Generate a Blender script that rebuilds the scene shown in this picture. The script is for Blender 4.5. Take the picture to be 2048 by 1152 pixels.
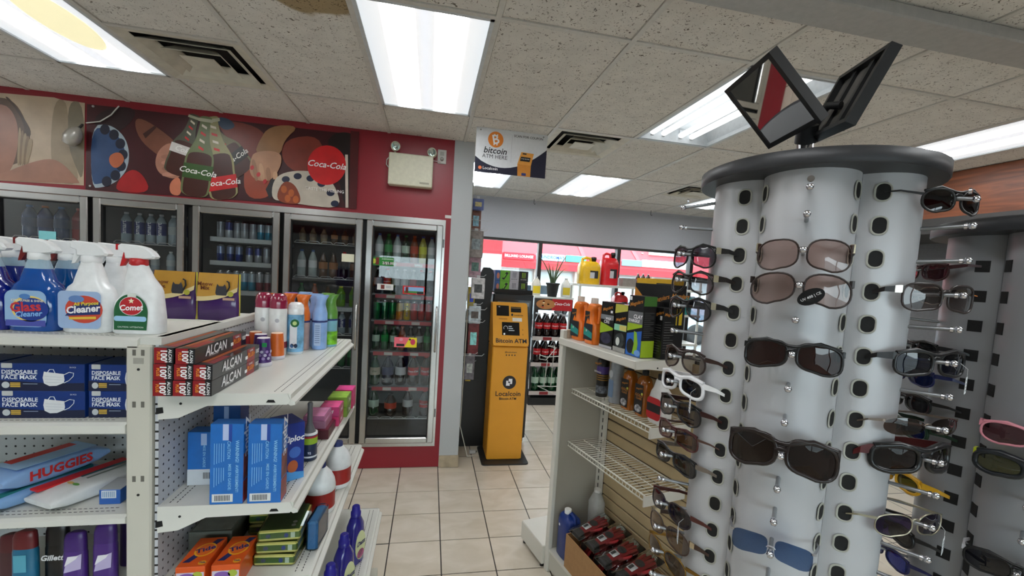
import bpy, math, random
from math import sin, cos, pi, radians, tan, sqrt, atan2, hypot
from mathutils import Vector, Matrix
random.seed(7)
for o in list(bpy.data.objects): bpy.data.objects.remove(o)
SC = bpy.context.scene
COL = SC.collection
# ---------------------------------------------------------------- camera
F_PX, PPX, PPY = 867.45, 1028.57, 608.67
YAW, PIT, ROL = -.1944, -.0701, -.0628
CAM = Vector((0, 0, 1.72))
RC = (Matrix.Rotation(YAW, 3, 'Z') @ Matrix.Rotation(PIT, 3, 'X') @ Matrix.Rotation(ROL, 3, 'Y'))
cd = bpy.data.cameras.new('camera'); co = bpy.data.objects.new('camera', cd); COL.objects.link(co)
cd.sensor_width = 36; cd.lens = F_PX / 2048 * 36; cd.clip_start = .05; cd.clip_end = 300
cd.shift_x = -(PPX - 1024) / 2048; cd.shift_y = (PPY - 576) / 2048
mw = Matrix.Identity(4)
for i in range(3):
    mw[i][0] = RC[i][0]; mw[i][1] = RC[i][2]; mw[i][2] = -RC[i][1]; mw[i][3] = CAM[i]
co.matrix_world = mw
SC.camera = co
# ---------------------------------------------------------------- world, view
SC.view_settings.view_transform = 'Standard'; SC.view_settings.look = 'None'
SC.view_settings.exposure = -.2; SC.view_settings.gamma = 1; SC.view_settings.use_curve_mapping = False
W = bpy.data.worlds.new('overcast_sky'); SC.world = W; W.use_nodes = True
wn = W.node_tree.nodes; wl = W.node_tree.links
bg = wn['Background']; bg.inputs['Color'].default_value = (.86, .94, 1.0, 1); bg.inputs['Strength'].default_value = 9.0
TUBE = 20.0      # radiance of the ceiling lamps

# ---------------------------------------------------------------- pixel -> place helpers
def ray(x, y): return RC @ Vector(((x - PPX) / F_PX, 1, -(y - PPY) / F_PX))
def at(x, y, X=None, Y=None, Z=None):
    d = ray(x, y)
    t = (X - CAM.x) / d.x if X is not None else (Y - CAM.y) / d.y if Y is not None else (Z - CAM.z) / d.z
    return CAM + d * t

# ---------------------------------------------------------------- materials
def lin(c): return tuple((v / 12.92 if v <= .04045 else ((v + .055) / 1.055) ** 2.4) for v in c)
MC = {}
def mat(col, rough=.5, metal=0., var=.06, scale=40., bump=0., spec=.5, coat=0., emit=0., alpha=1., trans=0., name=None, tint=None):
    key = (tuple(col), rough, metal, var, scale, bump, spec, coat, emit, alpha, trans, name)
    if key in MC: return MC[key]
    m = bpy.data.materials.new(name or 'surface'); m.use_nodes = True
    nt = m.node_tree; N = nt.nodes; L = nt.links; b = N['Principled BSDF']
    c = lin(col)
    b.inputs['Roughness'].default_value = rough; b.inputs['Metallic'].default_value = metal
    b.inputs['Specular IOR Level'].default_value = spec; b.inputs['Coat Weight'].default_value = coat
    b.inputs['Alpha'].default_value = alpha; b.inputs['Transmission Weight'].default_value = trans
    tc = N.new('ShaderNodeTexCoord'); nz = N.new('ShaderNodeTexNoise'); nz.inputs['Scale'].default_value = scale
    nz.inputs['Detail'].default_value = 3
    L.new(tc.outputs['Object'], nz.inputs['Vector'])
    cr = N.new('ShaderNodeMapRange'); cr.inputs['From Min'].default_value = .3; cr.inputs['From Max'].default_value = .7
    cr.inputs['To Min'].default_value = 1 - var; cr.inputs['To Max'].default_value = 1 + var
    L.new(nz.outputs['Fac'], cr.inputs['Value'])
    mx = N.new('ShaderNodeVectorMath'); mx.operation = 'SCALE'; mx.inputs[0].default_value = c
    L.new(cr.outputs['Result'], mx.inputs['Scale']); L.new(mx.outputs['Vector'], b.inputs['Base Color'])
    if bump:
        bp = N.new('ShaderNodeBump'); bp.inputs['Strength'].default_value = bump; bp.inputs['Distance'].default_value = .002
        L.new(nz.outputs['Fac'], bp.inputs['Height']); L.new(bp.outputs['Normal'], b.inputs['Normal'])
    if emit:
        b.inputs['Emission Color'].default_value = (*c, 1); b.inputs['Emission Strength'].default_value = emit
    MC[key] = m
    return m
def glassy(col=(1, 1, 1), refl=1.0, tintw=0., name='clear_pane', rough=.0):
    """thin pane: see-through with a fresnel sheen"""
    key = ('g', tuple(col), refl, tintw, name, rough)
    if key in MC: return MC[key]
    m = bpy.data.materials.new(name); m.use_nodes = True
    N = m.node_tree.nodes; L = m.node_tree.links
    for n in list(N): N.remove(n)
    o = N.new('ShaderNodeOutputMaterial'); t = N.new('ShaderNodeBsdfTransparent'); g = N.new('ShaderNodeBsdfGlossy')
    g.inputs['Roughness'].default_value = rough
    t.inputs['Color'].default_value = (*lin(col), 1)
    f = N.new('ShaderNodeFresnel'); f.inputs['IOR'].default_value = 1.5
    mu = N.new('ShaderNodeMath'); mu.operation = 'MULTIPLY'; mu.use_clamp = True; mu.inputs[1].default_value = refl
    L.new(f.outputs[0], mu.inputs[0])
    mx = N.new('ShaderNodeMixShader'); L.new(mu.outputs[0], mx.inputs[0]); L.new(t.outputs[0], mx.inputs[1]); L.new(g.outputs[0], mx.inputs[2])
    if tintw:
        d = N.new('ShaderNodeBsdfDiffuse'); d.inputs['Color'].default_value = (*lin(col), 1)
        m2 = N.new('ShaderNodeMixShader'); m2.inputs[0].default_value = tintw
        L.new(mx.outputs[0], m2.inputs[1]); L.new(d.outputs[0], m2.inputs[2]); L.new(m2.outputs[0], o.inputs[0])
    else: L.new(mx.outputs[0], o.inputs[0])
    MC[key] = m
    return m
WHITE = (.93, .93, .92); BLACK = (.05, .05, .055)
def flat(c, r=.55): return mat(c, r, var=.03)

# ---------------------------------------------------------------- mesh building
class MB:
    def __init__(s): s.v = []; s.f = []; s.m = []; s.s = []
    def add(s, vs, fs, mi=0, M=None, smooth=False):
        n = len(s.v)
        s.v += [tuple(M @ Vector(p)) for p in vs] if M is not None else [tuple(p) for p in vs]
        for f in fs: s.f.append([i + n for i in f]); s.m.append(mi); s.s.append(smooth)
        return s
    def box(s, x0, x1, y0, y1, z0, z1, mi=0, M=None):
        return s.add([(x, y, z) for z in (z0, z1) for y in (y0, y1) for x in (x0, x1)],
                     [(0, 2, 3, 1), (4, 5, 7, 6), (0, 1, 5, 4), (1, 3, 7, 5), (3, 2, 6, 7), (2, 0, 4, 6)], mi, M)
    def cbox(s, x0, x1, y0, y1, z0, z1, b=.003, mi=0, M=None):
        """box with bevelled edges (built from 3 nested slabs)"""
        P = []
        for (z, e) in ((z0, b), (z0 + b, 0), (z1 - b, 0), (z1, b)):
            P.append([(x0 + e + b, y0 + e), (x1 - e - b, y0 + e), (x1 - e, y0 + e + b), (x1 - e, y1 - e - b), (x1 - e - b, y1 - e), (x0 + e + b, y1 - e), (x0 + e, y1 - e - b), (x0 + e, y0 + e + b)])
        zs = (z0, z0 + b, z1 - b, z1)
        vs = [(x, y, zs[k]) for k in range(4) for x, y in P[k]]
        fs = [tuple(range(7, -1, -1)), tuple(range(24, 32))]
        for k in range(3):
            for i in range(8):
                j = (i + 1) % 8; fs.append((k * 8 + i, k * 8 + j, k * 8 + 8 + j, k * 8 + 8 + i))
        return s.add(vs, fs, mi, M)
    def loft(s, rings, mi=0, M=None, cap=(1, 1), smooth=True, closed=True):
        n = len(rings[0]); vs = [p for r in rings for p in r]; fs = []
        for k in range(len(rings) - 1):
            for i in range(n if closed else n - 1):
                j = (i + 1) % n; fs.append((k * n + i, k * n + j, (k + 1) * n + j, (k + 1) * n + i))
        s.add(vs, fs, mi, M, smooth)
        if cap[0]: s.add(rings[0], [tuple(range(n - 1, -1, -1))], mi, M)
        if cap[1]: s.add(rings[-1], [tuple(range(n))], mi, M)
        return s
    def lathe(s, prof, n=16, mi=0, M=None, cap=(1, 1), sx=1, sy=1, ex=2.):
        R = []
        for r, z in prof:
            ring = []
            for i in range(n):
                a = 2 * pi * i / n; c, d = cos(a), sin(a)
                if ex != 2: c = math.copysign(abs(c) ** (2 / ex), c); d = math.copysign(abs(d) ** (2 / ex), d)
                ring.append((r * sx * c, r * sy * d, z))
            R.append(ring)
        return s.loft(R, mi, M, cap)
    def oval(s, sec, n=20, ex=2.6, mi=0, M=None, cap=(1, 1)):
        """sec: (z, half-width, half-depth, x offset)"""
        R = []
        for z, a, b, xo in sec:
            ring = []
            for i in range(n):
                t = 2 * pi * i / n; c, d = cos(t), sin(t)
                ring.append((xo + a * math.copysign(abs(c) ** (2 / ex), c), b * math.copysign(abs(d) ** (2 / ex), d), z))
            R.append(ring)
        return s.loft(R, mi, M, cap)
    def tube(s, pts, r, n=6, mi=0, M=None, closed=False, cap=True):
        pts = [Vector(p) for p in pts]; R = []; up = None; k = len(pts)
        for i, p in enumerate(pts):
            a = pts[i - 1] if (i or closed) else p; b = pts[(i + 1) % k] if (i < k - 1 or closed) else p
            t = (b - a).normalized() if (b - a).length > 1e-9 else Vector((0, 0, 1))
            if up is None: up = Vector((0, 0, 1)) if abs(t.z) < .9 else Vector((1, 0, 0))
            x = t.cross(up)
            if x.length < 1e-6: x = t.cross(Vector((1, .3, 0)))
            x.normalize(); y = x.cross(t).normalized(); up = y
            rr = r[i] if isinstance(r, (list, tuple)) else r
            R.append([tuple(p + x * (rr * cos(2 * pi * j / n)) + y * (rr * sin(2 * pi * j / n))) for j in range(n)])
        if closed: R.append(R[0])
        return s.loft(R, mi, M, (cap and not closed, cap and not closed))
    def prism(s, poly, y0, y1, mi=0, M=None, mside=None):
        """polygon in x,z (counter-clockwise seen from -y), from y0 (front) to y1"""
        n = len(poly); vs = [(x, y0, z) for x, z in poly] + [(x, y1, z) for x, z in poly]
        s.add(vs, [tuple(range(n)), tuple(range(2 * n - 1, n - 1, -1))], mi, M)
        return s.add(vs, [(i, n + i, n + (i + 1) % n, (i + 1) % n) for i in range(n)], mi if mside is None else mside, M)
    def face(s, pts, mi=0, M=None): return s.add(pts, [tuple(range(len(pts)))], mi, M)
    def build(s, name, mats, parent=None, loc=None, rz=0.):
        me = bpy.data.meshes.new(name); me.from_pydata(s.v, [], s.f); 
        if not isinstance(mats, (list, tuple)): mats = [mats]
        for m in mats: me.materials.append(m)
        me.polygons.foreach_set('material_index', s.m); me.polygons.foreach_set('use_smooth', s.s); me.update()
        o = bpy.data.objects.new(name, me); COL.objects.link(o)
        if parent is not None: o.parent = parent
        if loc is not None: o.location = loc
        if rz: o.rotation_euler = (0, 0, rz)
        return o
def tag(o, label, cat, group=None, kind=None):
    if label: o['label'] = label
    if cat: o['category'] = cat
    if group: o['group'] = group
    if kind: o['kind'] = kind
    return o
def thing(name, label, cat, loc=(0, 0, 0), rz=0., group=None):
    o = bpy.data.objects.new(name, None); COL.objects.link(o); o.empty_display_size = .05
    o.location = loc; o.rotation_euler = (0, 0, rz)
    return tag(o, label, cat, group)
def struct(o): o['kind'] = 'structure'; return o
KIDS = {}
def copy_tree(o, parent=None):
    c = o.copy(); COL.objects.link(c)
    if parent is not None: c.parent = parent
    for ch in o.children: copy_tree(ch, c)
    return c
def dup(o, loc, rz=None, label=None, group=None, cat=None):
    c = copy_tree(o); c.location = loc
    if rz is not None: c.rotation_euler = (0, 0, rz)
    if label: c['label'] = label
    if group: c['group'] = group
    return c
class Proto:
    """first use places the prototype itself, later uses copy it"""
    def __init__(s, o): s.o = o; s.used = False
    def put(s, loc, rz=0., label=None, group=None):
        if not s.used:
            s.used = True; o = s.o; o.location = loc; o.rotation_euler = (0, 0, rz)
            if label: o['label'] = label
            if group: o['group'] = group
            return o
        return dup(s.o, loc, rz, label, group)
TX = {}
def text(st, size, m, parent, loc, rot=(pi / 2, 0, 0), name='lettering', bold=0., shear=0., align='CENTER', sx=1.):
    """flat lettering; default orientation reads from -Y"""
    key = (st, bold, shear, align)
    if key not in TX:
        c = bpy.data.curves.new('lettering', 'FONT'); c.body = st; c.size = 1; c.shear = shear; c.offset = bold
        c.align_x = align; c.align_y = 'CENTER'; c.resolution_u = 2
        t = bpy.data.objects.new('lettering', c); COL.objects.link(t)
        me = bpy.data.meshes.new_from_object(t); bpy.data.objects.remove(t); bpy.data.curves.remove(c)
        TX[key] = me
    me = TX[key].copy(); me.materials.clear(); me.materials.append(m)
    o = bpy.data.objects.new(name, me); COL.objects.link(o); o.parent = parent
    o.location = loc; o.rotation_euler = rot; o.scale = (size * sx, size, size)
    return o
def wrap_text(st, size, m, parent, r, zc, **k):
    o = text(st, size, m, parent, (0, 0, 0), (0, 0, 0), **k); o.scale = (1, 1, 1)
    for v in o.data.vertices: a = v.co.x * size / r; v.co = (r * sin(a), -r * cos(a), zc + v.co.y * size)
    return o
def chaikin(P, n=2):
    for _ in range(n):
        P = [q for i in range(len(P)) for q in ((.75 * P[i][0] + .25 * P[(i + 1) % len(P)][0], .75 * P[i][1] + .25 * P[(i + 1) % len(P)][1]), (.25 * P[i][0] + .75 * P[(i + 1) % len(P)][0], .25 * P[i][1] + .75 * P[(i + 1) % len(P)][1]))]
    return P
def ell(cx, cz, a, b, n=24, t0=0., t1=2 * pi):
    return [(cx + a * cos(t0 + (t1 - t0) * i / n), cz + b * sin(t0 + (t1 - t0) * i / n)) for i in range(n + (1 if t1 - t0 < 6.28 else 0))]
def decal(poly, m, parent, y, name='printed_patch', th=.0004):
    """flat print on a face looking to -Y"""
    return MB().prism(poly, y - th, y).build(name, m, parent)
def rect(x0, x1, z0, z1): return [(x0, z0), (x1, z0), (x1, z1), (x0, z1)]
def rrect(x0, x1, z0, z1, r, n=5):
    P = []
    for cx, cz, a0 in ((x1 - r, z0 + r, -pi / 2), (x1 - r, z1 - r, 0), (x0 + r, z1 - r, pi / 2), (x0 + r, z0 + r, pi)):
        P += [(cx + r * cos(a0 + pi / 2 * i / n), cz + r * sin(a0 + pi / 2 * i / n)) for i in range(n + 1)]
    return P
# ================================================================ setting
H = 2.785; YW = 3.725; YB = 6.2; XS = .313; FT = .3048
GX = lambda i: -.381 + 2 * FT * i
GY = lambda j: 1.898 + 4 * FT * j
XL, XR, YR = -4.04, 4.9, -2.98
M_GRID = mat((.80, .79, .76), .45)
def tile_mat(stain=False):
    m = bpy.data.materials.new('fissured_tile'); m.use_nodes = True
    N = m.node_tree.nodes; L = m.node_tree.links; b = N['Principled BSDF']; b.inputs['Roughness'].default_value = .9
    tc = N.new('ShaderNodeTexCoord')
    n1 = N.new('ShaderNodeTexNoise'); n1.inputs['Scale'].default_value = 62; n1.inputs['Detail'].default_value = 2.5; n1.inputs['Distortion'].default_value = 1.6
    n2 = N.new('ShaderNodeTexNoise'); n2.inputs['Scale'].default_value = 9
    geo = N.new('ShaderNodeNewGeometry')
    L.new(geo.outputs['Position'], n1.inputs['Vector']); L.new(geo.outputs['Position'], n2.inputs['Vector'])
    r = N.new('ShaderNodeValToRGB'); e = r.color_ramp.elements
    e[0].position = .325; e[0].color = (*lin((.42, .39, .35)), 1); e[1].position = .39; e[1].color = (*lin((.86, .845, .815)), 1)
    L.new(n1.outputs['Fac'], r.inputs['Fac'])
    mr = N.new('ShaderNodeMapRange'); mr.inputs['From Min'].default_value = .3; mr.inputs['From Max'].default_value = .7; mr.inputs['To Min'].default_value = .93; mr.inputs['To Max'].default_value = 1.05
    L.new(n2.outputs['Fac'], mr.inputs['Value'])
    mu = N.new('ShaderNodeVectorMath'); mu.operation = 'SCALE'; L.new(r.outputs['Color'], mu.inputs[0]); L.new(mr.outputs['Result'], mu.inputs['Scale'])
    out = mu.outputs['Vector']
    if stain:     # old water stain on one tile
        d = N.new('ShaderNodeVectorMath'); d.operation = 'DISTANCE'; L.new(geo.outputs['Position'], d.inputs[0]); d.inputs[1].default_value = at(605, -22, Z=H)
        ad = N.new('ShaderNodeMath'); ad.operation = 'MULTIPLY_ADD'; ad.inputs[1].default_value = .10; L.new(n2.outputs['Fac'], ad.inputs[0]); L.new(d.outputs['Value'], ad.inputs[2])
        rr = N.new('ShaderNodeValToRGB'); q = rr.color_ramp.elements; q[0].position = .225; q[0].color = (*lin((.74, .66, .52)), 1); q[1].position = .245; q[1].color = (1, 1, 1, 1)
        L.new(ad.outputs[0], rr.inputs['Fac'])
        mm = N.new('ShaderNodeVectorMath'); mm.operation = 'MULTIPLY'; L.new(out, mm.inputs[0]); L.new(rr.outputs['Color'], mm.inputs[1]); out = mm.outputs['Vector']
    L.new(out, b.inputs['Base Color'])
    bp = N.new('ShaderNodeBump'); bp.inputs['Strength'].default_value = .5; bp.inputs['Distance'].default_value = .003
    L.new(n1.outputs['Fac'], bp.inputs['Height']); L.new(bp.outputs['Normal'], b.inputs['Normal'])
    return m
M_TILE = tile_mat(); M_STAIN = tile_mat(True)
# --- floor
TP = .3145; FX0 = -.172; FY0 = 3.6157
def floor_mat():
    m = bpy.data.materials.new('floor_tile_field'); m.use_nodes = True
    N = m.node_tree.nodes; L = m.node_tree.links; b = N['Principled BSDF']
    geo = N.new('ShaderNodeNewGeometry'); ad = N.new('ShaderNodeVectorMath'); ad.inputs[1].default_value = (-FX0 + 40 * TP, -FY0 + 40 * TP, 0)
    L.new(geo.outputs['Position'], ad.inputs[0])
    br = N.new('ShaderNodeTexBrick'); br.offset = 0; br.inputs['Scale'].default_value = 1; br.inputs['Brick Width'].default_value = TP; br.inputs['Row Height'].default_value = TP
    br.inputs['Mortar Size'].default_value = .0034; br.inputs['Mortar Smooth'].default_value = 0
    br.inputs['Color1'].default_value = br.inputs['Color2'].default_value = (*lin((.83, .79, .72)), 1); br.inputs['Mortar'].default_value = (*lin((.18, .17, .16)), 1)
    L.new(ad.outputs['Vector'], br.inputs['Vector']); L.new(br.outputs['Color'], b.inputs['Base Color']); b.inputs['Roughness'].default_value = .35
    return m
floor = struct(MB().box(XL, XR, YR, YB, -.06, -.004).build('floor', floor_mat()))
def ftile_mat():
    m = bpy.data.materials.new('cream_ceramic'); m.use_nodes = True
    N = m.node_tree.nodes; L = m.node_tree.links; b = N['Principled BSDF']; b.inputs['Roughness'].default_value = .26
    geo = N.new('ShaderNodeNewGeometry'); mp = N.new('ShaderNodeMapping'); mp.inputs['Scale'].default_value = (3, 5, 1)
    L.new(geo.outputs['Position'], mp.inputs['Vector'])
    nz = N.new('ShaderNodeTexNoise'); nz.inputs['Scale'].default_value = 1.6; nz.inputs['Detail'].default_value = 5; nz.inputs['Distortion'].default_value = .7
    L.new(mp.outputs['Vector'], nz.inputs['Vector'])
    oi = N.new('ShaderNodeObjectInfo')
    r = N.new('ShaderNodeValToRGB'); e = r.color_ramp.elements; e[0].position = .32; e[0].color = (*lin((.80, .755, .68)), 1); e[1].position = .68; e[1].color = (*lin((.86, .82, .76)), 1)
    L.new(nz.outputs['Fac'], r.inputs['Fac'])
    mr = N.new('ShaderNodeMapRange'); mr.inputs['To Min'].default_value = .97; mr.inputs['To Max'].default_value = 1.03; L.new(oi.outputs['Random'], mr.inputs['Value'])
    mu = N.new('ShaderNodeVectorMath'); mu.operation = 'SCALE'; L.new(r.outputs['Color'], mu.inputs[0]); L.new(mr.outputs['Result'], mu.inputs['Scale'])
    L.new(mu.outputs['Vector'], b.inputs['Base Color'])
    return m
g = .0034
ft = MB().cbox(g, TP - g, g, TP - g, -.012, 0, .0012).build('floor_tile', ftile_mat(), floor)
first = True
for i in range(-3, 10):
    for j in range(-7, 9):
        x, y = FX0 + i * TP, FY0 + j * TP
        if y + TP > YB - .02 or (x < XS and y + TP > YW + .12) or (x < -.36 and y < 2.4): continue
        o = ft if first else ft.copy()
        if not first: COL.objects.link(o)
        first = False; o.location = (x, y, 0)
# --- ceiling: hidden slab, white T bars, lay-in tiles
ceiling = struct(MB().box(XL, XR, YR, YB, H + .14, H + .2).build('ceiling', mat((.6, .58, .55), .9)))
LIGHTS = {(-3, 0): 'lens', (0, 0): 'lens', (3, 0): 'bare', (6, 0): 'lens', (1, 2): 'lens', (3, 2): 'lens', (6, 2): 'lens', (-3, -2): 'lens', (0, -2): 'lens', (3, -2): 'lens', (6, -2): 'lens', (-6, 0): 'lens'}
VENTS = {(-2, 0): 1, (2, 1): 0, (5, 2): 0}
gw = .012
tb = MB()
for i in range(-6, 10):
    x = GX(i)
    if XL < x < XR: tb.box(x - gw, x + gw, YR, YB, H, H + .028)
for j in range(-4, 4):
    y = GY(j)
    if YR < y < YB: tb.box(XL, XR, y - gw, y + gw, H + .0005, H + .028)
tb.build('grid_bars', M_GRID, ceiling)
BY0, BY1 = 1.36, 1.51
tmeshes = {}
for i in range(-6, 9):
    for j in range(-4, 4):
        x0, x1 = max(GX(i), XL) + gw, min(GX(i + 1), XR) - gw; y0, y1 = max(GY(j), YR) + gw, min(GY(j + 1), YB) - gw
        if x1 - x0 < .05 or y1 - y0 < .05 or (i, j) in LIGHTS: continue
        if j >= 2 and x1 < XS: continue
        if (i, j) in VENTS:
            if VENTS[i, j]: y1 = GY(j) + 2 * FT - gw
            else: y0 = GY(j) + 2 * FT + gw
        k = (round(x1 - x0, 3), round(y1 - y0, 3), (i, j) == (-1, 0))
        if k not in tmeshes:
            tmeshes[k] = MB().cbox(0, x1 - x0, 0, y1 - y0, .006, .022, .003).build('ceiling_tile', M_STAIN if k[2] else M_TILE, ceiling); o = tmeshes[k]
        else: o = tmeshes[k].copy(); COL.objects.link(o)
        o.location = (x0, y0, H)
for (i, j), far in VENTS.items():
    y = GY(j) + 2 * FT; MB().box(GX(i) + gw, GX(i + 1) - gw, y - gw, y + gw, H + .0005, H + .028).build('cross_bar', M_GRID, ceiling)
struct(MB().cbox(XL, XR, BY0, BY1, H - .045, H + .004, .006).build('trim_1', mat((.66, .655, .64), .5)))
# --- lamps
def lens_mat():
    m = bpy.data.materials.new('prismatic_lens'); m.use_nodes = True
    N = m.node_tree.nodes; L = m.node_tree.links; b = N['Principled BSDF']; b.inputs['Base Color'].default_value = (.8, .8, .8, 1)
    tc = N.new('ShaderNodeTexCoord'); sp = N.new('ShaderNodeSeparateXYZ'); L.new(tc.outputs['Object'], sp.inputs[0])
    mr = N.new('ShaderNodeMath'); mr.operation = 'ABSOLUTE'; L.new(sp.outputs['X'], mr.inputs[0])
    r = N.new('ShaderNodeValToRGB'); e = r.color_ramp.elements
    e[0].position = .0; e[0].color = (.040, .042, .046, 1); e[1].position = 1; e[1].color = (.032, .035, .038, 1)
    for p, v in ((.14, .042), (.30, .9), (.40, 1.), (.52, .9), (.68, .042)): q = e.new(p); q.color = (v * .96, v * .98, v, 1)
    sc = N.new('ShaderNodeMath'); sc.operation = 'MULTIPLY'; sc.inputs[1].default_value = 1 / .28; L.new(mr.outputs[0], sc.inputs[0]); L.new(sc.outputs[0], r.inputs['Fac'])
    wv = N.new('ShaderNodeTexWave'); wv.inputs['Scale'].default_value = 28; wv.inputs['Distortion'].default_value = 0; L.new(tc.outputs['Object'], wv.inputs['Vector'])
    L.new(r.outputs['Color'], b.inputs['Emission Color']); b.inputs['Emission Strength'].default_value = TUBE
    return m
M_LENS = lens_mat(); M_TUBE = mat((.99, .995, 1.), .4, emit=TUBE * .11, var=0, name='lit_tube')
M_LFR = mat((.80, .82, .83), .35)
def troffer(i, j, kind):
    x0, x1, y0, y1 = GX(i) + gw, GX(i + 1) - gw, GY(j) + gw, GY(j + 1) - gw; cx, cy = (x0 + x1) / 2, (y0 + y1) / 2
    where = {(-3, 0): 'with a yellowed patch above the portrait poster', (0, 0): 'nearest the emergency light', (6, 0): 'beside the brown wood fascia', (1, 2): 'behind the hanging sign', (3, 2): 'over the coke rack', (6, 2): 'at the window wall behind the sunglasses tower',
             (-3, -2): 'behind the gondola shelving', (0, -2): 'above the rear shop window', (3, -2): 'behind the sunglasses tower', (6, -2): 'over the rear corner by the counter', (-6, 0): 'above the far end of the cooler'}.get((i, j), '')
    off = {(-3, -2): 'ceiling_light_shelving_offscreen', (0, -2): 'ceiling_light_entrance_offscreen', (3, -2): 'ceiling_light_tower_offscreen', (6, -2): 'ceiling_light_counter_offscreen', (-6, 0): 'ceiling_light_cooler_offscreen'}.get((i, j))
    t = thing(off or 'ceiling_light', ('four-tube fluorescent ceiling light with its cover missing' if kind == 'bare' else 'recessed fluorescent ceiling light with frosted lens ' + where), 'ceiling light', (cx, cy, H))
    w, d = (x1 - x0) / 2, (y1 - y0) / 2
    fr = MB()
    for a in (-1, 1):
        fr.box(min(a * w, a * (w - .018)), max(a * w, a * (w - .018)), -d, d, 0, .025)
        fr.box(-w, w, min(a * d, a * (d - .018)), max(a * d, a * (d - .018)), 0, .025)
    fr.build('light_frame', M_LFR, t)
    if kind == 'lens':
        hs_ = MB().box(-w, w, -d, d, .115, .12)
        for a in (-1, 1): hs_.box(a * w - .003, a * w + .003, -d, d, .02, .115).box(-w, w, a * d - .003, a * d + .003, .02, .115)
        hs_.build('light_housing', M_LFR, t)
        ln = MB().box(-w + .018, w - .018, -d + .018, d - .018, .008, .014).build(off.replace('ceiling_light', 'diffuser_lens') if off else 'diffuser_lens', M_LENS, t)
        if (i, j) == (-3, 0): MB().lathe([(.11, .0055), (.115, .0075)], 28, sx=1., sy=2.6, M=Matrix.Translation((.10, .05, 0)) @ Matrix.Rotation(.1, 4, 'Z')).build('yellowed_patch', mat((.93, .90, .74), .5, emit=1.0, var=.15, scale=14, name='yellowed_lens'), ln)
    else:
        MB().box(-w, w, -d, d, .10, .11).build('reflector_pan', M_LFR, t)
        for a in (-1, 1):
            MB().add([(a * w, -d, 0), (a * w, d, 0), (a * (w - .03), d, .1), (a * (w - .03), -d, .1)], [(0, 1, 2, 3)]).build('reflector_side', M_LFR, t)
            MB().box(-w, w, a * (d - .03) - .004, a * (d - .03) + .004, .0, .1).build('end_plate', M_LFR, t)
        for x in (-.185, -.095, .045, .135):
            MB().tube([(x, -d + .04, .05), (x, d - .04, .05)], .019, 12).build('fluorescent_tube', M_TUBE, t)
            for a in (-1, 1): MB().box(x - .012, x + .012, a * (d - .035) - .01, a * (d - .035) + .01, .03, .09).build('lamp_holder', M_LFR, t)
    return t
for k, v in LIGHTS.items(): troffer(*k, v)
# dead bug stain cover on the left lens is the yellowed patch
M_VENT = mat((.82, .80, .74), .5, var=.1, scale=12); M_DK = mat((.10, .095, .09), .8)
def vent(i, j, far):
    x0, x1 = GX(i) + gw, GX(i + 1) - gw; y0 = GY(j) + (2 * FT if far else 0) + gw; y1 = y0 + 2 * FT - 2 * gw
    nm = {(-2, 0): 'beside the stained ceiling tile', (2, 1): 'behind the hanging sign', (5, 2): 'near the window wall'}[i, j]
    t = thing('ceiling_vent', 'square louvred ceiling air vent ' + nm, 'air vent', ((x0 + x1) / 2, (y0 + y1) / 2, H))
    w = (x1 - x0) / 2
    vb = MB().box(-w, w, -w, w, .09, .1)
    for a in (-1, 1): vb.box(a * w - .003, a * w + .003, -w, w, .012, .09).box(-w, w, a * w - .003, a * w + .003, .012, .09)
    vb.build('vent_backing', M_DK, t)
    for q, (r0, r1, z0, z1) in enumerate(((w, w - .055, .0, .012), (w - .075, w - .125, -.004, .03), (w - .15, w - .195, -.008, .03), (.085, .0, -.01, .02))):
        m = MB()
        if r1 > 0:
            P = [(-r0, -r0, z0), (r0, -r0, z0), (r0, r0, z0), (-r0, r0, z0)]; Q = [(-r1, -r1, z1), (r1, -r1, z1), (r1, r1, z1), (-r1, r1, z1)]
            m.add(P + Q + [(a, b, c + .004) for a, b, c in P + Q], [(k, 4 + k, 4 + (k + 1) % 4, (k + 1) % 4) for k in range(4)] + [(8 + k, 8 + (k + 1) % 4, 12 + (k + 1) % 4, 12 + k) for k in range(4)] + [(k, (k + 1) % 4, 8 + (k + 1) % 4, 8 + k) for k in range(4)])
        else: m.cbox(-r0, r0, -r0, r0, z0, z0 + .006, .002)
        m.build('vent_frame' if q == 0 else 'louvre_ring' if r1 > 0 else 'centre_plate', M_VENT, t)
for k, v in VENTS.items(): vent(*k, v)
# --- walls
M_RED = mat((.56, .11, .165), .38, var=.04, scale=3); M_GREY = mat((.70, .71, .72), .55, var=.03, scale=2); M_WHITEW = mat((.86, .87, .87), .6, var=.02)
CX1 = .105; CZ0, CZ1 = .19, 2.13
wf = MB(); wf.box(XL, .147, YW, YW + .1, CZ1, H + .03).box(CX1, .147, YW, YW + .1, 0, CZ1).box(XL, CX1, YW, YW + .1, 0, CZ0)
wf = struct(wf.build('wall_cooler', M_RED))
pl = struct(MB().box(.147, XS, YW - .012, YW + .12, 0, H + .03).build('wall_pillar', mat((.72, .735, .74), .5, var=.03, scale=2)))
struct(MB().box(.1475, XS + .004, YW - .02, YW + .1, 0, .105).build('baseboard_pillar', mat((.70, .64, .54), .5, var=.15, scale=18)))
struct(MB().box(.213, XS - .001, YW + .12, YB, 0, H + .03).build('wall_side', M_GREY))
ZW0, ZW1 = .55, 2.225
M_MUL = mat((.13, .12, .11), .45)
wx = [.66 - 1.23 + .3, .80 - .2, 1.56, 2.79, 4.02, XR]
ww = MB().box(XS - .1, XR, YB, YB + .15, ZW1, H + .03).box(XS - .1, XR, YB, YB + .15, 0, ZW0)
struct(ww.build('wall_window', mat((.66, .67, .69), .55, var=.02)))
M_PANE = glassy((.97, .99, .99), 1.0, name='window_pane')
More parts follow.
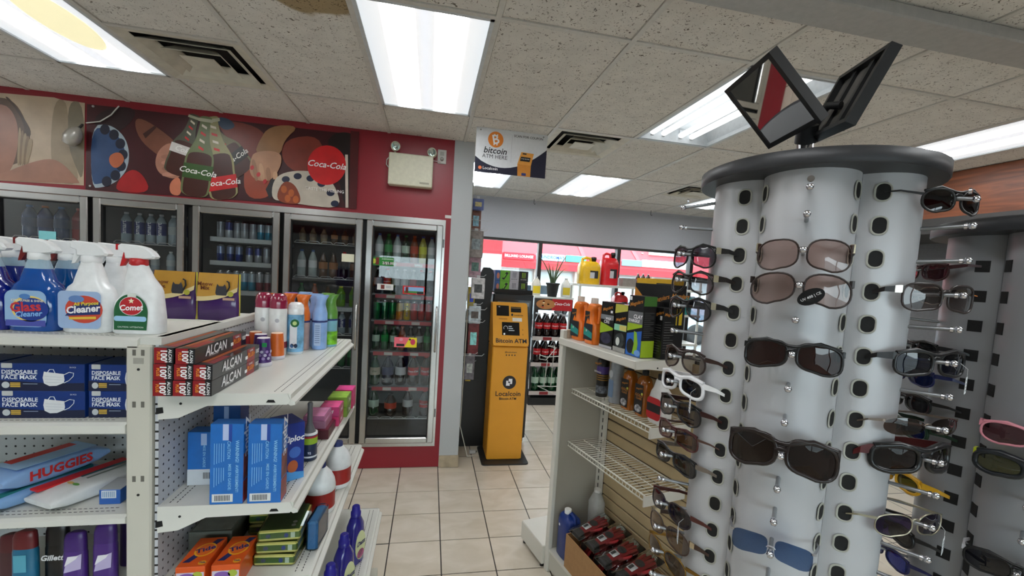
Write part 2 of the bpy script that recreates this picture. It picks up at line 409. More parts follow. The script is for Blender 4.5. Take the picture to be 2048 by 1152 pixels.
for n, (a, b) in enumerate(((XS, 1.56), (1.56, 2.79), (2.79, 4.02), (4.02, XR))):
    w = struct(MB().box(a, b, YB + .06, YB + .065, ZW0, ZW1).build('window_%d' % (n + 1), M_PANE))
    f = MB(); e = .028
    f.box(a, a + e, YB + .0, YB + .11, ZW0, ZW1).box(b - e, b, YB, YB + .11, ZW0, ZW1).box(a + e, b - e, YB, YB + .11, ZW1 - .035, ZW1).box(a + e, b - e, YB, YB + .11, ZW0, ZW0 + .04)
    f.build('window_frame', M_MUL, w)
struct(MB().box(XL - .1, XL, YR, YW, 0, H + .03).build('wall_left', M_WHITEW))
struct(MB().box(XR, XR + .1, YR, YB, 0, H + .03).build('wall_right', mat((.42, .42, .43), .6)))
# rear wall: white with a red band and a shop window
RW = (-1.2, 3.2, .7, 1.95)
wr = MB().box(XL, XR, YR - .12, YR, RW[3], 2.32).box(XL, RW[0], YR - .12, YR, 0, RW[3]).box(RW[1], XR, YR - .12, YR, 0, RW[3]).box(RW[0], RW[1], YR - .12, YR, 0, RW[2])
wr.box(XL, XR, YR - .12, YR, 2.5, H + .03)
wr = struct(wr.build('wall_rear', M_WHITEW)); MB().box(XL, XR, YR - .12, YR + .004, 2.32, 2.5).build('red_band', M_RED, wr)
w = struct(MB().box(RW[0], RW[1], YR - .06, YR - .055, RW[2], RW[3]).build('window_rear_offscreen', M_PANE))
f = MB()
for x in (RW[0], -.1, 1.0, 2.1, RW[1]): f.box(x - .025, x + .025, YR - .11, YR, RW[2], RW[3])
f.build('window_frame', M_MUL, w)
# brown wood fascia over the counter on the right, grey bulkhead under it
def wood_mat(c0, c1):
    m = bpy.data.materials.new('wood_veneer'); m.use_nodes = True
    N = m.node_tree.nodes; L = m.node_tree.links; b = N['Principled BSDF']; b.inputs['Roughness'].default_value = .4
    tc = N.new('ShaderNodeTexCoord'); mp = N.new('ShaderNodeMapping'); mp.inputs['Scale'].default_value = (3, .6, 6); L.new(tc.outputs['Object'], mp.inputs['Vector'])
    nz = N.new('ShaderNodeTexNoise'); nz.inputs['Scale'].default_value = 3; nz.inputs['Detail'].default_value = 6; nz.inputs['Distortion'].default_value = 1.2; L.new(mp.outputs['Vector'], nz.inputs['Vector'])
    r = N.new('ShaderNodeValToRGB'); e = r.color_ramp.elements; e[0].position = .3; e[0].color = (*lin(c0), 1); e[1].position = .7; e[1].color = (*lin(c1), 1)
    L.new(nz.outputs['Fac'], r.inputs['Fac']); L.new(r.outputs['Color'], b.inputs['Base Color'])
    return m
M_WOOD = wood_mat((.36, .19, .11), (.58, .33, .20))
struct(MB().box(4.2, XR, -1., 4.6, 2.41, H).build('trim_2', M_WOOD))
struct(MB().box(4.16, XR, -1., 4.6, 2.28, 2.41).build('trim_3', mat((.22, .215, .21), .6)))
t = thing('back_counter_cabinet', 'brown wood cabinet seen between the two sunglasses towers', 'cabinet', (4.4, 2.1, 0))
MB().box(0, .45, -.9, .9, .08, 2.2).build('cabinet_body', wood_mat((.25, .11, .06), (.42, .22, .13)), t)
MB().box(.02, .45, -.88, .88, 0, .08).build('plinth', M_DK, t)
for k in range(3):
    d = MB().cbox(-.022, 0, -.88 + k * .59, -.31 + k * .59, .12, 2.16, .004).build('cabinet_door', M_WOOD, t)
    MB().box(-.04, -.022, -.35 + k * .59, -.33 + k * .59, 1.0, 1.15).build('handle', mat((.7, .7, .7), .3, 1), d)
# --- outside
struct(MB().box(-60, 60, YB + .2, 60, -.14, -.12).build('parking_lot', mat((.46, .46, .46), .9, var=.1, scale=1)))
struct(MB().box(-60, 60, -60, YR - .2, -.14, -.12).build('street', mat((.46, .46, .46), .9, var=.1, scale=1)))
# ================================================================ the strip mall across the lot
YM = 27.
def Q(x, y): p = at(x, y, Y=YM); return p.x, p.z
t = thing('strip_mall', 'red-roofed strip mall across the parking lot seen through the windows', 'building', (0, YM, 0))
M_RR = mat((.84, .24, .27), .7, var=.06, scale=.6); M_RF = mat((.80, .15, .19), .6); M_STORE = mat((.72, .78, .78), .5, var=.2, scale=.8)
xa, xb = -3., 22.
zs0 = Q(1100, 528)[1]; zs1 = Q(1100, 513)[1]; zr = zs1 + 2.6
MB().box(xa, xb, .3, 8, 0, zs0).build('store_wall', mat((.75, .74, .72), .7), t)
MB().box(xa, xb, -.49, .3, zs0 - .38, zs0).build('red_fascia', M_RF, t)
MB().box(xa, xb, -.5, .3, zs0, zs1).build('sign_band', mat((.84, .24, .27), .6), t)
rf = MB().add([(xa, -.5, zs1), (xb, -.5, zs1), (xb, 3.2, zr), (xa, 3.2, zr), (xa, 3.2, zs1), (xb, 3.2, zs1)], [(0, 1, 2, 3), (3, 2, 5, 4), (4, 5, 1, 0)]).build('mansard_roof', M_RR, t)
for k in range(9):
    x = xa + 1.5 + k * 2.7; MB().box(x - .1, x + .1, -.02, .3, 0, zs0 - .38).build('storefront_post', mat((.8, .78, .74), .6), t)
    g_ = MB().box(x + .2, x + 2.5, .26, .3, .5, zs0 - .5).build('store_window', M_STORE, t)
for x in (4.2, 9.6, 13.4): MB().add([(x - .14, -.5, zs1 + .03), (x + .14, -.5, zs1 + .03), (x + .14, 3.15, zr + .06), (x - .14, 3.15, zr + .06)], [(0, 1, 2, 3)]).build('roof_rib', mat((.84, .24, .27), .5), rf)
def shop_sign(px0, px1, py0, py1, col, words, wcol, label, sh=0.):
    a = Q(px0, (py0 + py1) / 2 - (px1 - px0) * .032); b = Q(px1, (py0 + py1) / 2 + (px1 - px0) * .032)
    zc = (a[1] + b[1]) / 2; h = abs(Q(px0, py0)[1] - Q(px0, py1)[1])
    s = thing('shop_sign', label, 'sign', ((a[0] + b[0]) / 2, YM - .501, zc))
    w = (b[0] - a[0]) / 2
    MB().cbox(-w, w, -.12, 0, -h / 2, h / 2, .02).build('sign_box', flat(col), s)
    for st, sz, dz, dx in words: text(st, sz, flat(wcol), s, (dx, -.125, dz), bold=.012, shear=sh)
    return s
shop_sign(1004, 1064, 506, 520, (.82, .12, .19), [('BILLIARD LOUNGE', .215, 0, 0)], (1, 1, 1), 'red shop sign with bold white letters')
shop_sign(1068, 1124, 509, 522, (.62, .80, .95), [('LAUNDROMAT', .26, 0, 0)], (.15, .3, .75), 'pale blue shop sign with dark blue letters')
shop_sign(1126, 1166, 512, 525, (.30, .78, .62), [], (1, 1, 1), 'green shop sign beside the pale blue laundry sign')
shop_sign(1236, 1275, 520, 533, (.45, .52, .56), [], (1, 1, 1), 'grey shop sign beside the long white sign')
shop_sign(1276, 1366, 523, 537, (.96, .92, .92), [], (.8, .4, .4), 'long white shop sign under the red roof')
s = shop_sign(1302, 1366, 499, 512, (.97, .97, .95), [], (.4, .5, .55), 'white roof sign with rounded grey panel on the strip mall')
s.location.y = YM + .32
for x in (-1.6, 1.6): MB().box(x - .04, x + .04, 0, .5, -.18, -.1).build('support_arm', flat((.6, .6, .6)), s)
MB().prism(rrect(.3, 1.5, -.13, .13, .1), -.14, -.121).build('grey_panel', flat((.55, .65, .68)), s)
# projecting gable with corrugated metal
p0 = at(958, 505, Y=22.); p1 = at(1006, 478, Y=22.)
t = thing('corrugated_gable', 'red corrugated metal gable beside the strip mall', 'building', (p0.x, 22., 0))
w = p1.x - p0.x; g_ = MB()
for k in range(24): g_.box(w * k / 24, w * (k + .6) / 24, -.05, 0, p0.z, p1.z + 1.); 
g_.box(0, w, 0, 3.6, p0.z, p1.z + 1.); g_.build('corrugated_cladding', mat((.83, .18, .21), .6), t)
MB().box(0, w, .1, 3.6, 0, p0.z).build('gable_wall', mat((.80, .80, .80), .7), t)
for k in range(3): MB().box(w * (.1 + .33 * k), w * (.3 + .33 * k), .06, .1, .6, p0.z - .4).build('gable_window', M_STORE, t)
# parked cars
def car(x, y, col, label, rz=0.):
    t = thing('parked_car', label, 'car', (x, y, -.12), rz)
    sec = [(-2.2, .35, .62), (-2.15, .3, .78), (-1.2, .25, .92), (-.7, .25, 1.42), (.6, .25, 1.48), (1.3, .25, .98), (2.1, .28, .8), (2.2, .35, .6)]
    prof = [(a, b) for a, b, _ in sec]; top = [(a, c) for a, _, c in reversed(sec)]
    MB().prism(prof + top, -.85, .85).build('car_body', mat(col, .25, coat=.6), t)
    MB().prism([(-1.1, .98), (1.12, 1.0), (.52, 1.40), (-.62, 1.36)], -.86, .86).build('side_window', mat((.12, .15, .17), .1), t)
    for a in (-1.35, 1.35):
        for b in (-.8, .8):
            M = Matrix.Translation((a, b, .32)) @ Matrix.Rotation(pi / 2, 4, 'X')
            MB().lathe([(.2, -.1), (.32, -.1), (.32, .1), (.2, .1)], 18, M=M).build('wheel', mat((.06, .06, .06), .7), t)
car(1.6, 13.5, (.80, .84, .86), 'silver parked car behind the aloe plant', radians(12))
car(6.9, 13., (.62, .74, .80), 'pale blue parked car behind the fuel cans', radians(-8))
car(4.6, 20., (.9, .9, .9), 'white parked car close to the strip mall', radians(4))
car(9.5, 16., (.78, .80, .84), 'light grey parked car beyond the third window', radians(5))
car(.2, 18.5, (.75, .8, .8), 'light silver parked car beside the red corrugated gable', radians(10))
# ================================================================ beverage cooler
M_STEEL = mat((.76, .76, .75), .24, 1., var=.06, scale=6); M_STEELD = mat((.42, .42, .42), .35, 1.)
M_GASK = mat((.04, .04, .045), .6); M_CGL = glassy((.97, .98, .98), 1.0, name='cooler_glass')
EDG = [-3.07, -2.449, -1.83, -1.17, -.554, .086]
cooler = thing('walk_in_cooler', 'long stainless-framed glass-door beverage cooler set in the red wall', 'cooler', (0, YW, 0))
CD = .85
ci = MB().box(XL + .2, CX1, .03, .04, CZ0, CZ0 + .001)
ci = MB().box(XL + .2, CX1 + .06, CD, CD + .05, 0, 2.3).box(CX1 + .01, CX1 + .06, .1, CD, 0, 2.3).box(XL + .2, XL + .25, .1, CD, 0, 2.3).box(XL + .2, CX1 + .06, .1, CD, 2.2, 2.3).box(XL + .2, CX1 + .06, .1, CD, 0, .2)
ci.build('cooler_liner', mat((.30, .31, .32), .6), cooler)
fr = MB(); yo = -.012
fr.box(XL, CX1, yo, .05, CZ1 - .045, CZ1).box(XL, CX1, yo, .05, CZ0, CZ0 + .03).box(CX1 - .022, CX1, yo, .05, CZ0 + .03, CZ1 - .045)
fr.build('cooler_frame', M_STEEL, cooler)
MB().box(XL, CX1 - .022, .02, .05, CZ1 - .06, CZ1 - .045).build('frame_gasket', M_GASK, cooler)
for i in range(6):
    x = [-3.09, -2.434, -1.804, -1.156, -.538, .09][i]; MB().box(x - .03, x + .03, .03, .07, CZ0, CZ1 - .05).build('cooler_mullion', M_GASK, cooler)
DZ0, DZ1 = .222, 2.082
for i in range(5):
    x0 = EDG[i] + (.031, .031, .053, .029, .031)[i]; x1 = EDG[i + 1]; fw = .05
    fb = MB()
    for (a, b, c, e) in ((x0, x0 + fw, DZ0, DZ1), (x1 - fw, x1, DZ0, DZ1), (x0 + fw, x1 - fw, DZ1 - fw, DZ1), (x0 + fw, x1 - fw, DZ0, DZ0 + fw)):
        fb.cbox(a, b, -.03, .022, c, e, .006)
    d = fb.build('door', M_STEEL, cooler)
    MB().box(x0 + fw, x1 - fw, -.002, .002, DZ0 + fw, DZ1 - fw).build('glass_pane', M_CGL, d)
    gb = MB(); q = .008
    gb.box(x0 + fw, x0 + fw + q, -.014, .014, DZ0 + fw, DZ1 - fw).box(x1 - fw - q, x1 - fw, -.014, .014, DZ0 + fw, DZ1 - fw).box(x0 + fw, x1 - fw, -.014, .014, DZ1 - fw - q, DZ1 - fw).box(x0 + fw, x1 - fw, -.014, .014, DZ0 + fw, DZ0 + fw + q)
    gb.build('glass_gasket', M_GASK, d)
    hx = x1 - .02 if i == 4 else x1 - .02
    MB().tube([(hx, -.03, 1.02), (hx, -.062, 1.04), (hx, -.062, 1.38), (hx, -.03, 1.40)], .008, 8).build('door_handle', M_STEEL, d)
for z in (.45, 1.9): MB().box(.088, .1, -.02, .02, z, z + .07).build('hinge', M_STEELD, cooler)
# ---- drinks
def bottle_proto(kind, liquid, labelc, capc, r, h, lab=(.35, .62), neck=.35, word=None, wc=(1, 1, 1), rough=.12):
    t = thing(kind, 'x', 'bottle')
    z1 = h * (1 - neck)
    MB().lathe([(r * .85, 0), (r, h * .03), (r, lab[0] * h - .004), (r * .97, lab[0] * h), (r * .97, lab[1] * h), (r, lab[1] * h + .004), (r, z1), (r * .75, z1 + h * neck * .35), (r * .36, h * .93), (r * .34, h * .95)], 14).build('bottle_body', mat(liquid, rough, coat=.4), t)
    MB().lathe([(r * .42, h * .94), (r * .42, h), (r * .38, h + .002)], 12).build('cap', flat(capc, .4), t)
    MB().lathe([(r * 1.005, lab[0] * h), (r * 1.005, lab[1] * h)], 14, cap=(0, 0)).build('label_wrap', flat(labelc), t)
    if word: wrap_text(word, r * .48, flat(wc), t, r * 1.03, h * (lab[0] + lab[1]) / 2, shear=.25, bold=.01)
    return Proto(t)
def can_proto(kind, body, band, r, h, rim=(.75, .75, .76)):
    t = thing(kind, 'x', 'can')
    MB().lathe([(r * .8, 0), (r, h * .05), (r, h * .45)], 14, cap=(1, 0)).build('can_body', mat(body, .3, .5), t)
    MB().lathe([(r, h * .45), (r, h * .9)], 14, cap=(0, 0)).build('can_band', mat(band, .3, .5), t)
    MB().lathe([(r, h * .9), (r * .82, h * .97), (r * .82, h)], 14).build('can_lid', mat(rim, .25, 1.), t)
    return Proto(t)
COK = (.10, .035, .025)
DR = {
 'green': bottle_proto('soda_bottle', (.04, .22, .10), (.80, .88, .80), (.1, .45, .2), .034, .235),
 'green2': bottle_proto('soda_bottle', (.05, .35, .16), (.10, .55, .25), (.15, .55, .25), .034, .235),
 'orange': bottle_proto('soda_bottle', (.55, .22, .05), (.75, .25, .12), (.8, .35, .1), .034, .235),
 'yellow': bottle_proto('soda_bottle', (.75, .72, .30), (.85, .85, .25), (.2, .3, .6), .034, .235),
 'clear': bottle_proto('soda_bottle', (.72, .76, .76), (.90, .90, .90), (.2, .35, .6), .034, .235),
 'cola': bottle_proto('soda_bottle', COK, (.78, .08, .10), (.8, .08, .1), .034, .235, word='Coca-Cola'),
 'diet': bottle_proto('soda_bottle', COK, (.74, .74, .74), (.85, .85, .85), .034, .235),
 'zero': bottle_proto('soda_bottle', COK, (.12, .11, .11), (.8, .1, .1), .034, .235),
 'colaw': bottle_proto('soda_bottle', COK, (.62, .12, .12), (.9, .9, .9), .034, .235),
 'cola2l': bottle_proto('large_soda_bottle', COK, (.78, .08, .10), (.8, .08, .1), .052, .30, word='Coca-Cola'),
 'diet2l': bottle_proto('large_soda_bottle', COK, (.74, .74, .74), (.9, .9, .9), .052, .30),
 'orange2l': bottle_proto('large_soda_bottle', COK, (.75, .22, .12), (.1, .1, .1), .060, .25),
 'green2l': bottle_proto('large_soda_bottle', (.03, .22, .10), (.78, .86, .78), (.1, .4, .2), .052, .30),
 'ginger2l': bottle_proto('large_soda_bottle', (.04, .28, .14), (.80, .75, .65), (.1, .4, .2), .05, .29, word='Dry', wc=(.1, .4, .2)),
 'navy2l': bottle_proto('large_soda_bottle', (.03, .03, .12), (.08, .10, .32), (.1, .1, .3), .055, .30),
 'lime': bottle_proto('juice_bottle', (.40, .62, .10), (.30, .55, .12), (.85, .85, .1), .042, .22),
 'milk': bottle_proto('coffee_bottle', (.56, .48, .38), (.46, .36, .27), (.35, .25, .18), .036, .22, neck=.45),
 'milk2': bottle_proto('coffee_bottle', (.34, .24, .17), (.62, .40, .22), (.2, .15, .12), .036, .22, neck=.45),
 'smart': bottle_proto('water_bottle', (.60, .66, .70), (.10, .15, .42), (.85, .85, .87), .036, .27, lab=(.30, .70), neck=.25),
 'water': bottle_proto('water_bottle', (.62, .67, .70), (.70, .72, .72), (.9, .9, .9), .034, .24, neck=.25),
 'jug_o': bottle_proto('sport_drink_bottle', (.14, .20, .42), (.12, .16, .36), (.85, .45, .1), .046, .26, neck=.3),
 'jug_b': bottle_proto('sport_drink_bottle', (.12, .25, .42), (.15, .24, .38), (.2, .4, .65), .046, .26, neck=.3),
 'jug_r': bottle_proto('sport_drink_bottle', (.62, .22, .22), (.48, .18, .2), (.85, .35, .32), .046, .26, neck=.3),
 'jug_g': bottle_proto('sport_drink_bottle', (.22, .48, .16), (.2, .4, .16), (.4, .75, .25), .046, .26, neck=.3),
 'can_s': can_proto('energy_can', (.70, .71, .73), (.62, .63, .66), .029, .155), 'can_b': can_proto('energy_can', (.08, .18, .5), (.55, .60, .72), .029, .155),
 'can_w': can_proto('energy_can', (.75, .77, .80), (.30, .32, .55), .029, .155), 'can_t': can_proto('energy_can', (.2, .55, .68), (.70, .76, .80), .029, .155), 'can_p': can_proto('energy_can', (.55, .2, .26), (.68, .68, .70), .029, .155),
 'can_g': can_proto('soda_can', (.05, .40, .16), (.10, .50, .22), .030, .165), 'can_o': can_proto('soda_can', (.86, .52, .14), (.80, .70, .5), .030, .165), 'can_y': can_proto('soda_can', (.90, .78, .12), (.9, .8, .15), .030, .165), 'can_r': can_proto('soda_can', (.75, .08, .1), (.72, .12, .14), .030, .165),
}
text('smart', .05, flat((.95, .95, .97)), DR['smart'].o, (.004, -.0375, .135), rot=(pi / 2, -pi / 2, 0), bold=.01)
text('FANTA', .03, flat((.1, .2, .6)), DR['can_y'].o, (.004, -.0312, .08), rot=(pi / 2, -pi / 2, 0), bold=.012)
NMS = {'green': 'dark green soda bottle with pale label', 'green2': 'bright green soda bottle', 'orange': 'orange soda bottle', 'yellow': 'yellow soft drink bottle', 'clear': 'clear soda bottle with white label', 'cola': 'red-labelled cola bottle with red cap', 'diet': 'silver-labelled cola bottle with white cap', 'zero': 'black-labelled cola bottle with red cap', 'colaw': 'dark red labelled cola bottle with white cap',
       'cola2l': 'large red-labelled cola bottle', 'diet2l': 'large silver-labelled cola bottle', 'orange2l': 'wide dark bottle with orange-red label', 'green2l': 'large dark green soda bottle with pale label', 'ginger2l': 'large green ginger ale bottle', 'navy2l': 'large navy blue bottle', 'lime': 'lime green juice bottle with yellow cap', 'milk': 'beige coffee drink bottle', 'milk2': 'brown coffee drink bottle with orange label', 'smart': 'clear water bottle with navy label', 'water': 'clear water bottle with pale label',
       'jug_o': 'sport drink bottle with orange cap', 'jug_b': 'sport drink bottle with blue cap', 'jug_r': 'red sport drink bottle', 'jug_g': 'green sport drink bottle', 'can_s': 'tall silver can', 'can_b': 'tall blue and silver can', 'can_w': 'tall white and navy can', 'can_t': 'tall turquoise can', 'can_p': 'tall silver can with pink base', 'can_g': 'tall green can', 'can_o': 'tall orange and cream can', 'can_y': 'tall yellow can with blue letters', 'can_r': 'tall red can'}
DN = {4: 'cooler door beside the pillar', 3: 'second cooler door from the pillar', 2: 'third cooler door from the pillar', 1: 'fourth cooler door from the pillar', 0: 'fifth cooler door from the pillar'}
DX = {4: (-.47, .03), 3: (-1.09, -.61), 2: (-1.70, -1.23), 1: (-2.36, -1.9), 0: (-3.0, -2.51)}
M_RAIL = mat((.75, .20, .23), .4); M_WIRE = mat((.82, .82, .82), .3, .6); M_CSH = mat((.62, .63, .64), .5)
YF = YW + .14
LASTZ = {}
HTS = {'2l': .305, 'can': .17, 'smart': .28, 'jug': .27}
def cooler_row(door, py, style, items, nm, dx=0., x=None):
    x0, x1 = DX[door]; xm = (x0 + x1) / 2
    pz = at((650, 790)[door == 4] if door > 2 else (470, 275, 80)[2 - door], py, Y=YF - .03)
    z = pz.z
    a, b = x0 - .01, x1 + .01; ly = -YW
    if style == 'rail':
        s = MB().box(a, b, YF - .03 + ly, YF + .4 + ly, z - .012, z).build('cooler_shelf', M_CSH, cooler)
        MB().box(a + .03, b, YF - .04 + ly, YF - .034 + ly, z - .034, z - .002).build('price_rail', M_RAIL, s)
        for k in (.3, .72): MB().box(a + (b - a) * k - .035, a + (b - a) * k + .035, YF - .0425 + ly, YF - .04 + ly, z - .031, z - .006).build('price_strip', flat((.82, .76, .74)), s)
    elif style == 'white':
        MB().box(a, b, YF - .04 + ly, YF + .4 + ly, z - .035, z).build('cooler_shelf', mat((.78, .79, .79), .4), cooler)
    else:
        s = MB().box(a, b, YF + ly, YF + .4 + ly, z - .008, z - .001).build('cooler_shelf', mat((.30, .31, .32), .5), cooler)
        w = MB()
        n = 5
        for k in range(n):
            u0 = a + (b - a) * k / n; u1 = a + (b - a) * (k + 1) / n
            w.tube([(u0, YF - .03 + ly, z - .004), (u0 + .02, YF - .035 + ly, z + .012), (u1 - .02, YF - .035 + ly, z + .012), (u1, YF - .03 + ly, z - .004)], .0028, 5)
        w.tube([(a, YF - .03 + ly, z - .006), (b, YF - .03 + ly, z - .006)], .004, 6); w.build('wire_front', M_WIRE, s)
    gap = LASTZ.get(door, 2.06) - z - .045; LASTZ[door] = z
    n = len(items)
    for k, it in enumerate(items):
        if it is None: continue
        xx = x0 + .03 + (x1 - x0 - .06) * (k / (n - 1))
        pr = DR[it]; r = .06
        o_ = pr.put((xx + (random.uniform(-.002, .002) if n < 8 else 0), YF + .05 + random.uniform(-.008, .012), z + .0005), random.uniform(-.3, .3) if 'can' in it or it in ('lime', 'milk', 'milk2') else 0,
               NMS[it] + ', ' + nm + ' shelf, ' + DN[door], 'drinks on the ' + nm + ' shelf, ' + DN[door])
        hh = next((v for q_, v in HTS.items() if q_ in it), .25); f_ = min(1., gap / hh); o_.scale = (f_ ** .5, f_ ** .5, f_)
    return z
cooler_row(4, 524, 'rail', ['clear', 'green2', 'clear', 'green', 'orange', 'yellow', 'clear'], 'top')
cooler_row(4, 589, 'rail', ['diet', 'cola', 'diet', 'diet', 'colaw', 'zero', 'zero'], 'second')
cooler_row(4, 641, 'rail', ['can_g', 'can_g', 'can_g', 'can_o', 'can_y', 'can_r', 'can_r', 'can_r'], 'third')
cooler_row(4, 703, 'rail', ['green', 'green2', 'green', 'orange', 'diet', 'diet', 'green2'], 'fourth')
cooler_row(4, 773, 'rail', ['ginger2l', 'navy2l', 'diet2l', 'cola2l', 'cola2l'], 'fifth')
cooler_row(4, 836, 'wire', ['green2l', 'orange2l', 'diet2l', 'cola2l'], 'bottom')
cooler_row(3, 487, 'wire', ['milk', 'milk', 'milk', 'milk2', 'milk2', 'milk'], 'top')
cooler_row(3, 556, 'wire', ['clear', 'clear', 'milk2', 'milk2', 'zero', 'milk2'], 'second')
cooler_row(3, 613, 'white', ['green2', 'orange', 'milk2', 'lime', 'lime'], 'third')
cooler_row(3, 668, 'wire', ['water', 'water', 'water', 'water', 'smart', 'smart'], 'fourth')
cooler_row(3, 735, 'wire', ['green', 'green', 'green', 'green', 'green2', 'green2'], 'fifth')
cooler_row(2, 476, 'white', ['can_s', 'can_w', 'can_s', 'can_s', 'can_s', 'can_t', 'can_t', 'can_t'], 'top')
cooler_row(2, 523, 'white', ['can_b', 'can_b', 'can_b', 'can_w', 'can_w', 'can_s', 'can_s'], 'second')
cooler_row(2, 581, 'white', ['can_s', 'can_s', 'can_t', 'can_t', 'can_t', 'can_p', 'can_p', 'can_p'], 'third')
cooler_row(1, 486, 'wire', ['smart', 'smart', 'smart', 'smart', 'water', 'smart'], 'top')
cooler_row(1, 545, 'wire', ['water', 'water', 'water', 'water', 'water'], 'second')
cooler_row(0, 477, 'wire', ['jug_b', 'jug_o', 'jug_b', 'jug_r', 'jug_g'], 'top')
cooler_row(0, 540, 'wire', ['jug_b', 'jug_b', 'jug_o', 'jug_r'], 'second')
for k, p in DR.items():
    if not p.used:
        for ch in list(p.o.children): bpy.data.objects.remove(ch)
        bpy.data.objects.remove(p.o)
# stickers on the doors
def sticker(px0, px1, py0, py1, col, label, words=(), extra=None, Y=YW - .0045):
    a = at(px0, py1, Y=Y); b = at(px1, py0, Y=Y); c = at(px0, py0, Y=Y)
    t = thing('promo_card', label, 'card', ((a.x + b.x) / 2, Y, (a.z + c.z) / 2)); w, h = (b.x - a.x) / 2, (c.z - a.z) / 2
    MB().box(-w, w, -.001, .0, -h, h).build('card_face', flat(col), t)
    for st, sz, dx, dz, cc in words: text(st, sz, flat(cc), t, (dx * w, -.0016, dz * h), bold=.01)
    if extra: extra(t, w, h)
    return t
def ex1(t, w, h):
    decal(rect(-w * .6, -w * .3, -h * .8, h * .9), flat((.45, .12, .08)), t, -.001); decal(ell(-w * .75, 0, w * .2, h * .6), flat((.75, .8, .25)), t, -.001, 'printed_lime'); decal(rect(w * .1, w * .9, -h * .7, 0), flat((.05, .05, .05)), t, -.001, 'price_box')
sticker(742, 788, 513, 530, (.12, .50, .16), 'green promo card with price 2/$5.00 on the cooler glass', [('2/$5.00', .03, .5, -.35, (.95, .95, .9)), ('A REFRESHING', .014, .45, .6, (.9, .95, .9))], ex1)
def ex2(t, w, h): decal(rect(-w * .55, -w * .1, -h * .7, h * .7), flat((.45, .15, .12)), t, -.001); decal(rect(w * .1, w * .7, -h * .4, h * .5), flat((.75, .75, .75)), t, -.001)
sticker(754, 787, 567, 579, (.88, .88, .86), 'white promo card with small cola picture on the cooler glass', (), ex2)
def ex3(t, w, h):
    decal(rect(-w * .85, w * .9, -h * .7, h * .75), flat((.55, .72, .88)), t, -.001); decal(rect(-w * .85, w * .9, -h * .7, -h * .2), flat((.25, .5, .2)), t, -.0014, 'printed_lawn'); decal(rect(-w * .75, -w * .5, -h * .6, h * .7), flat((.4, .08, .06)), t, -.0018, 'printed_bottle'); decal(rect(w * .3, w * .9, -h * .85, -h * .3), flat((.05, .05, .05)), t, -.0018, 'price_box')
sticker(805, 850, 571, 588, (.80, .12, .14), 'red-bordered landscape promo card on the cooler glass', [('2/$5.00', .022, .6, -.57, (.95, .95, .9))], ex3)
def ex4(t, w, h):
    decal([(-w * .1, -h), (w, -h), (w, h), (w * .35, h)], flat((.93, .85, .10)), t, -.001); decal(ell(w * .65, .1 * h, w * .22, h * .6), flat((.80, .2, .35)), t, -.0014, 'printed_fruit'); decal(ell(w * .38, h * .6, w * .1, h * .2), flat((.1, .1, .1)), t, -.0014); decal(rect(-w * .8, -w * .1, -h * .8, -h * .3), flat((.05, .05, .05)), t, -.0014, 'price_box'); decal(ell(-w * .4, h * .55, w * .16, h * .3), flat((.9, .6, .65)), t, -.0014)
sticker(788, 834, 674, 694, (.92, .42, .48), 'pink and yellow promo card on the cooler glass', [('2/$4.50', .02, -.45, -.55, (.9, .9, .9))], ex4)
sticker(683, 710, 507, 523, (.90, .89, .78), 'cream paper notice on the second cooler glass', ())
sticker(78, 112, 461, 481, (.52, .82, .84), 'aqua paper notice on the fifth cooler glass', ())
sticker(890, 904, 430, 436, (.85, .84, .82), 'tiny white label stuck on the red wall at the cooler corner', (), Y=YW - .001)
# ================================================================ banner and poster above the cooler
SMO = {'printed_' + k for k in 'arm hand cloth plate hair face shoulder burger shadow bottle cola dark_bottle drink snack finger backdrop hair_strand nail dot'.split()}
def ppoly(pts, Y, m, parent, name='printed_shape', off=0.):
    P = [at(x, y, Y=Y) for x, y in pts]
    P = [(p.x, p.z) for p in P]
    if name in SMO: P = chaikin(P)
    A = sum(P[i][0] * P[(i + 1) % len(P)][1] - P[(i + 1) % len(P)][0] * P[i][1] for i in range(len(P)))
    if A < 0: P.reverse()
    return MB().prism(P, Y - off - .0004, Y - off).build(name, m, parent)
def pel(cx, cy, rx, ry, n=22, a=0.): return [(cx + rx * cos(t) * cos(a) - ry * sin(t) * sin(a), cy + rx * cos(t) * sin(a) + ry * sin(t) * cos(a)) for t in [2 * pi * i / n for i in range(n)]]
z1 = lambda *p: [(x / 2.743, y / 2.743) for x, y in p]
YP = YW - .004
ban = thing('cola_banner', 'wide cola advertising banner with clinking bottles and red disc logo', 'banner')
pm = lambda c: mat(c, .35, var=.12, scale=9)
ppoly([(174, 208), (718, 270), (713, 417), (171, 379)], YP, pm((.24, .05, .08)), ban, 'banner_sheet')
K = 0
def bp(pts, col, name='printed_shape'):
    global K
    K += 1
    return ppoly(pts, YP, pm(col), ban, name, .0006 + K * .00012)
bp(z1((500, 640), (640, 580), (760, 600), (700, 700), (560, 760)), (.16, .07, .09), 'printed_shadow')
bp(z1((500, 690), (600, 680), (680, 740), (712, 830), (700, 930), (640, 1000), (560, 1030), (500, 1030)), (.62, .68, .72), 'printed_plate')
bp(z1((500, 705), (590, 700), (660, 755), (690, 830), (680, 920), (625, 980), (550, 1010), (500, 1010)), (.16, .28, .45), 'printed_plate')
for a in range(7): bp(z1(*[(540 + 135 * cos(-1.3 + a * .42) + 28 * cos(t), 855 + 150 * sin(-1.3 + a * .42) + 30 * sin(t)) for t in [i * pi / 5 for i in range(10)]]), (.07, .09, .18), 'printed_dot')
bp(z1((600, 850), (660, 830), (690, 880), (640, 930), (600, 900)), (.75, .40, .25), 'printed_snack')
bp(z1((640, 1000), (720, 920), (790, 960), (830, 1060), (640, 1055)), (.62, .08, .10), 'printed_cloth')
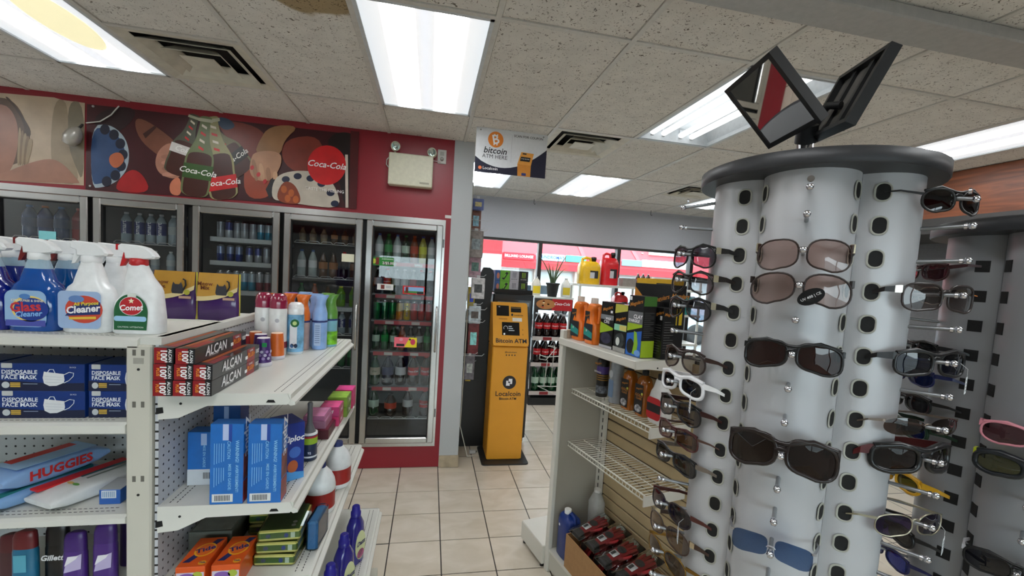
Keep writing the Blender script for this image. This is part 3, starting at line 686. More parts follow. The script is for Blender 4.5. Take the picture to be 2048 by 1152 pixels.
bp(z1((1180, 650), (1420, 690), (1480, 790), (1380, 900), (1240, 760)), (.48, .20, .16), 'printed_cloth')
bp(z1((1560, 760), (1760, 740), (1780, 900), (1640, 960), (1540, 880)), (.50, .20, .15), 'printed_cloth')
bp(z1((1180, 640), (1260, 650), (1300, 700), (1220, 720)), (.18, .26, .36), 'printed_plate')
# left arm and hand
bp(z1((735, 650), (800, 655), (960, 770), (990, 830), (960, 900), (860, 850), (760, 760)), (.45, .27, .20), 'printed_arm')
bp(z1((870, 820), (940, 775), (990, 830), (1000, 960), (960, 985), (880, 960), (848, 900)), (.66, .46, .38), 'printed_hand')
for k in range(4): bp(z1((880 + k * 4, 850 + k * 32), (980, 845 + k * 32), (985, 868 + k * 32), (890, 875 + k * 32)), (.74, .53, .45) if k % 2 else (.60, .41, .34), 'printed_finger')
bp(z1((785, 735), (850, 690), (860, 700), (800, 760)), (.25, .12, .10), 'printed_bracelet')
# glasses of drink at the bottom
bp(z1((930, 1000), (990, 960), (1000, 1075), (935, 1070)), (.80, .48, .36), 'printed_drink')
bp(z1((1335, 920), (1400, 930), (1500, 1000), (1480, 1090), (1345, 1090)), (.62, .26, .16), 'printed_drink')
def pbottle(x0, y0, x1, y1, w, lab, labc, word, neckc=(.50, .48, .36)):
    """bottle drawn from its mouth (x0,y0) to its foot (x1,y1), in enlarged photo pixels"""
    d = Vector((x1 - x0, y1 - y0)); L_ = d.length; d /= L_; n = Vector((-d.y, d.x))
    def pt(s, e): q = Vector((x0, y0)) + d * (s * L_) + n * (e * w); return (q.x, q.y)
    half = [(.0, .20), (.06, .20), (.07, .16), (.30, .22), (.45, .42), (.56, .50), (.70, .46), (.85, .50), (1., .44)]
    bp(z1(*([pt(s, e) for s, e in half] + [pt(s, -e) for s, e in reversed(half)])), neckc, 'printed_bottle')
    bp(z1(*([pt(s, e * .86) for s, e in half[4:]] + [pt(s, -e * .86) for s, e in reversed(half[4:])])), (.26, .10, .06), 'printed_cola')
    bp(z1(pt(.03, .24), pt(.03, -.24), pt(.07, -.24), pt(.07, .24)), (.72, .72, .62), 'printed_rim')
    for k in range(4): bp(z1(pt(.1 + k * .09, .1), pt(.13 + k * .09, .1), pt(.16 + k * .09, -.08), pt(.13 + k * .09, -.08)), (.80, .16, .16) if k % 2 else (.86, .82, .74), 'printed_straw')
    bp(z1(pt(lab[0], .5), pt(lab[0], -.5), pt(lab[1], -.49), pt(lab[1], .49)), labc, 'printed_label')
    c = Vector(z1(pt((lab[0] + lab[1]) / 2, 0))[0]); p = at(c.x, c.y, Y=YP)
    ang = atan2(-(n.y), n.x) if n.x > 0 else atan2(n.y, -n.x)
    global K
    K += 1
    text(word, .058 * w / 165, flat((.95, .94, .92)), ban, (p.x, YP - .001 - K * .00012, p.z), (pi / 2, -ang - .05, 0), shear=.3, bold=.012)
pbottle(1075, 630, 960, 960, 150, (.52, .66), (.84, .82, .80), 'Coke', (.30, .31, .24))
pbottle(1150, 690, 1345, 950, 150, (.60, .80), (.08, .07, .07), 'Coca-Cola', (.46, .44, .30))
pbottle(1165, 640, 1235, 1095, 165, (.72, .88), (.78, .10, .12), 'Coca-Cola', (.60, .58, .40))
pbottle(1135, 640, 1065, 1080, 165, (.60, .78), (.20, .33, .12), 'Coca-Cola', (.42, .46, .30))
# right arm and hand
bp(z1((1480, 690), (1650, 690), (1560, 770), (1540, 860), (1400, 850), (1420, 780)), (.62, .45, .30), 'printed_arm')
bp(z1((1400, 830), (1540, 830), (1550, 900), (1500, 985), (1430, 1000), (1370, 960), (1375, 880)), (.74, .55, .42), 'printed_hand')
for k in range(4): bp(z1((1378 + k * 40, 880 + k * 22), (1402 + k * 40, 872 + k * 22), (1425 + k * 34, 985), (1400 + k * 34, 1000)), (.80, .62, .48) if k % 2 else (.64, .46, .34), 'printed_finger')
for k in range(3): bp(z1((1372 + k * 35, 915 + k * 38), (1392 + k * 35, 905 + k * 38), (1398 + k * 35, 925 + k * 38), (1380 + k * 35, 938 + k * 38)), (.75, .15, .18), 'printed_nail')
bp(z1((1490, 985), (1520, 985), (1525, 1060), (1480, 1090), (1460, 1040)), (.12, .12, .14), 'printed_glass_rim')
# right plate and fruit
bp(z1((1500, 990), (1560, 945), (1680, 935), (1790, 960), (1850, 1040), (1872, 1145), (1700, 1130), (1560, 1105), (1490, 1095)), (.78, .74, .68), 'printed_plate')
for x, y in ((1570, 985), (1635, 968), (1705, 980), (1765, 1010), (1815, 1060), (1838, 1118)): bp(z1(*[(x + 23 * cos(t), y + 18 * sin(t)) for t in [i * pi / 5 for i in range(10)]]), (.10, .13, .24), 'printed_dot')
bp(z1((1520, 1060), (1560, 990), (1620, 1010), (1655, 1090), (1640, 1125), (1530, 1110)), (.55, .24, .12), 'printed_burger')
for x, y in ((1560, 1040), (1600, 1060), (1580, 1090), (1625, 1095)): bp(z1(*[(x + 17 * cos(t), y + 22 * sin(t)) for t in [i * pi / 4 for i in range(8)]]), (.72, .36, .14), 'printed_burger')
bp(z1((1790, 790), (1830, 735), (1900, 725), (1950, 745), (1965, 1100), (1890, 1140), (1870, 1010)), (.10, .05, .05), 'printed_dark_bottle')
bp(z1((1895, 850), (1910, 850), (1912, 1140), (1897, 1140)), (.80, .75, .70), 'printed_straw')
bp(z1((1925, 720), (1972, 725), (1955, 1148), (1915, 1145)), (.30, .05, .07), 'printed_edge')
bp(pel(654, 331, 38.5, 39.5, 32), (.80, .10, .12), 'logo_disc')
p = at(654, 331, Y=YP); text('Coca-Cola', .066, flat((.97, .96, .95)), ban, (p.x, YP - .016, p.z), (pi / 2, .02, 0), shear=.32, bold=.012)
p = at(651, 381, Y=YP); text('TASTE THE FEELING', .032, flat((.95, .93, .92)), ban, (p.x, YP - .016, p.z), (pi / 2, .02, 0), bold=.008)
for x, y in ((187, 213), (712, 271), (707, 413), (181, 372)):
    p = at(x, y, Y=YP); MB().lathe([(.008, -.003), (.008, .002), (.004, .003)], 12, M=Matrix.Translation((p.x, YP - .004, p.z)) @ Matrix.Rotation(pi / 2, 4, 'X')).build('grommet', mat((.75, .75, .75), .3, .9), ban)
pos = thing('portrait_poster', 'pale portrait poster of a long-haired person beside the cola banner', 'poster')
YQ = YW - .003; K2 = [0]
def qp(pts, col, name='printed_shape'):
    K2[0] += 1
    return ppoly(pts, YQ, pm(col), pos, name, .0005 + K2[0] * .0002)
qp([(-70, 180), (108, 195), (125, 200), (170, 206), (168, 371), (-70, 357)], (.74, .66, .56), 'poster_sheet')
qp([(108, 197), (137, 202), (136, 290), (165, 370), (110, 366), (100, 300)], (.62, .55, .45), 'printed_backdrop')
qp([(136, 200), (170, 206), (168, 370), (150, 330), (136, 290)], (.50, .46, .38), 'printed_backdrop')
qp([(-70, 200), (10, 192), (40, 215), (58, 260), (62, 290), (45, 320), (30, 330), (-70, 350)], (.36, .27, .20), 'printed_hair')
qp([(-70, 215), (5, 205), (28, 225), (38, 260), (34, 310), (20, 345), (0, 355), (-70, 360)], (.62, .44, .36), 'printed_face')
qp([(8, 192), (20, 196), (48, 235), (66, 268), (48, 285), (50, 250), (30, 215)], (.28, .21, .16), 'printed_hair')
for k in range(5): qp([(38 + k * 5, 250 + k * 6), (44 + k * 6, 262 + k * 5), (40 + k * 4, 330), (34 + k * 4, 332)], (.50, .41, .31) if k % 2 else (.62, .54, .42), 'printed_hair_strand')
qp([(-70, 356), (0, 350), (60, 325), (105, 316), (130, 330), (158, 362), (160, 369), (-70, 356)], (.64, .46, .38), 'printed_shoulder')
t = thing('wall_spotlight', 'crumpled foil-wrapped small fixture between the portrait poster and the cola banner', 'light fixture', at(163, 272, Y=YW))
MB().lathe([(.01, -.09), (.035, -.085), (.05, -.04), (.045, 0), (.03, .03), (.012, .05)], 10, M=Matrix.Translation((0, -.06, 0)) @ Matrix.Rotation(.5, 4, 'Y')).build('lamp_head', mat((.72, .71, .68), .3, .4, bump=.6, scale=25), t)
MB().tube([(0, -.04, .03), (.01, -.004, .08)], .008).build('bracket', M_STEELD, t)
c0 = at(172, 246, Y=YW - .02); 
tag(MB().tube([at(172, 246, Y=YW - .015), at(200, 243, Y=YW - .02), at(222, 230, Y=YW - .02), at(238, 212, Y=YW - .015)], .004).build('white_wire', mat((.85, .85, .83), .5)), 'thin white wire hanging over the cola banner corner', 'wire')
# emergency light
a, b = at(778, 303, Y=YW - .09), at(864, 376, Y=YW - .09)
el = thing('emergency_light', 'beige twin-head emergency light box on the red wall', 'emergency light', ((a.x + b.x) / 2, YW, (a.z + b.z) / 2))
w, h = (b.x - a.x) / 2, (a.z - b.z) / 2
M_BEI = mat((.80, .79, .70), .45)
MB().cbox(-w, w, -.09, 0, -h, h, .006).build('battery_box', M_BEI, el)
decal(rect(w * .42, w * .85, -h * .82, -h * .70), flat((.62, .61, .54)), el, -.0905, 'rating_plate')
for x, dz in ((-w * .75, .052), (w * .95, .035)):
    M = Matrix.Translation((x, -.05, h + dz)) @ Matrix.Rotation(pi / 2, 4, 'X') @ Matrix.Rotation(.15 if x < 0 else -.2, 4, 'Y')
    hd = MB().lathe([(.016, -.06), (.03, -.03), (.037, .02), (.037, .03), (.03, .03)], 20, M=M, cap=(1, 0)).build('lamp_head', M_BEI, el)
    MB().lathe([(.030, .026), (.018, .012), (.006, .006)], 16, M=M, cap=(0, 1)).build('lamp_reflector', mat((.75, .80, .78), .15, .9), hd)
    MB().tube([(x, -.04, h - .002), (x, -.04, h + dz - .025)], .008).build('swivel', M_BEI, el)
MB().tube([(-w, -.03, h * .8), (-w - .02, -.03, h * .6), (-w - .022, -.03, h * .3), (-w, -.02, h * .1)], .004).build('cable_loop', flat((.8, .8, .78)), el)
MB().tube([(w, -.02, h * .86), (w + .06, -.015, h * .84)], .004).build('power_cord', flat((.85, .75, .75)), el)
p = at(884, 314, Y=YW)
ol = thing('wall_outlet', 'white wall outlet with a plug beside the emergency light', 'outlet', p)
MB().cbox(-.035, .035, -.007, 0, -.057, .057, .003).build('outlet_plate', flat((.82, .82, .80)), ol)
MB().cbox(-.016, .016, -.01, -.007, .008, .04, .001).build('socket', flat((.7, .7, .68)), ol)
MB().lathe([(.014, 0), (.014, .02), (.008, .028)], 12, M=Matrix.Translation((0, -.008, -.022)) @ Matrix.Rotation(pi / 2, 4, 'X')).build('plug', flat((.62, .62, .60)), ol)
# hanging ATM sign
hs = thing('hanging_sign', 'white and navy ATM HERE sign hanging from the ceiling', 'sign', (.555, 3.3, 2.625))
w, h = .272, .163
MB().box(-w, w, -.002, .002, -h, h).build('sign_board', flat((.88, .89, .90)), hs)
NAVY = (.10, .10, .20)
curve = [(-w + 2 * w * i / 12, -h + .115 - .075 * sin(pi * (i / 12) ** .8) + (.10 * (i / 12) ** 3)) for i in range(13)]
decal([(-w, -h), (w, -h)] + list(reversed(curve)), flat(NAVY), hs, -.0022, 'navy_swoosh')
decal(ell(-.125, .085, .058, .058, 32), flat((.91, .53, .17)), hs, -.0022, 'orange_disc')
text('B', .095, flat((.97, .97, .97)), hs, (-.125, -.0032, .083), (pi / 2, -.22, 0), bold=.02)
for dx in (-.012, .01):
    for dz in (.117, .05): decal([(-.125 + dx - .004, dz - .007), (-.125 + dx + .004, dz - .007), (-.125 + dx + .006, dz + .007), (-.125 + dx - .002, dz + .007)], flat((.97, .97, .97)), hs, -.003, 'coin_tick')
text('bitcoin', .064, flat((.13, .13, .15)), hs, (-.125, -.003, .002), shear=.2, bold=.015)
text('ATM HERE', .041, flat((.2, .2, .22)), hs, (-.125, -.003, -.042))
text('SCAN FOR COUPON', .024, flat((.2, .2, .22)), hs, (.125, -.003, .128), bold=.01)
decal(rect(-.002, -.0005, -.07, .13), flat((.7, .7, .72)), hs, -.0024, 'divider_line')
text('Localcoin', .03, flat((.95, .95, .95)), hs, (-.155, -.003, -.13), bold=.012)
decal(ell(-.232, -.13, .013, .013), flat((.93, .50, .30)), hs, -.003, 'logo_dot')
am = flat((.84, .55, .20))
decal([(.055, -h), (.155, -h), (.155, -.075), (.05, -.075)], am, hs, -.0026, 'printed_kiosk'); decal([(.05, -.075), (.155, -.078), (.172, .012), (.075, .016)], flat((.90, .62, .26)), hs, -.0028, 'printed_kiosk_head')
decal([(.068, -.05), (.143, -.052), (.150, -.02), (.075, -.018)], flat((.1, .1, .1)), hs, -.0032, 'printed_screen'); decal([(.085, .0), (.115, -.001), (.117, .009), (.088, .01)], flat((.15, .15, .15)), hs, -.0032, 'printed_slot'); decal(rect(.085, .12, -.158, -.138), flat((.2, .25, .5)), hs, -.0032, 'printed_badge')
for k in range(5): decal(ell(.083 + k * .013, -.033, .004, .004, 8), flat((.85, .85, .85)), hs, -.0036, 'printed_icon')
for x in (-.24, .24):
    MB().lathe([(.006, -.002), (.006, .002)], 10, M=Matrix.Translation((x, -.003, .145)) @ Matrix.Rotation(pi / 2, 4, 'X')).build('eyelet', flat((.6, .6, .6), .3), hs)
    MB().tube([(x, 0, .145), (x, 0, H - 2.625)], .0012).build('hang_wire', M_STEELD, hs)
for x, y in ((1068, 404), (1302, 424)):
    p = at(x, y, Y=YB - .15); tag(MB().tube([(p.x, p.y, H), (p.x, p.y, H - .06), (p.x + .015, p.y, H - .075), (p.x + .02, p.y, H - .06)], .005).build('ceiling_hook', M_STEELD), 'small metal hook hanging from the ceiling in front of the grey wall', 'hook', 'ceiling hooks')
# ================================================================ left shelving unit (end cap + aisle bay)
YU = 1.30
def perf_mat(base, sx, sz, r, axes, dark=(.10, .10, .10)):
    """painted steel with a regular field of punched holes"""
    m = bpy.data.materials.new('perforated_steel'); m.use_nodes = True
    N = m.node_tree.nodes; L = m.node_tree.links; b = N['Principled BSDF']; b.inputs['Roughness'].default_value = .45
    tc = N.new('ShaderNodeNewGeometry'); sp = N.new('ShaderNodeSeparateXYZ'); L.new(tc.outputs['Position'], sp.inputs[0])
    tot = None
    for ax, st in zip(axes, (sx, sz)):
        d = N.new('ShaderNodeMath'); d.operation = 'DIVIDE'; d.inputs[1].default_value = st; L.new(sp.outputs[ax], d.inputs[0])
        fr = N.new('ShaderNodeMath'); fr.operation = 'FRACT'; L.new(d.outputs[0], fr.inputs[0])
        s_ = N.new('ShaderNodeMath'); s_.operation = 'SUBTRACT'; s_.inputs[1].default_value = .5; L.new(fr.outputs[0], s_.inputs[0])
        m_ = N.new('ShaderNodeMath'); m_.operation = 'MULTIPLY'; m_.inputs[1].default_value = st; L.new(s_.outputs[0], m_.inputs[0])
        q = N.new('ShaderNodeMath'); q.operation = 'POWER'; q.inputs[1].default_value = 2; L.new(m_.outputs[0], q.inputs[0])
        if tot is None: tot = q
        else:
            a = N.new('ShaderNodeMath'); a.operation = 'ADD'; L.new(tot.outputs[0], a.inputs[0]); L.new(q.outputs[0], a.inputs[1]); tot = a
    lt = N.new('ShaderNodeMath'); lt.operation = 'LESS_THAN'; lt.inputs[1].default_value = r * r; L.new(tot.outputs[0], lt.inputs[0])
    mx = N.new('ShaderNodeMix'); mx.data_type = 'RGBA'; mx.inputs[6].default_value = (*lin(base), 1); mx.inputs[7].default_value = (*lin(dark), 1)
    L.new(lt.outputs[0], mx.inputs[0]); L.new(mx.outputs[2], b.inputs['Base Color'])
    return m
M_SH = mat((.84, .84, .81), .4, var=.03, scale=5); M_UP = mat((.78, .77, .72), .45, var=.03, scale=5)
M_PEGX = perf_mat((.74, .75, .75), .0254, .0254, .0032, ('X', 'Z')); M_PEGY = perf_mat((.76, .77, .79), .0254, .0254, .0034, ('Y', 'Z'))
M_HOLE = mat((.06, .06, .06), .8)
gon = thing('gondola_shelving', 'cream steel gondola shelving unit with end shelves stocked with household goods', 'shelving unit', (0, 0, 0))
XU0, XU1 = -.777, -.717; ZT = 1.470
up = MB().cbox(XU0, XU1, YU, YU + .045, .02, ZT, .004).build('upright_post', M_UP, gon)
for z, w_ in ((1.450, .030), (1.428, .024), (1.31, .026), (1.105, .026)):
    for dx in ((-.010, .010) if w_ > .025 else (0,)):
        c = (XU0 + XU1) / 2 + dx
        if len(str(dx)) > 1: MB().box(c - .004, c + .004, YU - .0006, YU + .001, z - .008, z + .008).build('slot', mat((.40, .39, .36), .6), up)
        else: MB().box(c - .012, c + .012, YU - .0006, YU + .001, z - .008, z + .008).build('slot', mat((.62, .61, .57), .6), up)
for z in (1.405, 1.06): MB().lathe([(.0035, 0), (.0035, .001)], 12, M=Matrix.Translation(((XU0 + XU1) / 2, YU, z)) @ Matrix.Rotation(pi / 2, 4, 'X')).build('bolt_hole', M_HOLE, up)
XE0 = -1.72
MB().box(XE0, XU0, 1.665, 1.675, .1, 1.47).build('end_back_panel', M_PEGX, gon)
MB().cbox(XE0, -.73, 1.67, 1.70, 1.465, 1.49, .003).build('top_cap', M_SH, gon)
MB().cbox(XE0 - .03, XE0, YU, YU + .045, .02, ZT, .004).build('upright_post', M_UP, gon)
def dashes(parent, pts, dx, dy):
    m = MB()
    for x, y, z in pts: m.box(x - dx, x + dx, y - dy, y + dy, z - .0004, z + .0002)
    o = m.build('perforation_row', M_HOLE, parent); o['kind'] = 'stuff'
for zt, lh in ((1.489, .030), (1.258, .031), (1.002, .025), (.742, .03)):
    x1 = -.70 if zt > 1.4 else XU0 - .001
    s = MB().box(XE0, x1, YU + .012, 1.664, zt - .02, zt).build('shelf', M_SH, gon)
    MB().add([(x, y, z) for x in (XE0, x1 - (.05 if zt > 1.4 else 0)) for y, z in ((YU + .012, zt), (YU, zt - .006), (YU, zt - lh + .004), (YU + .006, zt - lh), (YU + .012, zt - lh))], [(0, 1, 6, 5), (1, 2, 7, 6), (2, 3, 8, 7), (3, 4, 9, 8), (4, 0, 5, 9), (0, 4, 3, 2, 1), (5, 6, 7, 8, 9)]).build('shelf_lip', M_SH, s)
    dashes(s, [(XE0 + .02 + .0127 * k, YU + .03 + q * .016, zt) for k in range(70) for q in (0, 1)], .004, .0012)
# aisle bay facing the fridge side
YA, YZ = 1.31, 2.28; XBK = -.705
MB().box(XBK - .008, XBK, YA, YZ, .1, 1.47).build('aisle_back_panel', M_PEGY, gon)
MB().cbox(XBK - .02, XBK + .004, YU + .03, YZ + .02, 1.462, 1.489, .003).build('top_cap', M_SH, gon)
MB().cbox(-.74, -.69, YZ, YZ + .045, .02, 1.47, .004).build('upright_post', M_UP, gon)
MB().box(XE0, -.2, 1.36, YZ, .02, .12).build('base_plinth', M_UP, gon)
for zt, xf in ((1.341, -.362), (1.021, -.347), (.794, -.293), (.45, -.19)):
    s = MB().box(XBK, xf - .02, YA, YZ, zt - .012, zt).build('shelf', M_SH, gon)
    pr = [(xf - .02, zt), (xf - .012, zt - .004), (xf - .012, zt - .018), (xf, zt - .026), (xf, zt - .034), (xf - .012, zt - .036), (xf - .02, zt - .03)]
    n = len(pr); vs = [(x, y, z) for y in (YA, YZ) for x, z in pr]
    MB().add(vs, [tuple(range(n - 1, -1, -1)), tuple(range(n, 2 * n))] + [(i, (i + 1) % n, n + (i + 1) % n, n + i) for i in range(n)]).build('shelf_lip', M_SH, s)
    for ye in (YA - .002, YZ - .001):
        MB().prism([(XBK, zt - .075), (XBK + .05, zt - .07), (XBK + .12, zt - .036), (xf - .02, zt - .032), (xf - .012, zt - .02), (xf - .02, zt), (XBK, zt)], ye - .002, ye + .002).build('shelf_bracket', M_SH, s)
    MB().lathe([(.0035, 0), (.0035, .0008)], 10, M=Matrix.Translation((XBK + .055, YA - .004, zt - .03)) @ Matrix.Rotation(pi / 2, 4, 'X')).build('bracket_hole', M_HOLE, s)
    MB().prism([(xf - .075, zt - .026), (xf - .05, zt - .026), (xf - .055, zt - .018), (xf - .07, zt - .018)], YA - .0048, YA - .004).build('punched_slot', M_HOLE, s)
    MB().prism([(XBK - .004, zt - .06), (XBK + .014, zt - .056), (XBK + .012, zt - .04), (XBK - .004, zt - .042)], YA - .0048, YA - .004).build('punched_slot', M_HOLE, s)
    dashes(s, [(xf - .06 + q * .018, YA + .02 + .0127 * k, zt) for k in range(74) for q in (0, 1)], .0012, .004)
    dashes(s, [(XBK + .02 + q * .018, YA + .02 + .0127 * k, zt) for k in range(74) for q in (0, 1)], .0012, .004)
# far side shelf carrying the cat food
MB().box(-1.16, XBK - .008, 1.72, YZ, 1.43, 1.45).build('shelf', M_SH, gon)
MB().box(-1.18, -1.16, 1.72, YZ, 1.42, 1.455).build('shelf_lip', M_SH, gon)

# ---------------------------------------------------------------- spray bottles
def spray(name, label, loc, body, headc, trig, collar, liquid=None, kind='a', deco=None, rz=0., group=None):
    t = thing(name, label, 'spray bottle', loc, rz, group); t.scale = (.93, 1, 1)
    if kind == 'c': sec = [(.0, .060, .030, .0), (.004, .064, .033, 0), (.045, .063, .033, .001), (.085, .060, .031, 0), (.105, .050, .028, .008), (.118, .047, .026, .010), (.130, .045, .024, .008), (.155, .034, .022, 0), (.185, .022, .02, -.004), (.192, .020, .019, -.004)]
    else: sec = [(.0, .056, .032, 0), (.004, .061, .035, 0), (.06, .061, .035, 0), (.105, .058, .034, 0), (.122, .050, .031, .0), (.132, .038, .027, 0), (.16, .029, .024, 0), (.185, .021, .02, 0), (.192, .019, .019, 0)]
    if liquid:
        MB().oval([q for q in sec if q[0] < .15] + [(.165, .027, .023, 0)], mi=0, ex=3.2).build('bottle_body', mat(liquid, .08, coat=.6, var=.15, scale=14), t)
        MB().oval([(.165, .027, .023, 0)] + [q for q in sec if q[0] > .17], ex=3., cap=(0, 1)).build('clear_neck', mat((.62, .72, .78), .1), t)
    else: MB().oval(sec, ex=3.2).build('bottle_body', mat(body, .3, coat=.2), t)
    xo = -.004 if kind == 'c' else 0
    MB().lathe([(.021, .188), (.023, .192), (.022, .206), (.018, .208)], 18, M=Matrix.Translation((xo, 0, 0))).build('collar', flat(collar, .35), t)
    hd = [(-.030, .206), (.020, .206), (.045, .209), (.050, .215), (.042, .226), (.026, .238), (.0, .244), (-.040, .246), (-.048, .240), (-.048, .228), (-.032, .222)]
    m = MB(); R = []
    for y, k in ((-.014, .86), (-.010, 1), (.010, 1), (.014, .86)):
        R.append([(xo + x * k, y, .224 + (z - .224) * k) for x, z in hd])
    m.loft(R, smooth=False); m.build('spray_head', flat(headc, .35), t)
    MB().box(xo - .056, xo - .047, -.007, .007, .228, .244).build('nozzle', flat(trig, .35), t)
    MB().prism([(xo - .036, .224), (xo - .022, .222), (xo - .026, .205), (xo - .038, .186), (xo - .046, .184), (xo - .042, .200)], -.006, .006).build('trigger', flat(trig, .35), t)
    if deco: deco(t)
    return t
WHT = (.92, .93, .93)
def deco_glass(t):
    y = -.0352
    decal(rrect(-.054, .044, .012, .108, .02), flat((.58, .72, .86)), t, y, 'front_label'); decal([(-.052, .014), (.042, .014), (.042, .03), (-.052, .03)], flat((.30, .33, .66)), t, y - .0005)
    decal(ell(.005, .06, .043, .034), flat((.92, .82, .45)), t, y - .0005, 'label_swirl'); decal(ell(.009, .059, .041, .030), flat((.10, .22, .55)), t, y - .001, 'label_swirl')
    decal(ell(-.006, .096 - .004, .013, .007), flat((.30, .50, .75)), t, y - .0012, 'brand_oval')
    text('Glass', .034, flat((.78, .20, .22)), t, (-.004, y - .002, .064), (pi / 2, -.08, 0), bold=.03); text('Cleaner', .020, flat((.55, .75, .95)), t, (.002, y - .002, .046), (pi / 2, -.08, 0), bold=.02, shear=.2)
    text('STREAKFREE & SHINE', .008, flat((.95, .93, .8)), t, (0, y - .002, .081), bold=.01)
def deco_all(t):
    y = -.0352
    decal(rrect(-.058, .047, .012, .112, .012), flat((.62, .72, .86)), t, y, 'front_label'); decal(ell(.006, .064, .046, .037), flat((.80, .28, .20)), t, y - .0005, 'label_swirl'); decal([(-.04, .045), (.046, .052), (.046, .085), (-.02, .075)], flat((.13, .20, .42)), t, y - .001, 'label_field')
    decal(ell(-.012, .091, .019, .0095), flat((.38, .52, .74)), t, y - .0015, 'brand_oval'); decal([(-.03, .036), (.036, .039), (.036, .046), (-.03, .042)], flat((.90, .74, .25)), t, y - .0015, 'label_ribbon')
    text('All Purpose', .013, flat((.92, .85, .25)), t, (.012, y - .0025, .0795), (pi / 2, -.10, 0), bold=.02, shear=.15); text('Cleaner', .026, flat((.96, .96, .97)), t, (.004, y - .0025, .064), (pi / 2, -.12, 0), bold=.03, shear=.15)
def deco_comet(t):
    y = -.0335
    decal(ell(-.004, .06, .043, .050, 28, 0, pi) + [(-.047, .012), (.036, .012)], flat((.08, .36, .20)), t, y, 'front_label')
    decal(ell(-.003, .078, .030, .026), flat((.92, .92, .92)), t, y - .0005, 'logo_disc'); decal(ell(-.003, .078, .0285, .0245), flat((.74, .12, .16)), t, y - .001, 'logo_disc'); decal(rect(-.012, .010, .103, .112), flat((.85, .88, .85)), t, y - .001, 'label_chip')
    text('Comet', .021, flat((.98, .98, .98)), t, (-.003, y - .002, .073), (pi / 2, -.05, 0), bold=.025, shear=.15)
    decal([(-.002 + r * sin(a), .092 + r * cos(a)) for a, r in [(2 * pi * i / 10, .008 if i % 2 == 0 else .0035) for i in range(10)]][::-1], flat((.97, .92, .78)), t, y - .002, 'star')
    decal(rrect(-.046, .036, .036, .050, .006), flat((.62, .80, .93)), t, y - .001, 'label_band'); text('CAUTION / ATTENTION', .006, flat((.85, .93, .88)), t, (-.004, y - .002, .020), bold=.01)
BLU = (.03, .30, .62)
def PX(x, Z=1.489, y=664): p = at(x, y, Z=Z); return p
base = lambda x, Y: (at(x, 660, Y=Y).x, Y, 1.4895)
spray('spray_bottle', 'white spray bottle with green label and red collar', base(281, 1.385), WHT, WHT, (.75, .13, .15), (.75, .13, .15), kind='c', deco=deco_comet)
spray('spray_bottle', 'white spray bottle with blue and red label reading all-purpose cleaner', base(184, 1.385), WHT, WHT, WHT, WHT, deco=deco_all)
spray('spray_bottle', 'clear blue spray bottle with label reading glass cleaner', base(80, 1.385), WHT, WHT, (.45, .12, .12), WHT, BLU, deco=deco_glass)
spray('spray_bottle', 'dark blue spray bottle with orange and purple label ending the row', base(-18, 1.385), WHT, WHT, (.45, .12, .12), WHT, (.02, .10, .50), deco=lambda t: (decal(rrect(-.054, .047, .012, .098, .02), flat((.28, .22, .48)), t, -.0352, 'front_label'), decal(ell(0, .065, .045, .03), flat((.85, .55, .3)), t, -.0357, 'label_swirl'), decal(ell(0, .062, .043, .026), flat((.2, .18, .45)), t, -.0362, 'label_swirl')))
spray('spray_bottle', 'plain white spray bottle directly behind the all-purpose cleaner bottle', base(232, 1.475), WHT, WHT, WHT, WHT)
spray('spray_bottle', 'white spray bottle with red trigger behind the red-collared bottle', base(268, 1.562), WHT, WHT, (.75, .13, .15), WHT)
spray('spray_bottle', 'clear blue spray bottle behind the glass cleaner bottle', base(138, 1.475), WHT, WHT, (.45, .12, .12), WHT, (.03, .33, .60))
spray('spray_bottle', 'clear teal spray bottle in the back row behind the all-purpose cleaner bottle', base(178, 1.57), WHT, WHT, WHT, WHT, (.03, .38, .52))
spray('spray_bottle', 'dark blue spray bottle in the second row beside the glass cleaner bottle', base(28, 1.475), WHT, WHT, (.45, .12, .12), WHT, (.02, .12, .52))
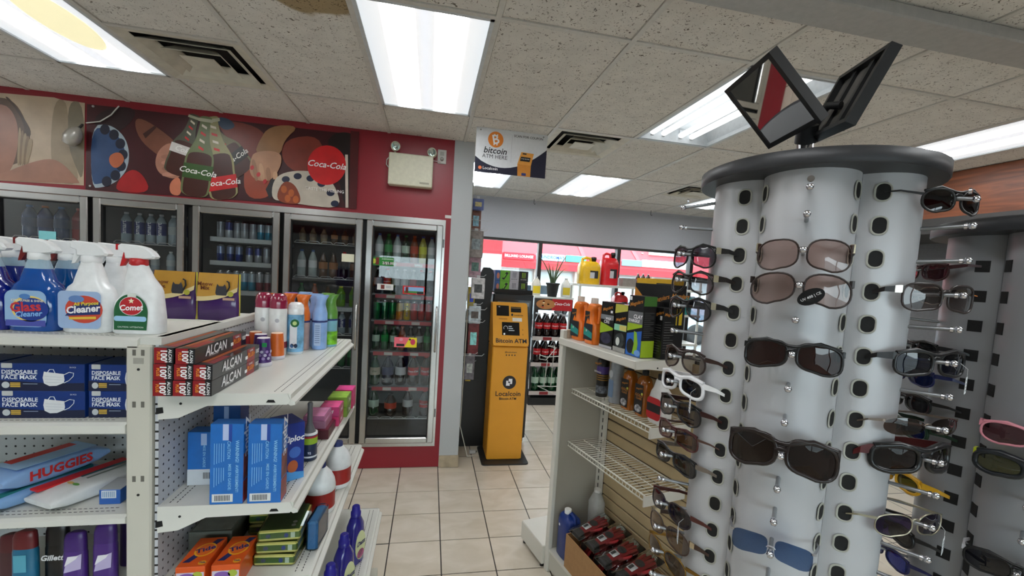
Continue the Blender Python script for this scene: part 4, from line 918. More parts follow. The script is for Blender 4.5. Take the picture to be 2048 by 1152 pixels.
# ---------------------------------------------------------------- cat food bags
def bag(loc, label):
    t = thing('cat_food_bag', label, 'bag', loc); w, h = .079, .195
    R = []
    for k in range(9):
        v = k / 8; th = .028 * sin(pi * min(1, v * 1.15 + .08)) ** .7 * (1 - .75 * v) + .002
        R.append([(w * cos(a) * (1 if abs(cos(a)) < .98 else 1.0), th * sin(a) + .002 * sin(7 * v + 3 * cos(a)), v * h) for a in [2 * pi * i / 20 for i in range(20)]])
    MB().loft(R).build('bag_body', mat((.27, .13, .40), .22, coat=.5, bump=.25, scale=22), t)
    y = lambda z: -(.028 * sin(pi * min(1, z / h * 1.15 + .08)) ** .7 * (1 - .75 * z / h) + .004)
    m = MB(); N_ = 10
    edge = [(-w * .93 + 2 * w * .93 * i / N_, h * (.50 + .22 * (i / N_) ** 2.2)) for i in range(N_ + 1)]
    vs = [(x, y(z) - .0012, z) for x, z in edge] + [(x, y(h) - .0015, h) for x, z in edge]
    m.add(vs, [(i, i + 1, N_ + 2 + i, N_ + 1 + i) for i in range(N_)]); m.build('gold_panel', mat((.80, .60, .22), .25, coat=.5, bump=.2, scale=22), t)
    m = MB(); edge2 = [(x, z - .018) for x, z in edge]
    m.add([(x, y(z) - .0022, z) for x, z in edge] + [(x, y(z) - .0022, z) for x, z in edge2], [(N_ + 1 + i, N_ + 2 + i, i + 1, i) for i in range(N_)]); m.build('cream_swoosh', flat((.90, .82, .60)), t)
    cat = [(-.016, .098), (.016, .098), (.022, .118), (.018, .140), (.013, .152), (.006, .143), (-.008, .143), (-.015, .152), (-.019, .138), (-.022, .115)]
    MB().prism([(x + .016, z) for x, z in cat], -.0205, -.020).build('printed_cat', flat((.22, .22, .24)), t)
    MB().tube([(.036, -.0203, .12), (.046, -.0203, .14), (.044, -.0203, .160), (.036, -.0203, .165)], .003).build('printed_tail', flat((.12, .12, .13)), t)
    text('Meow', .022, flat((.45, .22, .10)), t, (-.044, -.0215, .150), bold=.02); text('Mix', .022, flat((.45, .22, .10)), t, (-.044, -.0215, .133), bold=.02)
    decal(ell(.052, .112, .011, .011), flat((.72, .70, .25)), t, -.0245, 'round_badge'); decal(rect(.024, .068, .086, .096), flat((.78, .62, .55)), t, -.0265, 'claim_strip')
    MB().box(w - .004, w, -.004, .003, 0, h).build('side_seam', flat((.80, .75, .25)), t)
    return t
bag((-1.017, 2.0, 1.4505), 'purple and gold cat food bag behind the red-collared bottle'); bag((-.857, 2.0, 1.4505), 'purple and gold cat food bag beside the pink-capped aerosols')
# ---------------------------------------------------------------- face masks
def maskbox(loc, label):
    t = thing('mask_box', label, 'box', loc); w, h, d = .097, .073, .11
    MB().cbox(-w, w, 0, d, 0, h, .001).build('carton', mat((.06, .20, .47), .35), t)
    decal([(-w, 0), (w, 0), (w, .022), (.02, .020), (-w, .028)], flat((.05, .09, .22)), t, -.0002, 'dark_wave')
    wh = flat((.90, .92, .95))
    text('DISPOSABLE', .0145, wh, t, (-w + .009, -.001, .0495), align='LEFT', bold=.02); text('FACE MASK', .0150, wh, t, (-w + .009, -.001, .0355), align='LEFT', bold=.02)
    decal(rect(-w + .018, -w + .062, .0425, .0440), wh, t, -.0006, 'rule'); decal(rrect(-w + .009, -w + .033, .060, .073, .002), flat((.75, .76, .76)), t, -.0006, 'corner_badge')
    decal(ell(-w + .018, .015, .0085, .0085), flat((.75, .77, .78)), t, -.0006, 'printed_respirator')
    for k in range(3): decal(rect(-w + .028, -w + .050, .0095 + k * .0045, .0125 + k * .0045), flat((.80, .66, .25)), t, -.0006, 'yellow_chip')
    decal(rect(-w + .056, -w + .088, .0175, .0190), flat((.6, .66, .75)), t, -.0006, 'small_print'); text('50 PCS', .005, wh, t, (w - .026, -.001, .064), bold=.01)
    decal([(.006, .052), (.010, .048 + .003), (.05, .046), (.052, .030), (.050, .022), (.034, .014), (.018, .013), (.006, .020), (.003, .035)][::-1], flat((.86, .87, .88)), t, -.0007, 'printed_mask')
    for k in range(3): decal([(.008, .040 - k * .008), (.049, .037 - k * .007), (.049, .0365 - k * .007), (.008, .0393 - k * .008)][::-1], flat((.72, .74, .77)), t, -.0012, 'mask_pleat')
    MB().tube([(.014, -.0012, .050), (.019, -.0012, .058), (.027, -.0012, .058), (.031, -.0012, .048)], .0009, 5).build('ear_loop', wh, t)
    MB().tube([(.051, -.0012, .044), (.063, -.0012, .051), (.073, -.0012, .049), (.072, -.0012, .040), (.062, -.0012, .028), (.051, -.0012, .022)], .0009, 5).build('ear_loop', wh, t)
    return Proto(t)
mb = maskbox((0, 0, 0), 'x')
xm = at(85, 845, Y=1.345).x; zz = 1.2585
mb.put((xm, 1.345, zz), 0, 'blue disposable face mask box at the bottom of the middle stack', 'face mask boxes'); mb.put((xm - .002, 1.347, zz + .0735), 0, 'blue disposable face mask box on top of the middle stack', 'face mask boxes')
c_ = mb.put((xm + .1865, 1.349, zz), 0, 'blue disposable face mask box at the bottom next to the upright post', 'face mask boxes'); d_ = mb.put((xm + .1865, 1.349, zz + .0735), 0, 'blue disposable face mask box stacked on top next to the upright post', 'face mask boxes')
mb.put((xm - .205, 1.352, zz), 0, 'blue disposable face mask box at the bottom of the stack farthest from the upright post', 'face mask boxes'); mb.put((xm - .206, 1.352, zz + .0735), 0, 'blue disposable face mask box on top of the stack farthest from the upright post', 'face mask boxes')
c_.scale = d_.scale = (.86, 1, 1)
# ---------------------------------------------------------------- wipes and small boxes
def softpack(label, loc, rz, w, d, h, col, parts, tilt=0.):
    t = thing('wipes_pack', label, 'wipes pack', loc, rz); t.rotation_euler = (tilt, 0, rz)
    R = []
    for k in range(9):
        v = k / 8; e = max(.3, sin(pi * v) ** .22)
        R.append([(w * math.copysign(abs(cos(a)) ** .45, cos(a)) * (.94 + .06 * e), -d + 2 * d * v, h / 2 + h / 2 * e * math.copysign(abs(sin(a)) ** .55, sin(a))) for a in [2 * pi * i / 20 for i in range(20)]])
    MB().loft(R).build('pack_body', mat(col, .32, coat=.2, bump=.3, scale=30), t)
    parts(t, w, d, h)
    return t
def up_text(st, size, col, t, loc, rz=0., **k): return text(st, size, flat(col), t, loc, (0, 0, rz), **k)
def hug(t, w, d, h):
    MB().box(-w * .8, w * .8, -d * .75, d * .75, h + .0003, h + .0012).build('top_print', flat((.62, .76, .90)), t)
    MB().box(-w * .75, -w * .2, -d * .6, d * .6, h + .0012, h + .002).build('red_stripe', flat((.80, .22, .20)), t)
    text('HUGGIES', .036, flat((.78, .16, .16)), t, (w + .002, 0, h * .55), (pi / 2, 0, pi / 2), bold=.035)
softpack('pale blue baby wipes pack with big red letters on the lower end shelf', (-1.075, 1.47, 1.047), radians(-24), .055, .125, .058, (.52, .66, .84), hug)
softpack('pale blue wipes pack under the pack with big red letters', (-1.085, 1.455, 1.0025), radians(-26), .058, .13, .044, (.50, .66, .84), lambda t, w, d, h: MB().box(w * .5, w * .75, -d * .8, d * .8, h - .006, h + .0012).build('teal_edge', flat((.1, .45, .45)), t))
def wht(t, w, d, h):
    MB().box(-w * .99, -w * .45, -d * .9, d * .75, h - .004, h + .0012).build('red_panel', flat((.80, .12, .13)), t); MB().box(-w * .42, -w * .3, -d * .2, d * .8, h, h + .0014).build('teal_stripe', flat((.15, .35, .38)), t)
    for k, c in enumerate(((.85, .70, .40), (.35, .58, .25))): MB().lathe([(.012, 0), (.012, .0012)], 10, M=Matrix.Translation((-.005 + k * .022, -d * .45, h)), sy=.4).build('printed_leaf', flat(c), t)
    MB().box(.0, .006, -d * .2, d * .7, h, h + .0012).build('print_line', flat((.45, .48, .45)), t)
softpack('white and red wipes pack lying at an angle beside the blue wipes', (-.945, 1.46, 1.0025), radians(-27), .058, .135, .045, (.86, .87, .87), wht)
def smallbox(loc, label, rz=0., c=(.16, .36, .66)):
    t = thing('small_carton', label, 'box', loc, rz)
    MB().cbox(-.026, .026, 0, .075, 0, .042, .001).build('carton', mat(c, .4), t); MB().box(-.026, .026, .001, .074, .042, .0425).build('carton_top', flat((.66, .68, .70)), t)
    decal(rect(-.020, .016, .018, .040), flat((.82, .85, .88)), t, -.0002, 'white_panel')
    for k in range(7): decal(rect(-.017 + k * .0045, -.0150 + k * .0045, .021, .037), flat((.45, .58, .72)), t, -.0006, 'barcode_bar')
    return t
smallbox((at(222, 1000, Y=1.37).x, 1.365, 1.0025), 'small blue carton with barcode on the lower end shelf')
smallbox((-.783, 1.47, 1.0025), 'small dark carton behind the blue barcode carton', c=(.2, .22, .26))
# ---------------------------------------------------------------- toiletries at the bottom
def toil(name, label, x, Y, z, body, cap, w, h, hc, deco=None, dep=.5, cat='toiletry'):
    t = thing(name, label, cat, (x, Y, z))
    MB().oval([(0, w * .96, w * dep, 0), (.004, w, w * dep, 0), (h - .01, w * .96, w * dep, 0), (h, w * .9, w * dep * .9, 0)], ex=2.8).build('bottle_body', mat(body, .3, coat=.3), t)
    MB().oval([(h, w * .93, w * dep * .93, 0), (h + hc * .6, w * .9, w * dep * .9, 0), (h + hc * .9, w * .8, w * dep * .8, w * .06), (h + hc, w * .5, w * dep * .5, w * .2)], ex=2.8).build('cap', mat(cap, .35), t)
    if deco: deco(t, w, h, w * dep)
    return t
ZB = .743
TX_ = lambda px: at(px, 1120, Y=1.40).x
toil('body_wash', 'teal body wash bottle with maroon cap on the bottom end shelf', TX_(52), 1.40, ZB, (.10, .42, .56), (.42, .12, .14), .030, .125, .05, lambda t, w, h, d: decal(rect(-.018, .012, .06, .11), flat((.35, .66, .75)), t, -d - .0005, 'front_label'))
toil('deodorant', 'black deodorant stick with white letters on the bottom end shelf', TX_(105), 1.42, ZB, (.06, .06, .065), (.09, .085, .09), .030, .12, .065, lambda t, w, h, d: text('Gillette', .022, flat((.90, .90, .90)), t, (.0, -d - .001, .085), shear=.25, bold=.03))
def pur(t, w, h, d): decal([(-.020, .05), (.022, .06), (.024, .105), (-.012, .09)], flat((.75, .70, .85)), t, -d - .0005, 'front_label'); decal([(-.018, .07), (.010, .09), (.016, .10), (-.01, .098)], flat((.93, .92, .95)), t, -d - .001, 'label_flash')
toil('deodorant', 'purple deodorant stick beside the black deodorant stick', TX_(152), 1.40, ZB, (.30, .16, .50), (.27, .14, .46), .029, .11, .055, pur)
toil('deodorant', 'purple deodorant stick next to the upright post', TX_(212), 1.40, ZB, (.30, .16, .50), (.27, .14, .46), .030, .13, .055, pur)
toil('body_wash', 'dark maroon bottle beside the teal body wash bottle', TX_(5), 1.43, ZB, (.30, .16, .18), (.36, .14, .16), .032, .10, .05)
toil('deodorant', 'dark purple stick behind the purple deodorant next to the post', TX_(222), 1.49, ZB, (.2, .12, .34), (.18, .10, .30), .030, .145, .06)
# ================================================================ goods on the aisle bay
Z1, Z2, Z3, Z4 = 1.3415, 1.0215, .7945, .4505
def foil_proto():
    t = thing('foil_box', 'x', 'box'); w, h, L_ = .0225, .0425, .325
    bk = mat((.085, .085, .10), .3, coat=.3); rd = flat((.56, .09, .12), .35); wt = flat((.94, .94, .94))
    MB().cbox(-w, w, 0, L_, 0, h, .0008).build('carton', bk, t)
    decal(rect(-w, w * .28, .0005, h - .0005), rd, t, -.0002, 'red_end'); 
    text("100'", .021, wt, t, (-.0005, -.001, h / 2), (pi / 2, pi / 2, 0), bold=.03); text('PLUS', .010, flat((.90, .55, .15)), t, (-.0125, -.001, h / 2), (pi / 2, pi / 2, 0), bold=.03); text('ALCAN', .0105, wt, t, (.0145, -.001, h / 2), (pi / 2, pi / 2, 0), bold=.02)
    sd = lambda y0, y1, z0, z1, m, n, e=.0004: MB().box(w, w + e, y0, y1, z0, z1).build(n, m, t)
    sd(.225, .285, .0005, h - .0005, rd, 'red_side'); sd(.212, .228, .012, .022, wt, 'white_chip', .0006)
    R_ = (pi / 2, 0, pi / 2)
    text('ALCAN', .038, wt, t, (w + .001, .118, h * .55), R_, bold=.02, shear=.12); text('THE STRONG ONE', .0065, wt, t, (w + .001, .10, h * .22), R_, bold=.01)
    text('PLUS+', .020, flat((.92, .55, .12)), t, (w + .001, .256, h * .5), R_, bold=.035, shear=.1); text('CLASSIC', .0075, wt, t, (w + .001, .256, h * .82), R_, bold=.02); text("100'", .019, wt, t, (w + .001, .305, h * .55), R_, bold=.02)
    MB().box(-w * .8, -w * .2, .03, .30, h, h + .0004).build('top_stripe', flat((.62, .30, .12)), t); MB().box(-w * .1, w * .8, .02, .12, h, h + .0004).build('top_red', rd, t)
    return Proto(t)
fp = foil_proto(); G = 'boxes of aluminium foil'
xs = [-.6755, -.6290, -.5825]
for k, w_ in enumerate(('beside the upright post', 'in the middle', 'on the aisle side')):
    fp.put((xs[k], 1.272, Z1), 0, 'black and red foil box, bottom layer ' + w_, G)
    fp.put((xs[k] + .0008, 1.273 + .002 * (k == 1), Z1 + .043), 0, 'black and red foil box, middle layer ' + w_, G)
fp.put((xs[0] + .001, 1.275, Z1 + .086), 0, 'black and red foil box, top layer beside the upright post', G)
fp.put((xs[1] + .006, 1.271, Z1 + .086), 0, 'black and red foil box, top layer on the aisle side', G)
# gel cones
def cone(x, y, c, label, tip=None, deco=False):
    t = thing('air_freshener_cone', label, 'air freshener', (x, y, Z1))
    MB().lathe([(.028, 0), (.0285, .003), (.0285, .012), (.026, .013)], 20).build('cone_base', flat((.80, .79, .82)), t)
    MB().lathe([(.0255, .013), (.0235, .06), (.0205, .098)], 20, cap=(0, 0)).build('cone_shell', mat(c, .35), t)
    MB().lathe([(.0205, .098), (.019, .0995), (.016, .098)], 20, cap=(0, 1)).build('cone_top', flat(tip or (.88, .85, .86)), t)
    if deco:
        for k in range(9):
            a = -1.9 + k * .22; r = .0262; MB().lathe([(.0055, -.0004), (.0055, .0004)], 7, M=Matrix.Translation((r * .97 * cos(a), r * .97 * sin(a), .028 + .012 * (k % 3))) @ Matrix.Rotation(a, 4, 'Z') @ Matrix.Rotation(pi / 2, 4, 'Y')).build('printed_flower', flat((.60, .50, .72) if k % 2 else (.72, .70, .80)), t)
        MB().box(.004, .018, -.0268, -.022, .070, .084).build('brand_patch', flat((.12, .55, .30)), t)
    return t
cone(-.566, 1.655, (.27, .15, .42), 'purple lavender gel air freshener cone on its white base', deco=True)
cone(-.648, 1.695, (.55, .13, .14), 'small red and green gel air freshener cone behind the foil boxes')
cone(-.603, 1.735, (.28, .16, .42), 'dark purple gel air freshener cone behind the lavender one')
cone(-.560, 1.775, (.85, .42, .16), 'orange gel air freshener cone in front of the aerosol cans', (.93, .80, .70))
cone(-.640, 1.79, (.80, .36, .14), 'orange gel air freshener cone at the back panel', (.93, .80, .70))
def aerosol(x, y, label, body, cap, h=.19, hc=.055, r=.032, deco=None):
    t = thing('aerosol_can', label, 'aerosol can', (x, y, Z1))
    MB().lathe([(r * .92, 0), (r, .004), (r, h - .012), (r * .9, h)], 22).build('can_body', mat(body, .3, coat=.3), t)
    MB().lathe([(r * .97, h - .004), (r * .99, h + hc * .35), (r * .9, h + hc * .75), (r * .6, h + hc * .97), (r * .2, h + hc)], 22).build('cap', mat(cap, .2, coat=.6), t)
    if deco: deco(t, r, h)
    return t
def dm(t, r, h): MB().lathe([(.008, -.0006), (.008, .0006)], 14, M=Matrix.Translation((.006, -r, h - .05)) @ Matrix.Rotation(pi / 2, 4, 'X')).build('round_mark', flat((.70, .70, .72)), t); MB().lathe([(r + .0006, .03), (r + .0006, .055)], 22, cap=(0, 0)).build('maroon_band', flat((.50, .14, .22)), t)
aerosol(-.640, 1.87, 'white aerosol can with maroon cap against the back panel', (.88, .88, .87), (.55, .10, .24), deco=dm)
aerosol(-.580, 1.845, 'white aerosol can with maroon cap beside the blue floral can', (.88, .88, .87), (.55, .10, .24), deco=dm)
def da(t, r, h):
    MB().lathe([(r + .0005, .01), (r + .0005, h * .97)], 22, cap=(0, 0)).build('blue_wrap', mat((.46, .68, .82), .35, var=.5, scale=28), t)
    MB().prism(rrect(-.012, .014, .025, .125, .004), -r - .0015, -r * .8).build('white_panel', flat((.88, .90, .92)), t)
    MB().lathe([(.016, -.001), (.016, .001)], 22, M=Matrix.Translation((.006, -r - .001, h - .038)) @ Matrix.Rotation(pi / 2, 4, 'X')).build('green_badge', flat((.10, .38, .20)), t); MB().lathe([(.008, -.001), (.008, .001)], 14, M=Matrix.Translation((.006, -r - .003, h - .038)) @ Matrix.Rotation(pi / 2, 4, 'X')).build('badge_centre', flat((.75, .85, .55)), t)
    for k in range(3): decal(ell(-.003 + .007 * k, .036 + .008 * (k % 2), .007, .009, 10), flat(((.25, .40, .60), (.85, .87, .9), (.12, .22, .35))[k]), t, -r - .0016, 'printed_petal')
aerosol(-.527, 1.885, 'white-capped aerosol can with blue floral wrap and green badge', (.85, .89, .92), (.93, .93, .93), .165, .045, .031, da)
def sleek(x, y, label, top, body, deco=None, h=.235):
    """slim spray with a curved, slanted head"""
    t = thing('room_spray', label, 'air freshener', (x, y, Z1)); r = .031
    MB().lathe([(r * .92, 0), (r, .004), (r, .125)], 22, cap=(1, 0)).build('can_body', mat(body, .3, coat=.3, var=.2, scale=20), t)
    MB().oval([(.125, r, r, 0), (.155, r * .98, r * .98, 0), (.178, r * .78, r * .78, .001), (.195, r * .62, r * .66, .002), (.212, r * .70, r * .66, .002), (.228, r * .92, r * .66, .004), (h, r * .90, r * .5, .008)], n=22, ex=2.1).build('spray_head', mat(top, .3, coat=.2), t)
    MB().lathe([(r + .0005, .118), (r + .0005, .126)], 22, cap=(0, 0)).build('dark_band', flat((.12, .18, .42)), t)
    if deco: deco(t, r)
    return t
LB = (.56, .70, .90)
def lbl(t, r):
    MB().prism(rrect(-.014, .012, .018, .115, .004), -r - .001, -r * .8).build('text_panel', flat((.70, .78, .90)), t)
    for k in range(9): decal(rect(-.011, .008, .03 + .009 * k, .0325 + .009 * k), flat((.35, .42, .60)), t, -r - .0012, 'small_print')
sleek(-.462, 2.00, 'light blue room spray facing the aisle beside the green one', LB, LB, lbl)
sleek(-.50, 2.065, 'light blue room spray behind the white-capped floral can', LB, (.60, .72, .88))
sleek(-.435, 2.075, 'green-topped room spray at the aisle edge', (.36, .58, .22), (.50, .72, .78), lambda t, r: MB().lathe([(r + .0008, .01), (r + .0008, .07)], 22, cap=(0, 0)).build('leafy_wrap', mat((.45, .72, .15), .4, var=.6, scale=40), t))
OR = (.90, .45, .12)
sleek(-.590, 2.005, 'orange-topped room spray behind the maroon-capped cans', OR, (.80, .78, .80)); sleek(-.527, 1.975, 'orange-topped room spray directly behind the floral can', OR, (.72, .62, .60)); sleek(-.650, 1.965, 'orange-topped room spray at the back panel', OR, (.82, .78, .76))
sleek(-.605, 2.07, 'purple-topped room spray behind the orange ones', (.55, .42, .72), (.7, .68, .8)); sleek(-.565, 2.14, 'pale blue room spray at the back beside the purple one', (.60, .74, .92), (.65, .75, .88)); sleek(-.47, 2.15, 'green-topped room spray at the back of the top shelf', (.42, .62, .25), (.55, .75, .7))
# ---------------------------------------------------------------- second shelf
def zbox(x0, x1, y0, d, z, h, label, side=True, big=True, col=(.10, .42, .74)):
    t = thing('storage_bag_box', label, 'box', ((x0 + x1) / 2, y0, z)); w = (x1 - x0) / 2
    MB().cbox(-w, w, 0, d, 0, h, .001).build('carton', mat(col, .35, coat=.2), t)
    lt = flat((.55, .78, .93)); dk = flat((.09, .26, .60))
    if big:
        decal(rect(-w * .25, w * .1, h * .80, h * .998), flat((.70, .76, .90)), t, -.0002, 'printed_bag'); decal(rect(w * .1, w * .3, h * .78, h * .998), dk, t, -.0002, 'dark_strip')
        text('WARNING!', .0125, lt, t, (w * .62, -.0008, h * .66), (pi / 2, pi / 2, 0), bold=.02); text('CAUTION', .0115, lt, t, (w * .12, -.0008, h * .68), (pi / 2, pi / 2, 0), bold=.01)
        text('AVERTISSEMENT!', .0105, lt, t, (w * .62, -.0008, h * .32), (pi / 2, pi / 2, 0), bold=.02); text('MISE EN GARDE:', .0105, lt, t, (w * .18, -.0008, h * .34), (pi / 2, pi / 2, 0), bold=.01)
        for k in range(5): decal(rect(-w * .75 + k * .006, -w * .75 + k * .006 + .0012, h * (.50 + .01 * k), h * .76), lt, t, -.0002, 'small_print'); decal(rect(-w * .75 + k * .006, -w * .75 + k * .006 + .0012, h * (.22 + .02 * k), h * .46), lt, t, -.0002, 'small_print')
        decal(rect(-w * .85, w * .4, h * .03, h * .13), flat((.85, .86, .86)), t, -.0002, 'barcode_patch')
        for k in range(10): decal(rect(-w * .68 + k * .004, -w * .68 + k * .004 + .002, h * .045, h * .115), flat((.2, .2, .2)), t, -.0006, 'barcode_bar')
        m = MB().box(w, w + .0004, .001, d - .001, h * .02, h * .28).build('red_food_print', mat((.62, .16, .12), .35, var=.5, scale=30), t); MB().box(w, w + .0004, .001, d - .001, h * .30, h * .62).build('tomato_print', mat((.45, .22, .18), .35, var=.7, scale=26), t)
        text('Ziploc', .045, flat((.93, .94, .97)), t, (w + .001, d * .55, h * .82), (pi / 2, pi / 2, pi / 2), bold=.03)
    else:
        decal(rect(-w, w, .0005, h * .30), flat((.80, .82, .84)), t, -.0002, 'white_foot'); decal(rect(-w * .2, w * .15, h * .75, h * .97), flat((.62, .72, .88)), t, -.0002, 'printed_bag'); text('MISE EN GARDE', .010, lt, t, (0, -.0008, h * .55), (pi / 2, pi / 2, 0), bold=.01)
        for k in range(9): decal(rect(k * .004 - .002, k * .004, h * .12, h * .24), flat((.25, .25, .25)), t, -.0006, 'barcode_bar')
    return t
zbox(-.577, -.492, 1.306, .045, Z2, .232, 'tall blue food bag box with WARNING panel beside the pegboard side'); zbox(-.480, -.392, 1.304, .05, Z2, .232, 'tall blue food bag box with WARNING panel and picture side facing the aisle')
zbox(-.690, -.600, 1.425, .05, Z2, .165, 'shorter blue food bag box with white foot at the pegboard', big=False); zbox(-.622, -.585, 1.46, .06, Z2, .165, 'narrow blue food bag box squeezed behind the tall boxes', big=False, col=(.09, .34, .66)); zbox(-.67, -.59, 1.535, .07, Z2, .215, 'dark blue food bag box at the back of the second shelf', big=False, col=(.08, .30, .56))
t = thing('sandwich_bag_box', 'dark blue box with white lettering behind the tall blue boxes', 'box', (-.40, 1.44, Z2), radians(38))
MB().cbox(-.035, .035, 0, .10, 0, .185, .001).build('carton', mat((.10, .20, .55), .35, coat=.2), t); text('Ziploc', .026, flat((.95, .95, .97)), t, (0, -.001, .135), bold=.03, shear=.1); decal(ell(0, .045, .016, .02), flat((.72, .36, .18)), t, -.0004, 'printed_food'); decal(ell(.006, .09, .018, .018), flat((.25, .42, .75)), t, -.0004, 'printed_ring'); decal([(-.035, 0), (.035, 0), (.035, .02), (-.035, .035)], flat((.30, .60, .85)), t, -.0004, 'light_wave')
t = thing('lint_roller', 'lint roller standing with grey handle up and navy and green wrapper', 'lint roller', (-.392, 1.60, Z2))
MB().lathe([(.024, 0), (.0265, .002), (.0265, .095), (.024, .098)], 22).build('roll', mat((.10, .17, .30), .35), t); MB().lathe([(.0268, .012), (.0268, .018)], 22, cap=(0, 0)).build('white_stripe', flat((.85, .87, .9)), t); MB().lathe([(.0268, .060), (.0268, .082)], 22, cap=(0, 0)).build('green_stripe', flat((.58, .72, .16)), t); MB().lathe([(.0268, .082), (.0268, .089)], 22, cap=(0, 0)).build('red_stripe', flat((.65, .12, .2)), t); MB().lathe([(.0270, .092), (.0270, .0985), (.02, .099)], 22, cap=(0, 1)).build('white_rim', flat((.88, .88, .88)), t)
MB().lathe([(.021, .099), (.015, .112), (.009, .13), (.0085, .19), (.0095, .20), (.006, .205)], 16).build('handle', mat((.38, .38, .39), .45), t); text('95', .012, flat((.85, .88, .95)), t, (.008, -.0275, .03), bold=.02)
def carton(x, y, z, w, d, h, c, label, word=None, wc=(.92, .92, .9), rz=0., name='trash_bag_box'):
    t = thing(name, label, 'box', (x, y, z), rz)
    MB().cbox(-w, w, -d, d, 0, h, .001).build('carton', mat(c, .35, coat=.2, var=.12, scale=25), t); MB().box(-w * .9, w * .9, -d * .9, d * .9, h, h + .0005).build('printed_top', mat(tuple(min(1, v * 1.25 + .08) for v in c), .4, var=.2, scale=25), t)
    if word: text(word, h * .6, flat(wc), t, (w + .001, 0, h * .5), (pi / 2, 0, pi / 2), bold=.03, shear=.2); text(word, h * .5, flat(wc), t, (0, -d - .001, h * .5), bold=.03, shear=.2)
    return t
carton(-.41, 1.84, Z2, .045, .065, .036, (.30, .07, .13), 'dark maroon tea-sized carton at the front of the pink boxes'); carton(-.42, 1.85, Z2 + .037, .04, .06, .03, (.62, .42, .52), 'mauve carton on top of the maroon carton'); carton(-.425, 1.855, Z2 + .068, .04, .06, .018, (.72, .45, .60), 'flat pink carton on top of the mauve carton')
carton(-.395, 1.97, Z2, .04, .05, .042, (.76, .20, .40), 'bright pink carton lower one beside the green boxes', 'trail'); carton(-.395, 1.97, Z2 + .043, .04, .05, .04, (.72, .24, .44), 'bright pink carton upper one beside the green boxes', 'trail')
carton(-.385, 2.09, Z2, .042, .055, .045, (.42, .55, .16), 'olive green carton, lower of two', 'Trail'); carton(-.385, 2.09, Z2 + .046, .042, .055, .045, (.46, .60, .20), 'olive green carton, upper of two', 'Trail')
carton(-.38, 2.205, Z2, .04, .045, .05, (.80, .16, .42), 'magenta carton at the far end of the second shelf, lower of two'); carton(-.38, 2.205, Z2 + .051, .04, .045, .04, (.82, .20, .46), 'magenta carton at the far end of the second shelf, upper of two')
# ---------------------------------------------------------------- third shelf
def tide(x, label):
    t = thing('detergent_box', label, 'box', (x, 1.275, Z3))
    MB().cbox(-.0365, .0365, 0, .135, 0, .068, .001).build('carton', mat((.85, .34, .10), .35, coat=.2), t)
    top = lambda poly, c, e, n: MB().add([(a, b, .068 + e) for a, b in poly], [tuple(range(len(poly)))]).build(n, flat(c), t)
    top([(.0 - .03, .02), (-.012, .02), (.034, .125), (.014, .125)], (.13, .15, .36), .0003, 'navy_slash'); top(ell(.004, .075, .026, .032), (.92, .66, .15), .0006, 'yellow_ring'); top(ell(.004, .075, .021, .027), (.86, .40, .12), .0009, 'orange_ring'); top(ell(.022, .016, .010, .009), (.92, .66, .15), .0006, 'small_logo')
    text('Tide', .027, flat((.13, .15, .42)), t, (.004, .075, .0694), (0, 0, .5), bold=.03, shear=.1); text('Tide', .009, flat((.13, .15, .42)), t, (.022, .016, .0694), (0, 0, 0), bold=.03)
    decal(rect(-.034, .034, .004, .052), flat((.80, .76, .82)), t, -.0002, 'front_panel'); decal(ell(-.008, .04, .02, .010), flat((.50, .35, .65)), t, -.0006, 'front_flower'); decal(ell(.018, .044, .012, .010), flat((.65, .70, .25)), t, -.0006, 'front_flower'); decal(rect(-.034, .034, .004, .012), flat((.75, .15, .2)), t, -.0006, 'front_stripe')
    return t
tide(-.608, 'orange detergent box beside the pegboard'); tide(-.520, 'orange detergent box beside the green sponge packs')
def sponge(x, y, z, label, rz=0.):
    t = thing('scouring_pad_pack', label, 'sponge pack', (x, y, z), rz)
    MB().cbox(-.058, .058, -.075, .075, 0, .034, .004).build('pad_body', mat((.88, .85, .50), .6), t); MB().cbox(-.0585, .0585, -.0755, .0755, .008, .029, .002).build('green_sleeve', mat((.32, .44, .16), .35, coat=.3), t); MB().box(-.055, .055, -.07, .07, .034, .0345).build('sleeve_top', mat((.30, .46, .20), .35, coat=.3), t)
    for k in range(2): MB().lathe([(.0065, 0), (.0065, .0006)], 14, M=Matrix.Translation((.034, -.02 + .018 * k - .03, .0346))).build('count_ring', flat((.85, .88, .85)), t)
    decal(rect(-.05, .02, .011, .026), flat((.24, .38, .12)), t, -.0757, 'sleeve_panel'); decal(ell(-.03, .0185, .007, .006), flat((.25, .30, .42)), t, -.0762, 'printed_pad'); decal(ell(.02, .0185, .006, .007), flat((.15, .25, .55)), t, -.0762, 'blue_drop'); decal(rect(.032, .044, .010, .027), flat((.80, .85, .78)), t, -.0757, 'count_patch')
    MB().cbox(-.061, .061, -.079, .079, -.0002, .0365, .006).build('plastic_wrap', glassy((.97, .98, .97), 1.2, name='clear_wrap'), t)
    return t
for k, w_ in enumerate(('bottom', 'middle', 'top')): sponge(-.417 + .002 * k, 1.432 + .002 * k, Z3 + .0375 * k + (.0 if k < 2 else .0), 'green and yellow scouring pad pack, %s of the front stack' % w_, radians(-4 + 3 * k))
for k, w_ in enumerate(('bottom', 'middle', 'top')): sponge(-.498, 1.60, Z3 + .0375 * k, 'green and yellow scouring pad pack, %s of the rear stack' % w_, radians(2))
carton(-.627, 1.52, Z3, .060, .09, .075, (.34, .36, .33), 'grey-green flat pack behind the detergent boxes', name='scouring_pack')
